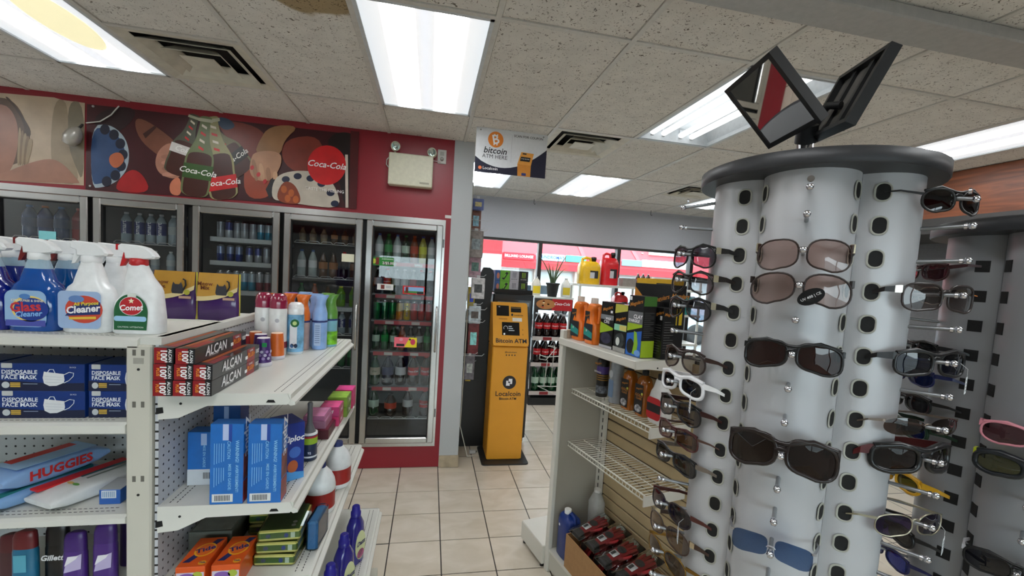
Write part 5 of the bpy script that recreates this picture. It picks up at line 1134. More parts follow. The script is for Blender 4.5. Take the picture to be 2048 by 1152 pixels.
t = thing('cloth_pack', 'blue plastic-wrapped cloth pack between the sponge packs and the bleach jugs', 'cloth pack', (-.328, 1.475, Z3), radians(-4)); MB().cbox(-.017, .017, -.055, .055, 0, .095, .006).build('folded_cloth', mat((.22, .46, .68), .6, bump=.5), t); MB().cbox(-.019, .019, -.058, .058, 0, .10, .006).build('plastic_wrap', glassy((.97, .98, .97), 1.2, name='clear_wrap'), t)
def bleach(x, y, label):
    t = thing('bleach_jug', label, 'jug', (x, y, Z3)); r = .056; t.scale = (1, 1, .88)
    MB().lathe([(r * .93, 0), (r, .006), (r, .020), (r * .985, .022), (r * .985, .092), (r, .094), (r, .110), (r * .93, .135), (r * .74, .16), (r * .46, .182), (r * .34, .19)], 26).build('jug_body', mat((.86, .87, .87), .35), t)
    MB().lathe([(r * .995, .022), (r * .995, .092)], 26, cap=(0, 0)).build('red_label', mat((.62, .14, .13), .35), t)
    MB().lathe([(r * .36, .188), (r * .36, .206), (r * .3, .209)], 18).build('cap', flat((.10, .16, .38)), t)
    for a, c, wd in ((.15, (.92, .92, .93), .4), (-2.6, (.62, .66, .72), .5)):
        m = MB(); n = 6; m.add([(r * 1.003 * cos(a - wd / 2 + wd * i / n), r * 1.003 * sin(a - wd / 2 + wd * i / n), z) for z in (.035 if wd == .4 else .024, .088) for i in range(n + 1)], [(i, i + 1, n + 2 + i, n + 1 + i) for i in range(n)]); m.build('label_burst', flat(c), t)
    MB().tube([(r * .5, .0, .178), (r * 1.02, 0, .165), (r * 1.12, 0, .13), (r * 1.0, 0, .10)], .009, 8, M=Matrix.Rotation(2.6, 4, 'Z')).build('jug_handle', mat((.86, .87, .87), .35), t)
    return t
bleach(-.368, 1.668, 'white bleach jug with red label nearer the sponge packs'); bleach(-.345, 1.865, 'white bleach jug with red label at the far end of its shelf')
# ---------------------------------------------------------------- blue bottles on the lowest shelf
def toilet(x, y, label):
    t = thing('cleaner_bottle', label, 'bottle', (x, y, Z4))
    MB().oval([(0, .040, .026, 0), (.005, .044, .029, 0), (.12, .045, .029, 0), (.165, .040, .027, 0), (.19, .026, .022, 0), (.205, .017, .017, 0)], ex=2.6, M=Matrix.Rotation(pi / 2 - .5, 4, 'Z')).build('bottle_body', mat((.12, .10, .50), .22, coat=.4), t)
    MB().lathe([(.021, .203), (.021, .222), (.017, .224), (.0155, .246), (.012, .249)], 18).build('cap', mat((.13, .11, .52), .3), t)
    M = Matrix.Rotation(-.5, 4, 'Z') @ Matrix.Rotation(pi / 2, 4, 'Z')
    lb = MB().prism(ell(0, .082, .031, .062, 24), -.0305, -.027, M=M).build('oval_label', flat((.84, .86, .66)), t)
    MB().prism(ell(0, .045, .022, .020, 16), -.031, -.0302, M=M).build('flower_print', mat((.62, .30, .45), .4, var=.6, scale=60), t)
    o = text('Dazz', .026, flat((.10, .10, .36)), t, M @ Vector((0, -.0318, .092)), (pi / 2, 0, pi / 2 - .5), bold=.03, shear=.2)
    return t
toilet(-.285, 1.49, 'indigo cleaner bottle nearest the end post on the lowest aisle shelf'); toilet(-.272, 1.66, 'indigo cleaner bottle in the middle of the three on the lowest aisle shelf'); toilet(-.262, 1.86, 'indigo cleaner bottle farthest along the lowest aisle shelf')
# ================================================================ ATM and the back corner
AMB = mat((.89, .62, .17), .38, var=.03, scale=6); INK = flat((.12, .12, .14)); SCR = mat((.07, .07, .08), .15)
atm = thing('bitcoin_atm', 'yellow freestanding cryptocurrency ATM kiosk on a black floor plate', 'ATM', (.742, 3.81, 0))
m = MB(); P = rrect(-.215, .215, -.095, .32, .03); vs = [(x, y, z) for z in (0, .012) for x, y in P]; n = len(P)
m.add(vs, [tuple(range(n - 1, -1, -1)), tuple(range(n, 2 * n))] + [(i, (i + 1) % n, n + (i + 1) % n, n + i) for i in range(n)]); m.build('floor_plate', mat((.13, .135, .14), .5), atm)
MB().cbox(-.162, .162, 0, .29, .012, 1.062, .008).build('pedestal', AMB, atm)
HW = .162; tau = math.atan2(.18, .375); HM = Matrix.Translation((0, -.006, 1.068)) @ Matrix.Rotation(-tau, 4, 'X'); HL = .416
R = []
for y0, k in ((0, .96), (.012, 1), (.30, 1)):
    pass
m = MB(); prof = [(-.006, 1.068), (.174, 1.443), (.29, 1.443), (.29, 1.068)]
vs = [(x, y, z) for x in (-HW, HW) for y, z in prof]
m.add(vs, [(0, 1, 2, 3), (7, 6, 5, 4)] + [(i, 4 + i, 4 + (i + 1) % 4, (i + 1) % 4) for i in range(4)]); hd = m.build('kiosk_head', AMB, atm)
MB().prism(rrect(-HW - .002, HW + .002, -.002, HL + .004, .025), -.012, .0, M=HM).build('head_fascia', AMB, hd)
def hp(poly, m_, nm, e=.0135): MB().prism(poly, -e, -e + .001, M=HM).build(nm, m_, hd)
def ht(st, sz, c, x, v, **k): text(st, sz, flat(c), hd, HM @ Vector((x, -.0145, v)), (pi / 2 - tau, 0, 0), **k)
sx = .324 / 640; cvt = lambda x, y: ((x - 530) * sx, (855 - y) * HL / 690)
def hr(x0, y0, x1, y1, m_, nm, e=.0135): a = cvt(x0, y1); b = cvt(x1, y0); hp(rect(a[0], b[0], a[1], b[1]), m_, nm, e)
hr(275, 215, 505, 385, SCR, 'bill_acceptor'); hr(540, 230, 730, 320, SCR, 'card_slot_panel'); hr(545, 282, 725, 296, mat((.0, .0, .0), .8), 'slot', .0145); hr(545, 240, 725, 256, flat((.45, .36, .18)), 'slot_label', .0142)
hr(370, 485, 690, 692, SCR, 'touch_screen'); hr(565, 410, 742, 468, flat((.88, .87, .84)), 'white_sticker'); hr(312, 232, 340, 246, flat((.85, .85, .85)), 'screen_icon', .0145); hr(395, 660, 425, 688, flat((.9, .9, .9)), 'screen_icon', .0145)
cx, cv = cvt(437, 578); MB().tube([HM @ Vector((cx + .019 * cos(a), -.0146, cv + .019 * sin(a))) for a in [-.6 + i * (pi + 1.2) / 12 for i in range(13)]], .0022, 5).build('loading_ring', flat((.85, .86, .88)), hd)
for k, s_ in enumerate((60, 80, 105)): hr(490, 545 + k * 32, 490 + s_, 558 + k * 32, flat((.75, .77, .8)), 'screen_line', .0142)
x, v = cvt(535, 782); ht('Bitcoin ATM', .056, (.13, .13, .15), x, v, bold=.02)
x, v = cvt(680, 368); ht('Localcoin', .022, (.2, .18, .15), x, v, bold=.01); x, v = cvt(562, 362); hp(ell(x, v, .010, .012), INK, 'logo_dot')
hr(315, 424, 470, 442, flat((.72, .47, .13)), 'small_print')
for k in range(2): x, v = cvt(750, 600 + 75 * k); hp(ell(x, v, .006, .007), flat((.72, .48, .12)), 'small_icon')
yf = -.0004
decal(ell(.008, .735, .062, .062, 36), INK, atm, yf, 'logo_disc')
for a, b, c, d in ((-.004, .034, .733, .763), (-.020, .018, .709, .741)):
    pass
wq = flat((.95, .95, .96))
decal(rect(.000, .034, .742, .768), wq, atm, yf - .0005, 'logo_block'); decal(rect(-.022, .012, .704, .730), wq, atm, yf - .0005, 'logo_block'); decal(rect(-.022, -.004, .730, .750), wq, atm, yf - .0005, 'logo_block'); decal(rect(.016, .034, .720, .742), wq, atm, yf - .0005, 'logo_block')
text('Localcoin', .062, INK, atm, (.002, yf - .001, .628), bold=.015); text('Bitcoin ATM', .031, INK, atm, (.002, yf - .001, .583), bold=.02); text('@localcoinatm', .018, INK, atm, (.004, yf - .001, 1.012), bold=.01)
for k in range(4): decal(ell(-.035 + .026 * k, .985, .006, .007, 10), INK, atm, yf, 'social_icon')
# dark merchandiser behind it, with boxed cans on top
M_BK = mat((.055, .057, .06), .35); M_BK2 = mat((.035, .036, .038), .6)
t = thing('black_cooler', 'black glass-front drinks cooler standing behind the ATM', 'cooler', (.825, 4.24, 0))
MB().cbox(-.205, .205, 0, .50, .04, 1.52, .01).build('cooler_body', M_BK, t); MB().box(-.175, .175, -.006, 0, .12, 1.46).build('glass_front', mat((.20, .22, .23), .1), t); MB().box(-.16, .16, -.008, -.006, 1.40, 1.44).build('light_strip', flat((.55, .58, .60)), t)
for a in (-.17, .17):
    for b in (.05, .45): MB().box(a - .02, a + .02, b - .02, b + .02, 0, .04).build('foot', M_BK2, t)
tr = tag(MB().box(.63, 1.02, 4.27, 4.55, 1.5205, 1.535).box(.63, 1.02, 4.265, 4.27, 1.5205, 1.562).build('display_tray', M_BK2), 'black display tray on top of the black drinks cooler', 'tray')
for r_ in range(2):
    for k in range(4):
        c, wd, cc, nm = (((.22, .36, .62), .05, (.8, .5, .4), 'blue'), ((.42, .70, .16), .096, (.06, .07, .06), 'lime green'), ((.72, .72, .76), .092, (.45, .46, .5), 'silver white'), ((.05, .05, .055), .092, (.55, .72, .15), 'black'))[k]
        x = (.655, .730, .826, .921)[k]
        b = thing('energy_drink_carton', '%s energy drink carton, %s row on the black cooler' % (nm, ('lower', 'upper')[r_]), 'carton', (x, 4.275, 1.5355 + .1075 * r_))
        MB().cbox(-wd / 2, wd / 2, 0, .24, 0, .106, .001).build('carton_body', mat(c, .4), b)
        if k == 1: MB().prism([(-.03, .02), (-.008, .012), (.034, .082), (.012, .092)], -.001, 0).build('printed_can', INK, b); decal([(-.02, .035), (-.01, .031), (.012, .066), (.002, .071)], flat((.5, .8, .2)), b, -.0012, 'printed_stripe')
        elif k == 0: decal(ell(.006, .05, .014, .03), flat(cc), b, -.0003, 'printed_fruit')
        else:
            for q in range(3): decal([(-.018 + .014 * q, .035), (-.012 + .014 * q, .040), (-.010 + .014 * q, .092), (-.018 + .014 * q, .092)], flat(cc), b, -.0003, 'claw_mark')
            text('MONSTER', .013, flat((.80, .80, .80) if k == 3 else (.4, .4, .44)), b, (0, -.001, .022), bold=.02)
t = thing('display_stand', 'tall black display stand with rounded top beside the ATM', 'display stand', (0, 4.16, 0))
MB().prism([(.335, 0), (.598, 0), (.598, 1.30), (.585, 1.45), (.60, 1.58), (.603, 1.70), (.59, 1.745), (.56, 1.765), (.50, 1.765), (.47, 1.70), (.44, 1.55), (.36, 1.35), (.335, 1.2)], 0, .06).build('side_panel', M_BK, t)
MB().box(.335, .58, .06, .30, 0, 1.2).build('stand_body', M_BK2, t); MB().box(.45, .57, .06, .30, 1.2, 1.72).build('stand_back', M_BK2, t)
# peg hooks with hanging packets on the wall behind the pillar
def hang(px, py, Y, w, h, c, label, parts=None):
    p = at(px, py, Y=Y); t = thing('hanging_packet', label, 'packet', (p.x, Y, p.z))
    MB().cbox(-w, w, -.02, .045, -h, 0, .003).build('packet', mat(c, .4, var=.35, scale=30), t); MB().box(-w * .6, w * .6, -.0207, -.0202, -h * .7, -h * .3).build('packet_print', mat(tuple(min(1, 1.1 - v) for v in c), .5, var=.4, scale=40), t)
    MB().box(-w * .25, w * .25, .005, .012, 0, .025).build('hang_tab', flat((.8, .8, .8)), t)
    return t
hk = thing('peg_hook_rail', 'row of thin chrome peg hooks sticking out of the side wall', 'hooks', (XS, 3.98, 0))
for k, (x, y, w, h, c, l) in enumerate(((957, 398, .05, .10, (.35, .40, .60), 'blue and orange packet at the top of the peg wall'), (953, 416, .045, .24, (.52, .34, .28), 'brown toy packet hanging near the top of the peg wall'), (953, 462, .065, .24, (.56, .52, .50), 'beige cable packet hanging on the peg wall'), (951, 512, .055, .20, (.72, .58, .62), 'pink and white packet hanging on the peg wall'), (957, 556, .06, .19, (.80, .79, .79), 'white boxed packet hanging beside the black stand'), (944, 574, .03, .20, (.80, .70, .15), 'yellow and black packet hanging beside the pillar'), (950, 612, .055, .16, (.74, .78, .80), 'clear white packet hanging low on the peg wall'), (948, 645, .05, .30, (.48, .16, .17), 'red and green striped packet hanging low on the peg wall'), (940, 712, .045, .22, (.42, .40, .42), 'grey packet hanging beside the pillar'), (937, 728, .025, .16, (.85, .72, .12), 'yellow tag packet hanging beside the pillar base'))):
    Y = 3.97 + .075 * (k % 2); o = hang(x, y, Y, w, h, c, l); p = o.location
    MB().tube([(0, Y - 3.972, p.z + .016), (max(p.x - XS + .05, .1), Y - 3.972, p.z + .016), (max(p.x - XS + .07, .12), Y - 3.972, p.z + .034)], .003).build('peg_hook', mat((.7, .7, .7), .3, .9), hk)
for px, py in ((985, 443), (975, 463), (974, 620), (970, 645), (968, 712)):
    p = at(px, py, Y=3.93); MB().tube([(0, -.05, p.z), (p.x - XS - .02, -.05, p.z), (p.x - XS, -.05, p.z + .02)], .003).build('peg_hook', mat((.7, .7, .7), .3, .9), hk)
tag(MB().tube([(XS + .02, 3.895, 2.5), (XS + .015, 3.895, 1.8), (XS + .03, 3.90, 1.2), (XS + .02, 3.895, .3), (XS + .10, 3.90, .012), (XS + .17, 3.915, .006)], .005).build('white_cable', flat((.8, .79, .74))), 'thin white cable running down behind the pillar', 'cable')
t = thing('power_plug', 'white plug adapter lying on the floor behind the ATM plate', 'plug', (.47, 3.99, 0)); MB().cbox(-.03, .03, -.015, .015, 0, .03, .004).build('plug_body', flat((.75, .75, .74)), t); MB().box(.03, .045, -.006, .006, .01, .02).build('prong', M_STEEL, t)
# ================================================================ cola display rack
ck = thing('drinks_rack', 'black cola display rack with red header standing by the window', 'display rack', (1.36, 5.5, 0))
KW = .50
for x in (0, KW):
    for y in (0, .38): MB().box(x - .012, x + .012, y - .012, y + .012, 0, 1.42).build('rack_post', M_BK, ck)
hdz = (1.27, 1.445)
h_ = MB().box(-.012, KW, -.016, .0, *hdz).build('header_board', mat((.20, .17, .15), .4), ck)
decal(rect(KW * .45, KW, *hdz), flat((.72, .08, .12)), h_, -.0165, 'red_field'); decal(ell(KW * .28, 1.35, .13, .065), flat((.72, .48, .26)), h_, -.0168, 'printed_pizza')
for a in range(9): decal(ell(KW * .28 + .085 * cos(a * 2.1) * (.4 + .6 * (a % 3) / 2), 1.35 + .042 * sin(a * 2.1) * (.5 + .5 * (a % 2)), .016, .010, 10), flat((.70, .20, .12) if a % 2 else (.88, .80, .60)), h_, -.0172, 'printed_topping')
text('Coca-Cola', .05, wq, h_, (KW * .72, -.0175, 1.36), shear=.3, bold=.012)
MB().box(-.02, KW + .02, -.02, .40, 1.425, 1.445).build('rack_top', flat((.80, .82, .80)), ck)
racks = []
for py in (674, 726, 783):
    z = at(1090, py, Y=5.49).z; racks.append(z)
    s = MB().box(-.012, KW + .012, -.01, .39, z - .02, z).build('rack_shelf', M_BK2, ck); MB().box(-.012, KW + .012, -.02, -.01, z - .045, z + .005).build('price_rail', flat((.82, .78, .76)), s); MB().box(.13, .25, -.022, -.02, z - .040, z).build('price_tag', flat((.55, .12, .14)), s)
    MB().tube([(-.03, -.06, z + .05), (-.012, .02, z + .16)], .006).build('side_wire', mat((.8, .8, .8), .4), s)
MB().box(-.012, KW + .012, -.02, .39, 0, .10).build('rack_base', M_BK, ck)
big = bottle_proto('large_soda_bottle', COK, (.74, .07, .10), (.85, .85, .86), .052, .30, word='Coca-Cola'); bg2 = bottle_proto('large_soda_bottle', (.03, .25, .12), (.70, .80, .72), (.1, .4, .2), .052, .30)
for lev, (pr, nm) in enumerate(((big, 'large cola bottle with white cap on the top shelf of the display rack'), (big, 'large cola bottle with white cap on the middle shelf of the display rack'), (bg2, 'large green soda bottle on the bottom shelf of the display rack'))):
    for r_ in range(2):
        for k in range(4):
            pr.put((1.36 + .078 + .1135 * k, 5.56 + .125 * r_, racks[lev] + .0005), 0, nm, 'bottles on the display rack')
# a white wire stand in front of it
ws = thing('wire_stand', 'white bent-wire display stand between the cola rack and the shelf end', 'wire stand', (0, 4.9, 0))
A = lambda *p: [tuple(at(x, y, Y=4.9) - Vector((0, 4.9, 0))) for x, y in p]
wm = mat((.88, .88, .86), .35)
for pts in (((1098, 692), (1108, 695), (1113, 695), (1092, 720), (1079, 718), (1080, 708)), ((1080, 710), (1092, 714), (1128, 712)), ((1095, 720), (1088, 771), (1101, 774), (1109, 692), (1096, 692)), ((1075, 772), (1102, 773), (1128, 772)), ((1075, 772), (1130, 798), (1131, 720))): MB().tube(A(*pts), .005, 6).build('bent_wire', wm, ws)
p = at(1131, 798, Y=4.9); MB().tube([(p.x, 0, p.z), (p.x, .0, 0)], .006).build('stand_leg', wm, ws); MB().lathe([(.09, 0), (.09, .01), (.01, .014)], 18, M=Matrix.Translation((p.x, 0, 0))).build('stand_foot', wm, ws)
# plant
pp = at(1104, 592, Y=5.62); pl_ = thing('potted_aloe', 'aloe plant with thin upright leaves in a black plastic pot', 'potted plant', (pp.x, 5.62, 1.4455))
MB().lathe([(.062, 0), (.085, .16), (.095, .165), (.095, .185), (.085, .185), (.08, .17)], 20).build('pot', mat((.07, .07, .075), .5), pl_); MB().lathe([(.0, .168), (.082, .168)], 16, cap=(0, 0)).build('soil', mat((.2, .15, .1), .9), pl_)
for a, l, b in ((0, .36, .04), (.9, .30, .10), (1.9, .27, .16), (2.9, .40, .20), (3.6, .30, .08), (4.4, .26, .12), (5.3, .42, .22), (5.9, .24, .05), (2.4, .22, .04), (.4, .25, .18)):
    pts = [(.02 * cos(a) + b * cos(a) * (k / 6) ** 1.6, .02 * sin(a) + b * .6 * sin(a) * (k / 6) ** 1.6, .16 + l * k / 6 - .06 * b * (k / 6) ** 3) for k in range(7)]
    MB().tube(pts, [.013, .012, .0105, .009, .007, .005, .0015], 6).build('leaf', mat((.28, .36, .24), .5, var=.2), pl_)
# shelf unit by the window with fuel cans
SZ = 1.645
su = thing('window_shelf', 'white steel shelf unit by the window carrying fuel cans', 'shelf unit', (1.93, 5.42, 0))
for x in (0, .92, 1.75):
    for y in (0, .36): MB().box(x - .012, x + .012, y - .012, y + .012, 0, SZ + (.12 if x > .5 else 0)).build('shelf_post', M_SH, su)
for z in (SZ, 1.3, .9, .5): MB().box(-.02, 1.77, -.02, .38, z - .03, z).build('shelf_board', M_SH, su)
def fuel(loc, c, w, h, d, label):
    t = thing('fuel_can', label, 'fuel can', loc)
    MB().oval([(0, w * .92, d, 0), (.012, w, d, 0), (h * .62, w, d, 0), (h * .72, w * .93, d * .95, 0), (h * .80, w * .80, d * .8, 0), (h * .84, w * .62, d * .6, .0)], n=28, ex=4.5).build('can_body', mat(c, .35, coat=.2), t)
    MB().tube([(-w * .72, 0, h * .74), (-w * .66, 0, h * .92), (-w * .35, 0, h * .97), (w * .05, 0, h * .95), (w * .15, 0, h * .82)], w * .14, 10).build('grip_handle', mat(c, .35, coat=.2), t)
    MB().lathe([(w * .22, h * .82), (w * .22, h * .90), (w * .26, h * .90), (w * .26, h), (w * .16, h * 1.02)], 16, M=Matrix.Translation((w * .42, 0, 0))).build('spout_cap', mat((.08, .08, .08), .5), t)
    decal(rect(-w * .1, w * .68, h * .22, h * .50), flat((.75, .75, .76)), t, -d - .0006, 'warning_label'); decal(rect(w * .34, w * .68, h * .22, h * .50), flat((.15, .15, .16)), t, -d - .0010, 'dark_panel'); decal(rect(-w * .1, w * .68, h * .44, h * .50), flat((.12, .12, .12)), t, -d - .0014, 'label_header')
    return t
fuel((at(1176, 560, Y=5.58).x, 5.58, SZ + .0005), (.86, .68, .10), .145, .36, .10, 'yellow plastic fuel can on the window shelf'); fuel((at(1214, 560, Y=5.62).x + .01, 5.62, SZ + .0005), (.80, .09, .13), .125, .44, .09, 'red plastic fuel can on the window shelf')
fuel((2.58, 5.60, 1.3005), (.78, .10, .12), .10, .26, .09, 'small red fuel can on the lower board of the window shelf')
carton(2.645, 5.55, SZ + .0005, .10, .08, .11, (.56, .53, .50), 'grey and brown carton beside the red fuel can', name='parts_carton')
for k in range(3): dup(big.o, (2.80 + .075 * k, 5.55, SZ + .0005), 0, 'small cola bottle in the row of three on the window shelf', 'three small cola bottles')
for o in [o for o in COL.objects if o.get('group') == 'three small cola bottles']: o.scale = (.62, .62, .62)
for k in range(4): tag(MB().box(3.36 + .06 * k, 3.405 + .06 * k, 5.45, 5.6, 1.3005, 1.54).build('teal_folder', flat((.15, .50, .48))), 'teal upright package in the row on the window shelf', 'package', 'teal packages')
#tag(MB().box(3.36, 3.72, 5.40, 5.66, SZ - .09, SZ - .05).box(3.38, 3.40, 5.42, 5.44, 0, SZ - .09).box(3.68, 3.70, 5.42, 5.44, 0, SZ - .09).box(3.38, 3.40, 5.62, 5.64, 0, SZ - .09).box(3.68, 3.70, 5.62, 5.64, 0, SZ - .09).build('side_table', M_SH), 'pale narrow stand holding the teal packages', 'stand')
def wjug(x, y, z, c, c2, label):
    t = thing('washer_jug', label, 'jug', (x, y, z)); MB().oval([(0, .06, .04, 0), (.01, .065, .045, 0), (.16, .065, .045, 0), (.21, .04, .03, 0), (.235, .018, .018, 0)], ex=3).build('jug_body', mat(c, .4), t); decal(rect(-.05, .05, .03, .13), flat(c2), t, -.0455, 'front_label'); MB().lathe([(.02, .233), (.02, .255)], 12).build('cap', flat((.85, .85, .85)), t)
wjug(1.43, 5.80, 1.4455, (.88, .86, .80), (.90, .78, .15), 'white jug with yellow label beside the aloe pot'); wjug(1.83, 5.72, 1.4455, (.90, .90, .88), (.85, .75, .2), 'white jug with pale yellow label between the aloe pot and the yellow fuel can')
# ================================================================ slat-wall shelving with car care goods
TH = radians(13.5); GU = Vector((-sin(TH), cos(TH), 0)); GN = Vector((-cos(TH), -sin(TH), 0)); GQ = Vector((.75, 2.349, 0)); GR = atan2(-GU.y, -GU.x)
def gp(x, y, z): p = GQ - GU * x - GN * y; return (p.x, p.y, z)      # x towards the camera, y into the shelf
GM = mat((.76, .75, .70), .45, var=.03, scale=4); GW = mat((.84, .83, .79), .4, var=.03, scale=4)
gd = thing('slatwall_shelving', 'beige slat-wall shelving unit holding car care goods', 'shelving unit', GQ, GR)
MB().cbox(0, .03, 0, .33, .02, 1.376, .003).build('end_panel', mat((.64, .62, .57), .5, var=.03, scale=4), gd); MB().cbox(-.004, .034, -.012, .014, .0, 1.424, .003).build('front_post', GW, gd); MB().box(.0, .034, .014, .075, 1.378, 1.424).build('post_cap', mat((.72, .64, .55), .6), gd); MB().box(.012, .022, .0145, .02, .15, 1.37).build('panel_groove', mat((.52, .50, .46), .5), gd)
MB().box(.034, .072, .283, .312, .14, 1.36).build('slotted_upright', GW, gd)
sl = MB()
for k in range(26): sl.box(.060, .066, .2815, .283, .22 + .044 * k, .245 + .044 * k)
so = sl.build('upright_slots', M_HOLE, gd); so['kind'] = 'stuff'
TAN = mat((.71, .63, .48), .5, var=.07, scale=7)
MB().box(.0, .74, .325, .335, .1, 1.37).build('groove_board', mat((.20, .17, .13), .7), gd)
for k in range(19):
    z = .12 + .0655 * k; MB().cbox(.072, .74, .313, .326, z, z + .058, .003).build('slat', TAN, gd)
MB().box(.03, .70, -.005, .312, .125, .14).build('base_deck', GW, gd); MB().box(.03, .70, .0, .312, .02, .125).build('base_kick', GM, gd)
MB().cbox(-.285, -.004, -.03, .33, .025, .14, .004).build('end_base_deck', GW, gd)
for x in (-.26, -.03): MB().lathe([(.012, 0), (.012, .025)], 10, M=Matrix.Translation((x, -.01, 0))).build('levelling_foot', M_BK, gd)
ts = MB().box(.0, .655, -.005, .33, 1.365, 1.377).build('top_shelf', GW, gd); MB().cbox(.0, .66, -.02, -.004, 1.340, 1.378, .003).build('shelf_lip', GW, ts); MB().prism([(-.02, 1.34), (.05, 1.34), (.30, 1.31), (.33, 1.28), (.33, 1.377), (-.02, 1.377)], 0, .004, M=Matrix.Translation((.656, 0, 0)) @ Matrix.Rotation(pi / 2, 4, 'Z')).build('shelf_bracket', GW, ts); MB().lathe([(.004, 0), (.004, .001)], 10, M=Matrix.Translation((.6605, .10, 1.345)) @ Matrix.Rotation(pi / 2, 4, 'Y')).build('bracket_hole', M_HOLE, ts)
wt = mat((.86, .85, .80), .35)
for z in (1.085, .775):
    w = MB().tube([(.032, .072, z), (.68, .072, z)], .0042, 8).tube([(.032, .072, z - .024), (.68, .072, z - .024)], .0032, 8).tube([(.032, .30, z), (.68, .30, z)], .0035, 8).tube([(.032, .18, z - .006), (.68, .18, z - .006)], .003, 8).build('wire_shelf', wt, gd)
    for k in range(27):
        x = .042 + .0243 * k; MB().tube([(x, .30, z + .001), (x, .072, z + .002), (x, .069, z - .024)], .0018, 5).build('shelf_wire', wt, w)
    MB().box(.678, .684, .065, .31, z - .05, z - .002).build('side_bracket', GW, w)
def gthing(name, label, cat, x, y, z, rz=0., group=None): return thing(name, label, cat, gp(x, y, z), GR + rz, group)
MEG = flat((.74, .48, .18)); MEGD = flat((.42, .30, .16))
def mlogo(t, x, y, z, s): text('Meguiars', s, MEG, t, (x, y, z + s * .2), (pi / 2, -.25, 0), shear=.3, bold=.02)
ZS = 1.3785
def ojug(x, label):
    t = gthing('car_wash_jug', label, 'jug', x, .065, ZS)
    m = MB(); c = mat((.92, .47, .12), .32, coat=.2)
    m.oval([(0, .046, .033, 0), (.006, .05, .036, 0), (.10, .05, .036, 0), (.12, .036, .035, -.014), (.175, .030, .033, -.018), (.195, .040, .032, -.004), (.205, .038, .028, 0), (.212, .02, .02, -.012)], ex=3.4); m.build('jug_body', c, t)
    MB().tube([(.040, 0, .11), (.043, 0, .15), (.040, 0, .185), (.025, 0, .200)], .011, 8).build('jug_handle', c, t); MB().lathe([(.02, .208), (.02, .238), (.018, .24)], 16, M=Matrix.Translation((-.014, 0, 0))).build('clear_cap', mat((.80, .72, .66), .2, alpha=.75), t)
    decal(rect(-.044, .034, .02, .105), flat((.13, .15, .17)), t, -.0365, 'front_label'); decal(rect(-.044, -.002, .105, .17), flat((.12, .13, .15)), t, -.0340, 'upper_label'); decal([(-.044, .045), (.034, .03), (.034, .06), (-.044, .085)], flat((.15, .55, .52)), t, -.037, 'teal_band')
    for k, cc in enumerate(((.25, .7, .35), (.7, .75, .78))): decal(ell(-.032 + .014 * k, .068, .006, .007, 12), flat(cc), t, -.0375, 'round_icon')
    mlogo(t, -.02, -.0350, .145, .013)
    return t
ojug(.085, 'orange car wash jug at the end panel'); ojug(.215, 'orange car wash jug beside the wax box')
def cbox_(x, y, w, d, h, label, deco, rz=0., z=ZS, side=None):
    t = gthing('car_care_box', label, 'box', x, y, z, rz); MB().cbox(-w, w, 0, d, 0, h, .001).build('carton', mat((.07, .072, .075), .35, coat=.3), t)
    deco(t, w, h)
    if side: side(t, w, d, h)
    return t
LIM = (.62, .74, .12)
def d3(t, w, h):
    decal(rect(-w, w, h * .62, h * .72), flat((.5, .52, .54)), t, -.0003, 'silver_band'); decal([(-w, h * .30), (w, h * .42), (w, h * .46), (-w, h * .55)], flat(LIM), t, -.0003, 'lime_flash'); decal(ell(.0, h * .22, w * .85, h * .12), mat((.22, .22, .30), .3, var=.5, scale=30), t, -.0006, 'printed_car'); decal(rect(-w, w, 0.001, h * .06), flat((.7, .7, .72)), t, -.0003, 'silver_foot')
    mlogo(t, 0, -.0015, h * .84, .022); text('WAX', .018, wq, t, (.012, -.0015, h * .64), bold=.02); text('CIRE', .022, wq, t, (0, -.0015, h * .57), bold=.01); decal(rect(w * .5, w * .8, h * .77, h * .82), wq, t, -.0006, 'price_label')
cbox_(.345, .045, .052, .06, .232, 'black wax box with lime flash between the orange jugs and the headlight kit', d3)
def d4(t, w, h):
    decal(ell(0, h * .86, w * .98, h * .13, 24, 0, pi) + [(-w, h * .72), (w, h * .78)], flat(LIM), t, -.0003, 'lime_arc') if False else decal([(-w, h * .80), (w, h * .88), (w, h), (-w, h)], flat((.75, .74, .30)), t, -.0003, 'lime_arc')
    decal(rect(-w, w, h * .45, h * .58), flat((.55, .80, .68)), t, -.0003, 'mint_band'); decal(rect(-w * .1, w, h * .46, h * .57), flat((.85, .80, .45)), t, -.0006, 'cream_chip'); decal(ell(0, h * .25, w * .8, h * .16), mat((.25, .27, .27), .25, var=.5, scale=30), t, -.0003, 'printed_headlight'); decal(ell(-.012, h * .22, .014, .02), flat((.8, .82, .8)), t, -.0006, 'headlight_ring'); decal(rect(-w, w, .001, h * .1), flat((.62, .62, .60)), t, -.0003, 'silver_foot'); mlogo(t, 0, -.0015, h * .68, .02)
cbox_(.452, .045, .046, .055, .228, 'black and mint headlight kit box beside the clay kit', d4)
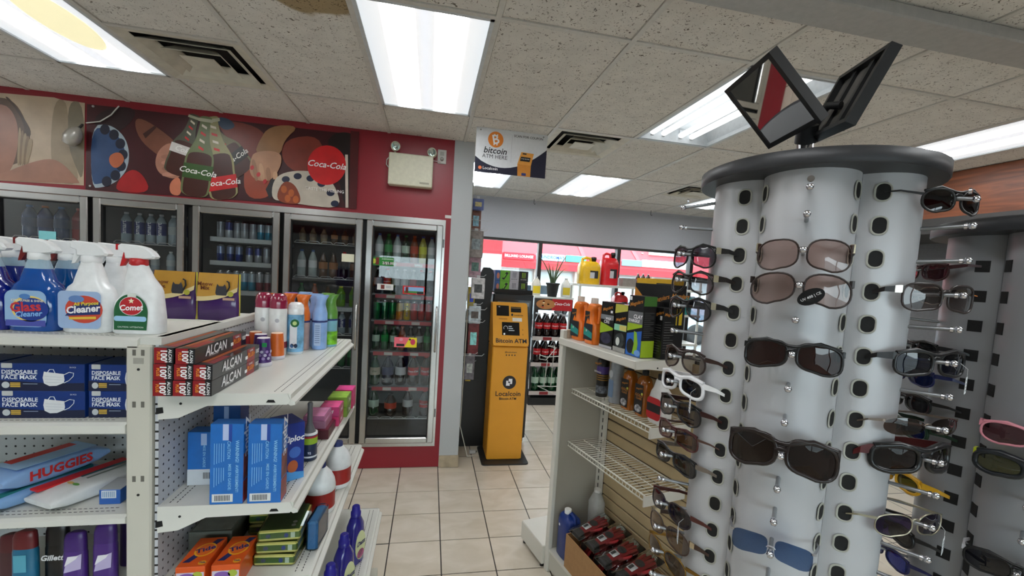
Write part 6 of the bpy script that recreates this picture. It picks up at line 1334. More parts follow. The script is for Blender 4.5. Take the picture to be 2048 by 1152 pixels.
def d5(t, w, h):
    decal(rect(-w, w, h * .54, h * .74), flat((.42, .43, .44)), t, -.0003, 'grey_band'); decal([(-w, h * .40), (w, h * .50), (w, h * .54), (-w, h * .54)], flat(LIM), t, -.0003, 'lime_band'); decal([(-w, .002), (w, .002), (w, h * .44), (-w, h * .36)], flat((.15, .40, .75)), t, -.0003, 'blue_field'); decal(ell(-.02, h * .16, .026, .034), flat((.08, .08, .08)), t, -.0006, 'printed_pad'); decal([(-.005, h * .04), (.025, h * .04), (.03, h * .22), (.018, h * .40), (.0, h * .42), (.004, h * .2)], flat((.55, .75, .15)), t, -.0009, 'printed_sprayer'); decal(ell(.03, h * .07, .02, .014), flat((.45, .65, .9)), t, -.0012, 'printed_cloth')
    mlogo(t, 0, -.0015, h * .86, .024); text('CLAY', .024, wq, t, (.018, -.0015, h * .655), bold=.03, shear=.1); text("D'ARGILE", .018, wq, t, (-.006, -.0015, h * .585), bold=.03); decal(rect(-w * .9, -w * .6, h * .92, h * .98), wq, t, -.0006, 'price_label')
def s5(t, w, d, h):
    MB().box(w, w + .0004, .001, d - .001, h * .84, h * .998).build('green_side', flat((.22, .42, .14)), t); MB().box(w, w + .0004, .001, d - .001, .002, h * .28).build('lime_side', flat(LIM), t)
    for k in range(14): MB().box(w, w + .0005, d * .12, d * (.86 if k % 3 else .6), h * (.34 + .03 * k), h * (.345 + .03 * k)).build('text_line', flat((.42, .42, .42)), t)
cbox_(.553, .045, .050, .075, .278, 'tall black and blue clay kit box at the near end of the top shelf', d5, side=s5)
def d7(t, w, h):
    mlogo(t, 0, -.0015, h * .86, .02); decal(rect(w * .45, w * .8, h * .76, h * .84), wq, t, -.0006, 'price_label')
    for k in range(12): decal(rect(-w * .8, w * (.7 if k % 4 else .3), h * (.10 + .05 * k), h * (.108 + .05 * k)), flat((.42, .42, .42)), t, -.0003, 'text_line')
def s7(t, w, d, h):
    for k in range(13): MB().box(w, w + .0005, d * .12, d * (.86 if k % 3 else .6), h * (.12 + .05 * k), h * (.128 + .05 * k)).build('text_line', flat((.42, .42, .42)), t)
    text('Meguiars', .018, MEG, t, (w + .001, d * .5, h * .87), (pi / 2, 0, pi / 2), shear=.3, bold=.02)
cbox_(.605, .128, .036, .075, .232, 'plain black box with text lines beside the tall clay kit', d7, side=s7)
def d8(t, w, h):
    decal(rect(-w, w, h * .80, h), flat((.25, .48, .14)), t, -.0003, 'green_top'); decal(ell(0, h * .55, w * .7, h * .12), flat((.22, .22, .20)), t, -.0003, 'printed_gun'); decal(ell(.02, h * .45, w * .5, h * .05), flat((.70, .75, .15)), t, -.0006, 'printed_cloth')
cbox_(.52, .135, .045, .06, .255, 'black and green box behind the clay kit', d8)
def d9(t, w, h): decal([(-w, h * .75), (w * .3, h * .40), (w * .3, h * .55), (-w, h * .95)], flat((.80, .52, .15)), t, -.0003, 'orange_flash'); mlogo(t, w * .4, -.0015, h * .78, .03); decal(rect(w * .3, w * .95, h * .1, h * .45), flat((.85, .72, .12)), t, -.0003, 'yellow_panel')
def s9(t, w, d, h): text('Meguiars', .03, MEG, t, (w + .001, d * .5, h * .85), (pi / 2, 0, pi / 2), shear=.3, bold=.02); [MB().box(w, w + .0005, d * (.15 + .4 * k), d * (.4 + .4 * k), h * .45, h * .68).build('yellow_bottle_print', flat((.80, .68, .12)), t) for k in range(2)]
cbox_(.47, .214, .135, .075, .335, 'large black and orange polisher box at the back of the top shelf', d9, side=s9)
t = gthing('car_care_box', 'yellow carton behind the large black and orange box', 'box', .40, .292, ZS); MB().cbox(-.15, .15, 0, .034, 0, .362, .002).build('carton', mat((.86, .68, .14), .4), t); decal(rect(-.14, -.10, .29, .30), INK, t, -.0003, 'hand_hole'); decal(rect(.0, .12, .328, .340), INK, t, -.0003, 'print_line')
# ---- wire shelf goods
ZQ = 1.0888
def gb(name, x, label, sec, c, cap, capz, deco=None, ex=3., cat='bottle', y=.15):
    t = gthing(name, label, cat, x, y, ZQ); MB().oval(sec, ex=ex).build('bottle_body', c, t)
    if cap: MB().lathe(capz, 16).build('cap', flat(cap, .4), t)
    if deco: deco(t)
    return t
gb('spray_can', .205, 'black spray can with purple band on the upper wire shelf', [(0, .031, .031, 0), (.004, .033, .033, 0), (.195, .033, .033, 0), (.208, .024, .024, 0)], mat((.08, .08, .085), .3), (.05, .05, .05), [(.028, .205), (.027, .235), (.02, .24)], lambda t: (MB().lathe([(.0335, .125), (.0335, .165)], 18, cap=(0, 0)).build('purple_band', flat((.30, .22, .50)), t), text('Meguiars', .016, MEG, t, (0, -.0345, .18), (pi / 2, -.2, 0), bold=.02), text('ENHANCE', .013, wq, t, (0, -.0345, .133), bold=.02), MB().lathe([(.0336, .02), (.0336, .06)], 18, cap=(0, 0)).build('car_print', mat((.4, .42, .45), .3, var=.8, scale=60), t), [MB().lathe([(.0336, .09 + .012 * k), (.0336, .095 + .012 * k)], 18, cap=(0, 0)).build('gold_line', flat((.62, .45, .15)), t) for k in range(3)]), ex=2., cat='spray can')
gb('spray_can', .325, 'grey spray can with white cap on the upper wire shelf', [(0, .032, .032, 0), (.004, .034, .034, 0), (.20, .034, .034, 0), (.21, .03, .03, 0)], mat((.58, .60, .62), .35, var=.1, scale=30), (.88, .88, .87), [(.033, .208), (.033, .262), (.028, .266)], lambda t: (decal(rrect(-.02, .018, .03, .12, .006), flat((.42, .52, .64)), t, -.0335, 'front_label'), decal(ell(-.004, .15, .016, .02), flat((.72, .74, .76)), t, -.0345, 'printed_oval')), ex=2., cat='spray can')
AMBR = mat((.62, .34, .05), .12, coat=.5, var=.1)
def dgold(t): decal(rect(-.030, .026, .012, .15), flat((.09, .085, .08)), t, -.0302, 'front_label'); text('GOLD', .018, MEG, t, (0, -.0312, .098), bold=.02); text('CLASS', .014, MEG, t, (0, -.0312, .083), bold=.02); decal(ell(-.002, .035, .022, .018), mat((.65, .65, .66), .3, var=.8, scale=60), t, -.0306, 'car_print'); decal(ell(.02, .108, .006, .006), flat((.8, .8, .3)), t, -.031, 'yellow_dot'); text('Meguiars', .012, MEG, t, (0, -.0312, .130), (pi / 2, -.2, 0), bold=.02)
for x, l in ((.43, 'amber car wash bottle with black label beside the grey spray can'), (.535, 'amber car wash bottle with black label beside the white jug')): gb('car_wash_bottle', x, l, [(0, .034, .028, 0), (.005, .037, .030, 0), (.15, .037, .030, 0), (.175, .030, .026, 0), (.19, .014, .014, 0), (.195, .013, .013, 0)], AMBR, (.06, .06, .06), [(.016, .193), (.016, .215), (.013, .217)], dgold)
dj = gb('degreaser_jug', .645, 'white jug with red and black label on the upper wire shelf', [(0, .048, .034, 0), (.006, .053, .037, 0), (.12, .053, .037, 0), (.15, .045, .034, 0), (.17, .030, .028, -.004), (.20, .022, .022, -.006), (.212, .018, .018, -.006)], mat((.85, .85, .84), .35), (.10, .10, .10), [(.02, .21), (.02, .236), (.016, .238)], lambda t: (decal(rrect(-.046, .042, .02, .125, .02), flat((.72, .12, .14)), t, -.0375, 'front_label'), decal(rect(-.044, .040, .055, .095), flat((.10, .10, .10)), t, -.038, 'black_band')))
dj.scale = (1, 1, .94)
# ---- bottom deck
ZD = .1405
t = gthing('blue_jug', 'dark blue jug with white cap on the bottom deck', 'jug', .118, .065, ZD); MB().oval([(0, .054, .045, 0), (.008, .06, .05, 0), (.20, .06, .05, 0), (.228, .055, .046, 0), (.24, .035, .03, -.015)], ex=4.).build('jug_body', mat((.06, .18, .46), .35), t); MB().lathe([(.020, .235), (.020, .262), (.017, .264)], 16, M=Matrix.Translation((-.022, 0, 0))).build('cap', flat((.90, .90, .88)), t); MB().tube([(.0, 0, .236), (.02, 0, .256), (.046, 0, .25), (.055, 0, .215)], .010, 8).build('jug_handle', mat((.06, .18, .46), .35), t); decal(rect(-.03, -.018, .175, .188), wq, t, -.0505, 'price_label')
t = gthing('clear_jug', 'small clear plastic jug at the slat wall', 'jug', .135, .23, ZD); MB().oval([(0, .04, .035, 0), (.006, .045, .04, 0), (.30, .045, .04, 0), (.33, .03, .03, 0), (.36, .018, .018, 0)], ex=3).build('jug_body', mat((.72, .72, .70), .15, alpha=.65), t); MB().lathe([(.02, .358), (.02, .375)], 14).build('cap', flat((.8, .8, .78)), t)
cb = gthing('cardboard_box', 'open cardboard box full of packaged work gloves', 'box', .19, .0, ZD); KC = mat((.66, .50, .33), .75, var=.06)
for nm, b in (('box_front', (0, .49, 0, .005)), ('box_back', (0, .49, .275, .28)), ('box_side', (0, .005, .005, .275)), ('box_side', (.485, .49, .005, .275))): MB().box(*b, .004, .185).build(nm, KC, cb)
MB().box(0, .49, 0, .28, 0, .004).build('box_bottom', KC, cb)
def glove_proto():
    t = thing('glove_packet', 'x', 'glove packet'); R_ = mat((.60, .09, .12), .55, bump=.5, scale=60); G_ = mat((.22, .21, .21), .6)
    def blob(pts, y0, y1, m_, nm): MB().prism(pts, y0, y1).build(nm, m_, t)
    m = MB()
    m.oval([(.0, .030, .008, 0), (.03, .034, .011, 0), (.07, .044, .013, 0), (.115, .046, .013, 0), (.135, .042, .010, 0)], n=18, ex=2.4)
    for k, (x, l, a) in enumerate(((-.034, .050, .12), (-.012, .066, .03), (.011, .064, -.04), (.033, .048, -.14))): m.tube([(x, 0, .115), (x - a * .03, 0, .14), (x - a * l * 1.2, 0, .13 + l * .7), (x - a * l * 1.6, 0, .13 + l)], [.0115, .0115, .0105, .006], 8)
    m.tube([(.038, 0, .055), (.056, 0, .075), (.066, 0, .105), (.066, 0, .125)], [.013, .0125, .011, .006], 8)
    m.build('glove_palm', R_, t)
    MB().oval([(-.035, .040, .011, 0), (.0, .034, .012, 0), (.012, .034, .0125, 0)], n=18, ex=2.4).build('knit_cuff', G_, t)
    MB().prism(rrect(-.028, .024, .03, .075, .003), -.0165, -.0155).build('white_label', flat((.80, .80, .80)), t); decal(rect(-.022, .0, .036, .068), flat((.25, .25, .25)), t, -.017, 'label_print')
    MB().prism(chaikin([(-.030, .082), (.028, .082), (.036, .118), (.0, .128), (-.036, .118)]), -.0150, -.0135).build('grey_palm', G_, t)
    rings = []
    for k in range(9):
        v = k / 8; w_ = .068 + .004 * sin(9 * v); d_ = .019 * (sin(pi * min(.98, max(.02, v))) ** .5); rings.append([(w_ * cos(a) + .006, d_ * sin(a) + .002 * sin(5 * a + 7 * v), -.05 + .27 * v) for a in [2 * pi * i / 18 for i in range(18)]])
    MB().loft(rings).build('plastic_bag', glassy((.94, .95, .95), 1.6, name='clear_bag'), t)
    return Proto(t)
gp_ = glove_proto(); rg = random.Random(3)
lie = 0
for r_, nm in enumerate(('standing in the front row of', 'standing in the second row of', 'lying on top of the heap in')):
    for k in range(4):
        x = .19 + .064 + .1195 * k; roll = rg.uniform(-.05, .05)
        if r_ < 2: y, z, lean = .046 + .062 * r_, ZD + .050 + .02 * r_, -.45
        else: y, z, lean = .045 + .012 * (k % 2), .366 + .004 * (k % 2), -1.34; roll = rg.uniform(-.1, .1) * .5
        o = gp_.put(gp(x, y, z), 0, 'bagged red and grey work gloves %s the cardboard box' % nm, ('front row', 'second row', 'heap top')[r_] + ' of work glove packets')
        o.rotation_euler = (Matrix.Rotation(GR, 3, 'Z') @ Matrix.Rotation(lean, 3, 'X') @ Matrix.Rotation(roll, 3, 'Y')).to_euler(); o.scale = (.76, .6, .88)
# ================================================================ sunglasses towers
LA, LB_, LC, NL = .078, .078, .105, 5
def lobe_pt(phi, k, e=0.):
    x, y = LA * sin(phi), -(LC + LB_ * cos(phi)); nx, ny = sin(phi) / LA, -cos(phi) / LB_; l = hypot(nx, ny)
    x += nx / l * e; y += ny / l * e; a = k * 2 * pi / NL
    return (x * cos(a) - y * sin(a), x * sin(a) + y * cos(a))
PHM = radians(88); PH = radians(65)
def hole_frame(k, sg, z):
    """matrix: local -Y points out of the panel at a hole"""
    x, y = lobe_pt(sg * PH, k); nx, ny = sg * sin(PH) / LA, -cos(PH) / LB_; a = k * 2 * pi / NL
    n = Vector((nx * cos(a) - ny * sin(a), nx * sin(a) + ny * cos(a), 0)).normalized()
    return Matrix.Translation((x, y, z)) @ Matrix.Rotation(atan2(n.x, -n.y), 4, 'Z')
CHR = mat((.80, .80, .82), .12, 1.); PIN = mat((.55, .56, .57), .35, .7)
def tower(name, label, loc, rz, ztop, z0, pitch, rows, body, capc, square, pins, seams):
    t = thing(name, label, 'display stand', loc, rz); zb = .22
    for k in range(NL):
        N_ = 22; ring = [lobe_pt(-PHM + 2 * PHM * i / N_, k) for i in range(N_ + 1)]
        m = MB().loft([[(x, y, z) for x, y in ring] for z in (zb, ztop)], cap=(0, 0), closed=False); pan = m.build('lobe_panel', body, t)
        for sg in (-1, 1):
            for r_ in range(rows):
                M = hole_frame(k, sg, z0 - pitch * r_)
                if square:
                    MB().prism(rect(-.0115, .0115, -.0125, .0125), -.0008, .002, M=M).build('hole', M_HOLE, pan)
                else:
                    P = rrect(-.0105, .0105, -.0145, .0145, .0095, 4); Q_ = rrect(-.0135, .0135, -.0175, .0175, .012, 4); n = len(P)
                    rim = MB().add([(x, -.0012, z) for x, z in Q_] + [(x, -.0026, z) for x, z in P] + [(x, .003, z) for x, z in P], [(i, (i + 1) % n, n + (i + 1) % n, n + i) for i in range(n)] + [(n + i, n + (i + 1) % n, 2 * n + (i + 1) % n, 2 * n + i) for i in range(n)], M=M, smooth=True).build('hole_rim', mat((.66, .66, .62), .4), pan)
                    MB().prism(P, -.0009, .001, M=M).build('hole', M_HOLE, pan)
        for r_ in range(rows):
            z = z0 - pitch * r_; R = Matrix.Rotation(k * 2 * pi / NL, 4, 'Z'); L_ = pins
            pn = MB().tube([(0, -.178, z), (0, -.183 - L_, z + (.003 if r_ else -.012))], .0036, 8, M=R).build('peg', PIN, pan)
            MB().lathe([(.0, -.006), (.0042, -.0045), (.006, 0), (.0042, .0045), (0, .006)], 10, M=R @ Matrix.Translation((0, -.183 - L_, z + (.003 if r_ else -.012))), cap=(0, 0)).build('peg_tip', CHR, pan)
            MB().lathe([(.0055, 0), (.0055, .004)], 10, M=R @ Matrix.Translation((0, -.183 - L_ + .010, z + .0025)) @ Matrix.Rotation(pi / 2, 4, 'X')).build('peg_collar', CHR, pan)
    MB().lathe([(.212, ztop), (.214, ztop + .003), (.214, ztop + .026), (.205, ztop + .03)], 48).build('top_cap', capc, t)
    MB().lathe([(.205, zb), (.21, zb - .003), (.21, zb - .03), (.2, zb - .034)], 48).build('bottom_cap', capc, t); MB().lathe([(.03, .03), (.03, zb - .03)], 16).build('post', M_BK, t); MB().lathe([(.24, 0), (.245, .004), (.24, .02), (.05, .035), (.03, .04)], 40).build('floor_base', capc, t)
    return t
A1 = radians(44.2); D1 = 1.12; T1 = (D1 * sin(A1), D1 * cos(A1), 0); ZR0, PI1 = 1.906, .0593
A2 = radians(62.4); D2 = 1.5; T2 = (D2 * sin(A2), D2 * cos(A2), 0); ZR2, PI2 = 1.80, .0655
CAPM = mat((.16, .165, .175), .45)
tower('sunglasses_tower', 'silver four-lobed sunglasses display tower with mirrors on top', T1, -A1, 1.94, ZR0, PI1, 16, mat((.73, .735, .745), .34, .15, var=.02, scale=3), CAPM, False, .065, 0)
tower('sunglasses_tower', 'sunglasses display tower with square holes, its grey darkened to paint in shade', T2, -A2, 1.868, ZR2, PI2, 14, mat((.56, .565, .575), .38, .15, var=.02, scale=3), CAPM, True, .065, 0)  # same silver plastic as the first tower; weaker light painted into its darker body colour
# mirrors on a chrome post
mi = thing('mirror_pair', 'pair of black-framed square mirrors in a V on the sunglasses tower', 'mirror')
MIR = mat((.95, .96, .96), .02, 1., var=0, name='mirror_silver'); FRM = mat((.075, .08, .085), .45)
def mirror(C, nm, facedn):
    C = [Vector(c) for c in C]; e1 = (C[1] - C[0]).normalized(); e2 = (C[3] - C[0]); e2 = (e2 - e1 * e2.dot(e1)).normalized(); n = e1.cross(e2)
    if (n.z > 0): n = -n                      # reflecting side looks down and out
    w = (C[1] - C[0]).length; h = (C[3] - C[0]).length; O_ = C[0]
    def pt(a, b, c): return tuple(O_ + e1 * a + e2 * b + n * c)
    def slab(a0, a1, b0, b1, c0, c1): return [pt(a, b, c) for c in (c0, c1) for b in (b0, b1) for a in (a0, a1)]
    F6 = [(0, 2, 3, 1), (4, 5, 7, 6), (0, 1, 5, 4), (1, 3, 7, 5), (3, 2, 6, 7), (2, 0, 4, 6)]
    f = MB(); b_ = .009
    for q in ((0, w, 0, b_), (0, w, h - b_, h), (0, b_, b_, h - b_), (w - b_, w, b_, h - b_)): f.add(slab(*q, -.016, .003), F6)
    fo = f.build('mirror_frame', FRM, mi)
    MB().add(slab(b_, w - b_, b_, h - b_, -.001, .001), F6).build('mirror_glass', MIR, fo); MB().add(slab(b_, w - b_, b_, h - b_, -.004, -.002), F6).build('mirror_back', mat((.30, .29, .27), .6), fo)
    for a in (.33, .67): MB().add(slab(w * a - .006, w * a + .006, b_, h - b_, -.010, -.004), F6).build('back_rib', FRM, fo)
    return Vector(pt(w / 2, h * .4, -.01))
C1 = [Vector(c) for c in ((.68, .806, 2.012), (.655, .667, 2.021), (.562, .662, 2.14), (.588, .80, 2.132))]
ax = Matrix.Rotation(.10, 3, (C1[1] - C1[0]).normalized()); mid1 = (C1[0] + C1[1]) / 2; rz1 = Matrix.Rotation(.05, 3, 'Z')
C1 = [C1[0], C1[1], C1[1] + ax @ (C1[2] - C1[1]), C1[0] + ax @ (C1[3] - C1[0])]
c1 = mirror([mid1 + rz1 @ (c - mid1) for c in C1], 'a', 1)
c2 = mirror([(.779, .814, 2.034), (.719, .661, 2.019), (.763, .631, 2.148), (.823, .784, 2.163)], 'b', 1)
pz = Vector((.742, .785, 2.06))
MB().tube([(.755, .80, 1.966), (.752, .797, 2.035)], .016, 18).build('chrome_post', CHR, mi); MB().tube([(.752, .797, 2.03), tuple(pz)], .02, 12).build('mirror_hub', FRM, mi)
for c in (c1, c2): MB().tube([tuple(pz), tuple(pz.lerp(c, .6) + Vector((0, 0, .015))), tuple(c)], .008, 8).build('mirror_arm', FRM, mi)
# ---------------------------------------------------------------- sunglasses
def lensmat(c, refl=1.3): return glassy(c, refl, name='tinted_lens')
def glasses(label, tw, k, row, fc, lc, a=.029, b=.019, ex=2.8, cx=.0345, rim=.0022, hw=.070, slant=0., tc=None, th=.009, rimless=False, wrap=.012, refl=1.3, tag_=False, sticker=False, dz=0., roll=0., metal=0., off=0., hinge=None, flip=0., browz=None):
    T_, A_, Z0_, P_ = ((T1, A1, ZR0, PI1), (T2, A2, ZR2, PI2))[tw]
    off = radians(off); rot = -A_ + k * 2 * pi / NL; yb = -.226
    cx = a + .0045 + (rim if not rimless else .001); hw = max(hw if hw < cx + a + .004 else cx + a + .0015, cx + a + .001)
    br = max(rim, .0016) * (1.0 if rimless else 1.25); ptop = .0056 if row else -.0048      # peg top under the bridge
    z = Z0_ - P_ * row + ptop - ((.002 if rimless else .008) - br) - .0003 + dz
    t = thing('sunglasses', label, 'sunglasses', (T_[0], T_[1], z), rot, 'sunglasses on the towers')
    t.rotation_euler = (0, 0, rot)
    fm = mat(fc, .3, metal, var=.05); tm = mat(tc or fc, .32, metal, var=.08)
    Rl = Matrix.Rotation(roll, 4, 'Y')
    yy = lambda x: yb + wrap * (abs(x) / hw) ** 2.2
    co_, so_ = cos(off), sin(off)
    def V(x, zz):
        p = Rl @ Vector((x, 0, zz)); d_ = yy(p.x) - yb
        return (p.x * co_ - d_ * so_, yb + p.x * so_ + d_ * co_, p.z)
    m = MB(); n = 26
    for sg in (-1, 1):
        O_ = []
        for i in range(n):
            q = 2 * pi * i / n; c, s_ = cos(q), sin(q)
            xx = a * math.copysign(abs(c) ** (2 / ex), c); zz = b * math.copysign(abs(s_) ** (2 / ex), s_)
            if zz < 0 and xx < 0: zz *= .88
            zz += slant * xx
            O_.append((sg * (cx + xx), zz - .004))
        if sg < 0: O_.reverse()
        pts = [V(x, zz) for x, zz in O_]
        if not rimless: m.tube(pts, rim, 6, closed=True)
        c0 = V(sg * cx, -.004); L_ = MB().add([(c0[0] + .003 * so_, c0[1] - .003 * co_, c0[2])] + pts, [(0, 1 + i, 1 + (i + 1) % n) for i in range(n)], smooth=True); L_.build('lens', lensmat(lc, refl), t)
    zb = .004 if not rimless else -.002
    m.tube([V(-(cx - a) - .001, zb + .001), V(-.0048, zb + .004), V(.0048, zb + .004), V(cx - a + .001, zb + .001)], br, 6)
    if not rimless and rim > .002: m.tube([V(-hw + .004, b * .62), V(-cx, b * .96), V(-.006, b * .5 + .002), V(.006, b * .5 + .002), V(cx, b * .96), V(hw - .004, b * .62)], rim * 1.2, 6)
    m.build('frame_front', fm, t)
    hx = lobe_pt(PH, 0); zrow = Z0_ - P_ * row - z
    for sg in (-1, 1):
        p0 = Vector(V(sg * hw, b * .35)); p1 = Vector((sg * hx[0], hx[1] - .002, zrow)); 
        e0 = Vector(V(sg * (cx + a * .93), b * .35)); mid = p0.lerp(p1, .55) + Vector((sg * .004, 0, .003))
        R = []
        for q, hh, tt in ((e0, th * .9, .002), (p0, th, .0022), (p0.lerp(mid, .3), th * .95, .0018), (mid, th * .7, .0016), (p1, th * .5, .0015)):
            R.append([(q.x - tt, q.y, q.z - hh / 2), (q.x + tt, q.y, q.z - hh / 2), (q.x + tt, q.y, q.z + hh / 2), (q.x - tt, q.y, q.z + hh / 2)])
        ar = MB().loft(R, smooth=False).build('temple_arm', tm, t)
        if hinge: MB().loft([[(q.x - .0026, q.y, q.z - h2), (q.x + .0026, q.y, q.z - h2), (q.x + .0026, q.y, q.z + h2), (q.x - .0026, q.y, q.z + h2)] for q, h2 in ((e0.lerp(p0, .5), th * .5), (p0, th * .56), (p0.lerp(mid, .35), th * .5))], smooth=False).build('hinge_plate', mat(tuple(v * .55 + .35 for v in hinge), .18, .9), ar)
    if tag_:
        q = V(hw * .75, -.005); fx, fy = q[0] + .015 * so_, q[1] - .015 * co_
        MB().tube([(q[0] + .003 * so_, q[1] - .003 * co_, q[2] + .004), (fx, fy, q[2] - .004), (fx, fy, q[2] - .018)], .0005, 4).build('tag_string', flat((.7, .7, .7)), t)
        tg = MB().box(fx - .010, fx + .010, fy - .0003, fy + .0003, q[2] - .048, q[2] - .018).build('price_tag', flat((.86, .87, .88)), t)
        for i in range(4): decal(rect(fx - .007, fx + .006, q[2] - .043 + i * .006, q[2] - .041 + i * .006), flat((.55, .56, .58)), tg, fy - .0004, 'tag_print')
    if sticker:
        q = V(.018, -b * .55); M = Matrix.Translation((q[0], q[1] - .006, q[2])) @ Matrix.Rotation(-.55, 4, 'Y'); st = MB().prism(ell(0, 0, .021, .013, 22), -.0004, 0, M=M).build('uv_sticker', flat((.05, .05, .055), .3), t)
        text('UV 400 | CE', .0062, flat((.85, .85, .86)), st, M @ Vector((0, -.0008, 0)), (pi / 2, -.55, 0), bold=.01)
    return t
BK = (.05, .05, .055); CLR = (.84, .80, .78); PNK = (.80, .70, .67); SMK = (.30, .28, .31); BRN = (.20, .11, .08); DRK = (.10, .09, .10)
# facing the camera
glasses('brown-framed sunglasses with pale pink lenses; topmost pair on the middle face of the silver tower', 0, 0, 2, (.16, .09, .06), PNK, a=.0307, b=.0265, ex=2.7, cx=.037, rim=.0016, hw=.069, slant=-.08, th=.013, tc=(.20, .12, .08), hinge=(.75, .68, .5))
glasses('brown-framed rounded sunglasses with a black UV 400 sticker hanging at the bridge', 0, 0, 3, (.14, .08, .06), PNK, a=.0334, b=.0272, ex=2.4, cx=.0385, rim=.0018, hw=.074, slant=-.12, th=.012, sticker=True, tc=(.12, .08, .06))
glasses('glossy black sunglasses with dark brown lenses on the middle face of the silver tower', 0, 0, 5, BK, (.22, .10, .07), a=.0325, b=.0245, ex=3., cx=.0365, rim=.0026, hw=.073, slant=-.10, th=.010)
glasses('large dark brown fit-over sunglasses with small white label on the middle face', 0, 0, 8, (.10, .055, .045), (.17, .10, .07), a=.037, b=.031, ex=3., cx=.041, rim=.0038, hw=.083, slant=-.12, th=.020, wrap=.022)
glasses('rimless blue-lens sunglasses low on the middle face of the silver tower', 0, 0, 11, (.72, .72, .74), (.33, .45, .62), a=.029, b=.0205, ex=4., cx=.036, rim=.0010, hw=.068, slant=-.12, rimless=True, th=.004, metal=1., refl=1.1)
# left lobe (pegs point away to the left)
LK = 4
gl = [(2, 'black square sunglasses with grey lenses and silver hinges on the shelf-side face, topmost', BK, (.42, .40, .45), .031, .024, 2.6, dict(hinge=(.8, .76, .6), th=.013)),
      (3, 'black and tortoise sunglasses with clear lenses on the shelf-side face, second from the top', (.10, .07, .06), (.68, .66, .68), .031, .0240, 2.2, dict(hinge=(.85, .8, .6), th=.014)),
      (4, 'black round sunglasses with smoky lenses on the shelf-side face, third from the top', BK, (.52, .50, .53), .031, .0240, 2.1, dict(hinge=(.8, .76, .6), th=.014)),
      (6, 'brown sunglasses with clear brownish lenses on the shelf-side face below an empty peg', (.16, .10, .08), (.66, .62, .58), .031, .025, 2.2, dict(th=.010, tc=(.18, .10, .07))),
      (7, 'white-framed sunglasses with dark lenses and paper tag on the shelf-side face', (.90, .90, .91), (.20, .19, .22), .031, .021, 3., dict(rim=.004, th=.012, tag_=True, tc=(.9, .9, .9))),
      (8, 'black sunglasses with reddish brown arms on the shelf-side face', BK, (.50, .46, .44), .032, .024, 2.4, dict(th=.011, tc=(.20, .07, .06))),
      (9, 'brown semi-rimless sunglasses with a black oval sticker on the shelf-side face', (.26, .08, .07), (.56, .46, .42), .031, .020, 3., dict(rim=.0022, th=.005, sticker=True, tc=(.3, .2, .16))),
      (10, 'black sunglasses with leopard-print arms on the shelf-side face', BK, (.34, .34, .36), .032, .020, 2.8, dict(th=.011, tc=(.42, .38, .34))),
      (12, 'dark purple-lens sunglasses with a white price tag on the shelf-side face', (.10, .06, .07), (.26, .20, .24), .032, .0225, 2.4, dict(rim=.0018, th=.010, tag_=True, tc=(.28, .10, .08))),
      (13, 'large brown metal-rim sunglasses low on the shelf-side face', (.22, .14, .10), (.62, .56, .52), .033, .0250, 2.3, dict(rim=.0016, th=.012, hinge=(.8, .7, .5))),
      (14, 'gold-rimmed tinted sunglasses on the shelf-side face under the large brown pair', (.55, .42, .20), (.45, .38, .34), .032, .0230, 2.2, dict(rim=.0016, th=.008, metal=1.))]
for row, l, fc, lc, a_, b_, ex, kw in gl: glasses(l, 0, LK, row, fc, lc, a=a_, b=b_, ex=ex, cx=.037, hw=.074, slant=-.08, off=32, **kw)
glasses('black oval wire-arm sunglasses at the top of the counter-side face', 0, 1, 0, BK, (.10, .11, .13), a=.026, b=.020, ex=2.3, cx=.034, rim=.0022, hw=.066, th=.004, off=-30)
glasses('rectangular clear sunglasses with silver hinges and a metal-orange arm tip on the counter-side face', 0, 1, 3, (.16, .12, .11), (.62, .58, .57), a=.034, b=.024, ex=3.2, cx=.038, rim=.002, hw=.077, th=.012, hinge=(.85, .82, .7), tc=(.1, .08, .08), off=-30)
glasses('black sunglasses with navy mirrored lenses and a paper tag on the counter-side face', 0, 1, 5, BK, (.10, .14, .28), a=.033, b=.022, ex=3., cx=.037, rim=.003, hw=.076, th=.013, tag_=True, off=-30)
glasses('frameless bronze shield sunglasses on the counter-side face', 0, 1, 7, (.55, .50, .46), (.40, .31, .26), a=.037, b=.016, ex=2.4, cx=.0375, rim=.0012, hw=.078, rimless=True, th=.005, metal=1., off=-30)
glasses('wraparound black sport sunglasses with a red stripe on the counter-side face', 0, 1, 8, BK, (.20, .13, .10), a=.037, b=.024, ex=3., cx=.040, rim=.005, hw=.082, th=.018, wrap=.025, tc=(.3, .06, .07), off=-30)
glasses('silver-rimmed indigo-lens sunglasses with long string tag on the counter-side face', 0, 1, 10, (.70, .68, .60), (.16, .10, .30), a=.033, b=.021, ex=2.5, cx=.037, rim=.0014, hw=.074, th=.004, metal=1., tag_=True, off=-30)
glasses('blue mirrored sport sunglasses at the bottom of the counter-side face', 0, 1, 13, (.06, .08, .30), (.10, .14, .45), a=.034, b=.020, ex=2.6, cx=.037, rim=.003, hw=.076, th=.010, off=-30)
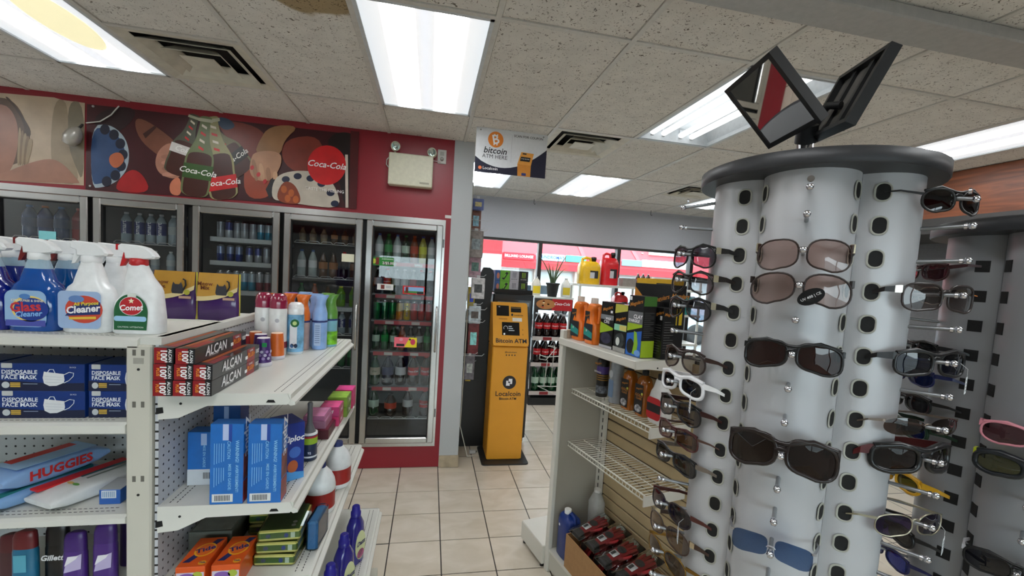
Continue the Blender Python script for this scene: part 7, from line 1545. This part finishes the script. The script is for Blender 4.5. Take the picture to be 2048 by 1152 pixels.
for row, l, fc, lc in ((1, 'dark sunglasses on the far side of the silver tower near the top', BK, (.3, .28, .26)), (6, 'brown sunglasses on the far side of the silver tower at mid height', (.2, .12, .08), (.5, .42, .38))): glasses(l, 0, 2, row, fc, lc, a=.031, b=.021, cx=.036, hw=.073)
# second tower
for row, l, fc, lc, kw in ((0, 'black and maroon sunglasses at the top of the grey tower', (.22, .06, .08), (.40, .20, .24), dict(th=.009)), (1, 'thin metal sunglasses with orange ear tips on the grey tower', (.75, .74, .70), (.62, .58, .56), dict(rim=.0012, metal=1., th=.004, tc=(.72, .45, .25))), (3, 'black sunglasses on the third filled peg of the grey tower', BK, (.15, .15, .17), dict(th=.010)), (4, 'navy sunglasses below the black pair on the grey tower', (.06, .10, .30), (.10, .16, .36), dict(th=.010)), (5, 'black sport sunglasses with slim arms on the grey tower', BK, (.18, .18, .2), dict(th=.008, rim=.003)), (6, 'dark green and blue wrap sunglasses on the grey tower', (.03, .18, .10), (.08, .14, .40), dict(th=.012, rim=.004)), (8, 'yellow sport sunglasses on the grey tower', (.88, .66, .10), (.35, .33, .12), dict(th=.014, rim=.004)), (10, 'black wrap sunglasses low on the grey tower', BK, (.12, .12, .14), dict(th=.010, rim=.004)), (11, 'blue mirrored sunglasses at the bottom of the grey tower', (.06, .08, .30), (.12, .18, .5), dict(th=.008))):
    glasses(l, 1, 4, row, fc, lc, a=.032, b=.020, ex=2.6, cx=.037, hw=.075, off=22, **kw)
for row, l, fc, lc, kw in ((4.6, 'pink-armed sunglasses on the front of the grey tower', (.86, .55, .60), (.6, .4, .42), dict(th=.010)), (6.5, 'black and yellow sport sunglasses on the front of the grey tower', (.08, .10, .12), (.55, .55, .35), dict(th=.018, rim=.005, tc=(.75, .80, .15))), (9.3, 'black and white sunglasses on the front of the grey tower', BK, (.2, .2, .22), dict(th=.010, tc=(.8, .8, .82)))):
    glasses(l, 1, 0, round(row), fc, lc, a=.033, b=.021, ex=2.6, cx=.038, hw=.077, **kw)
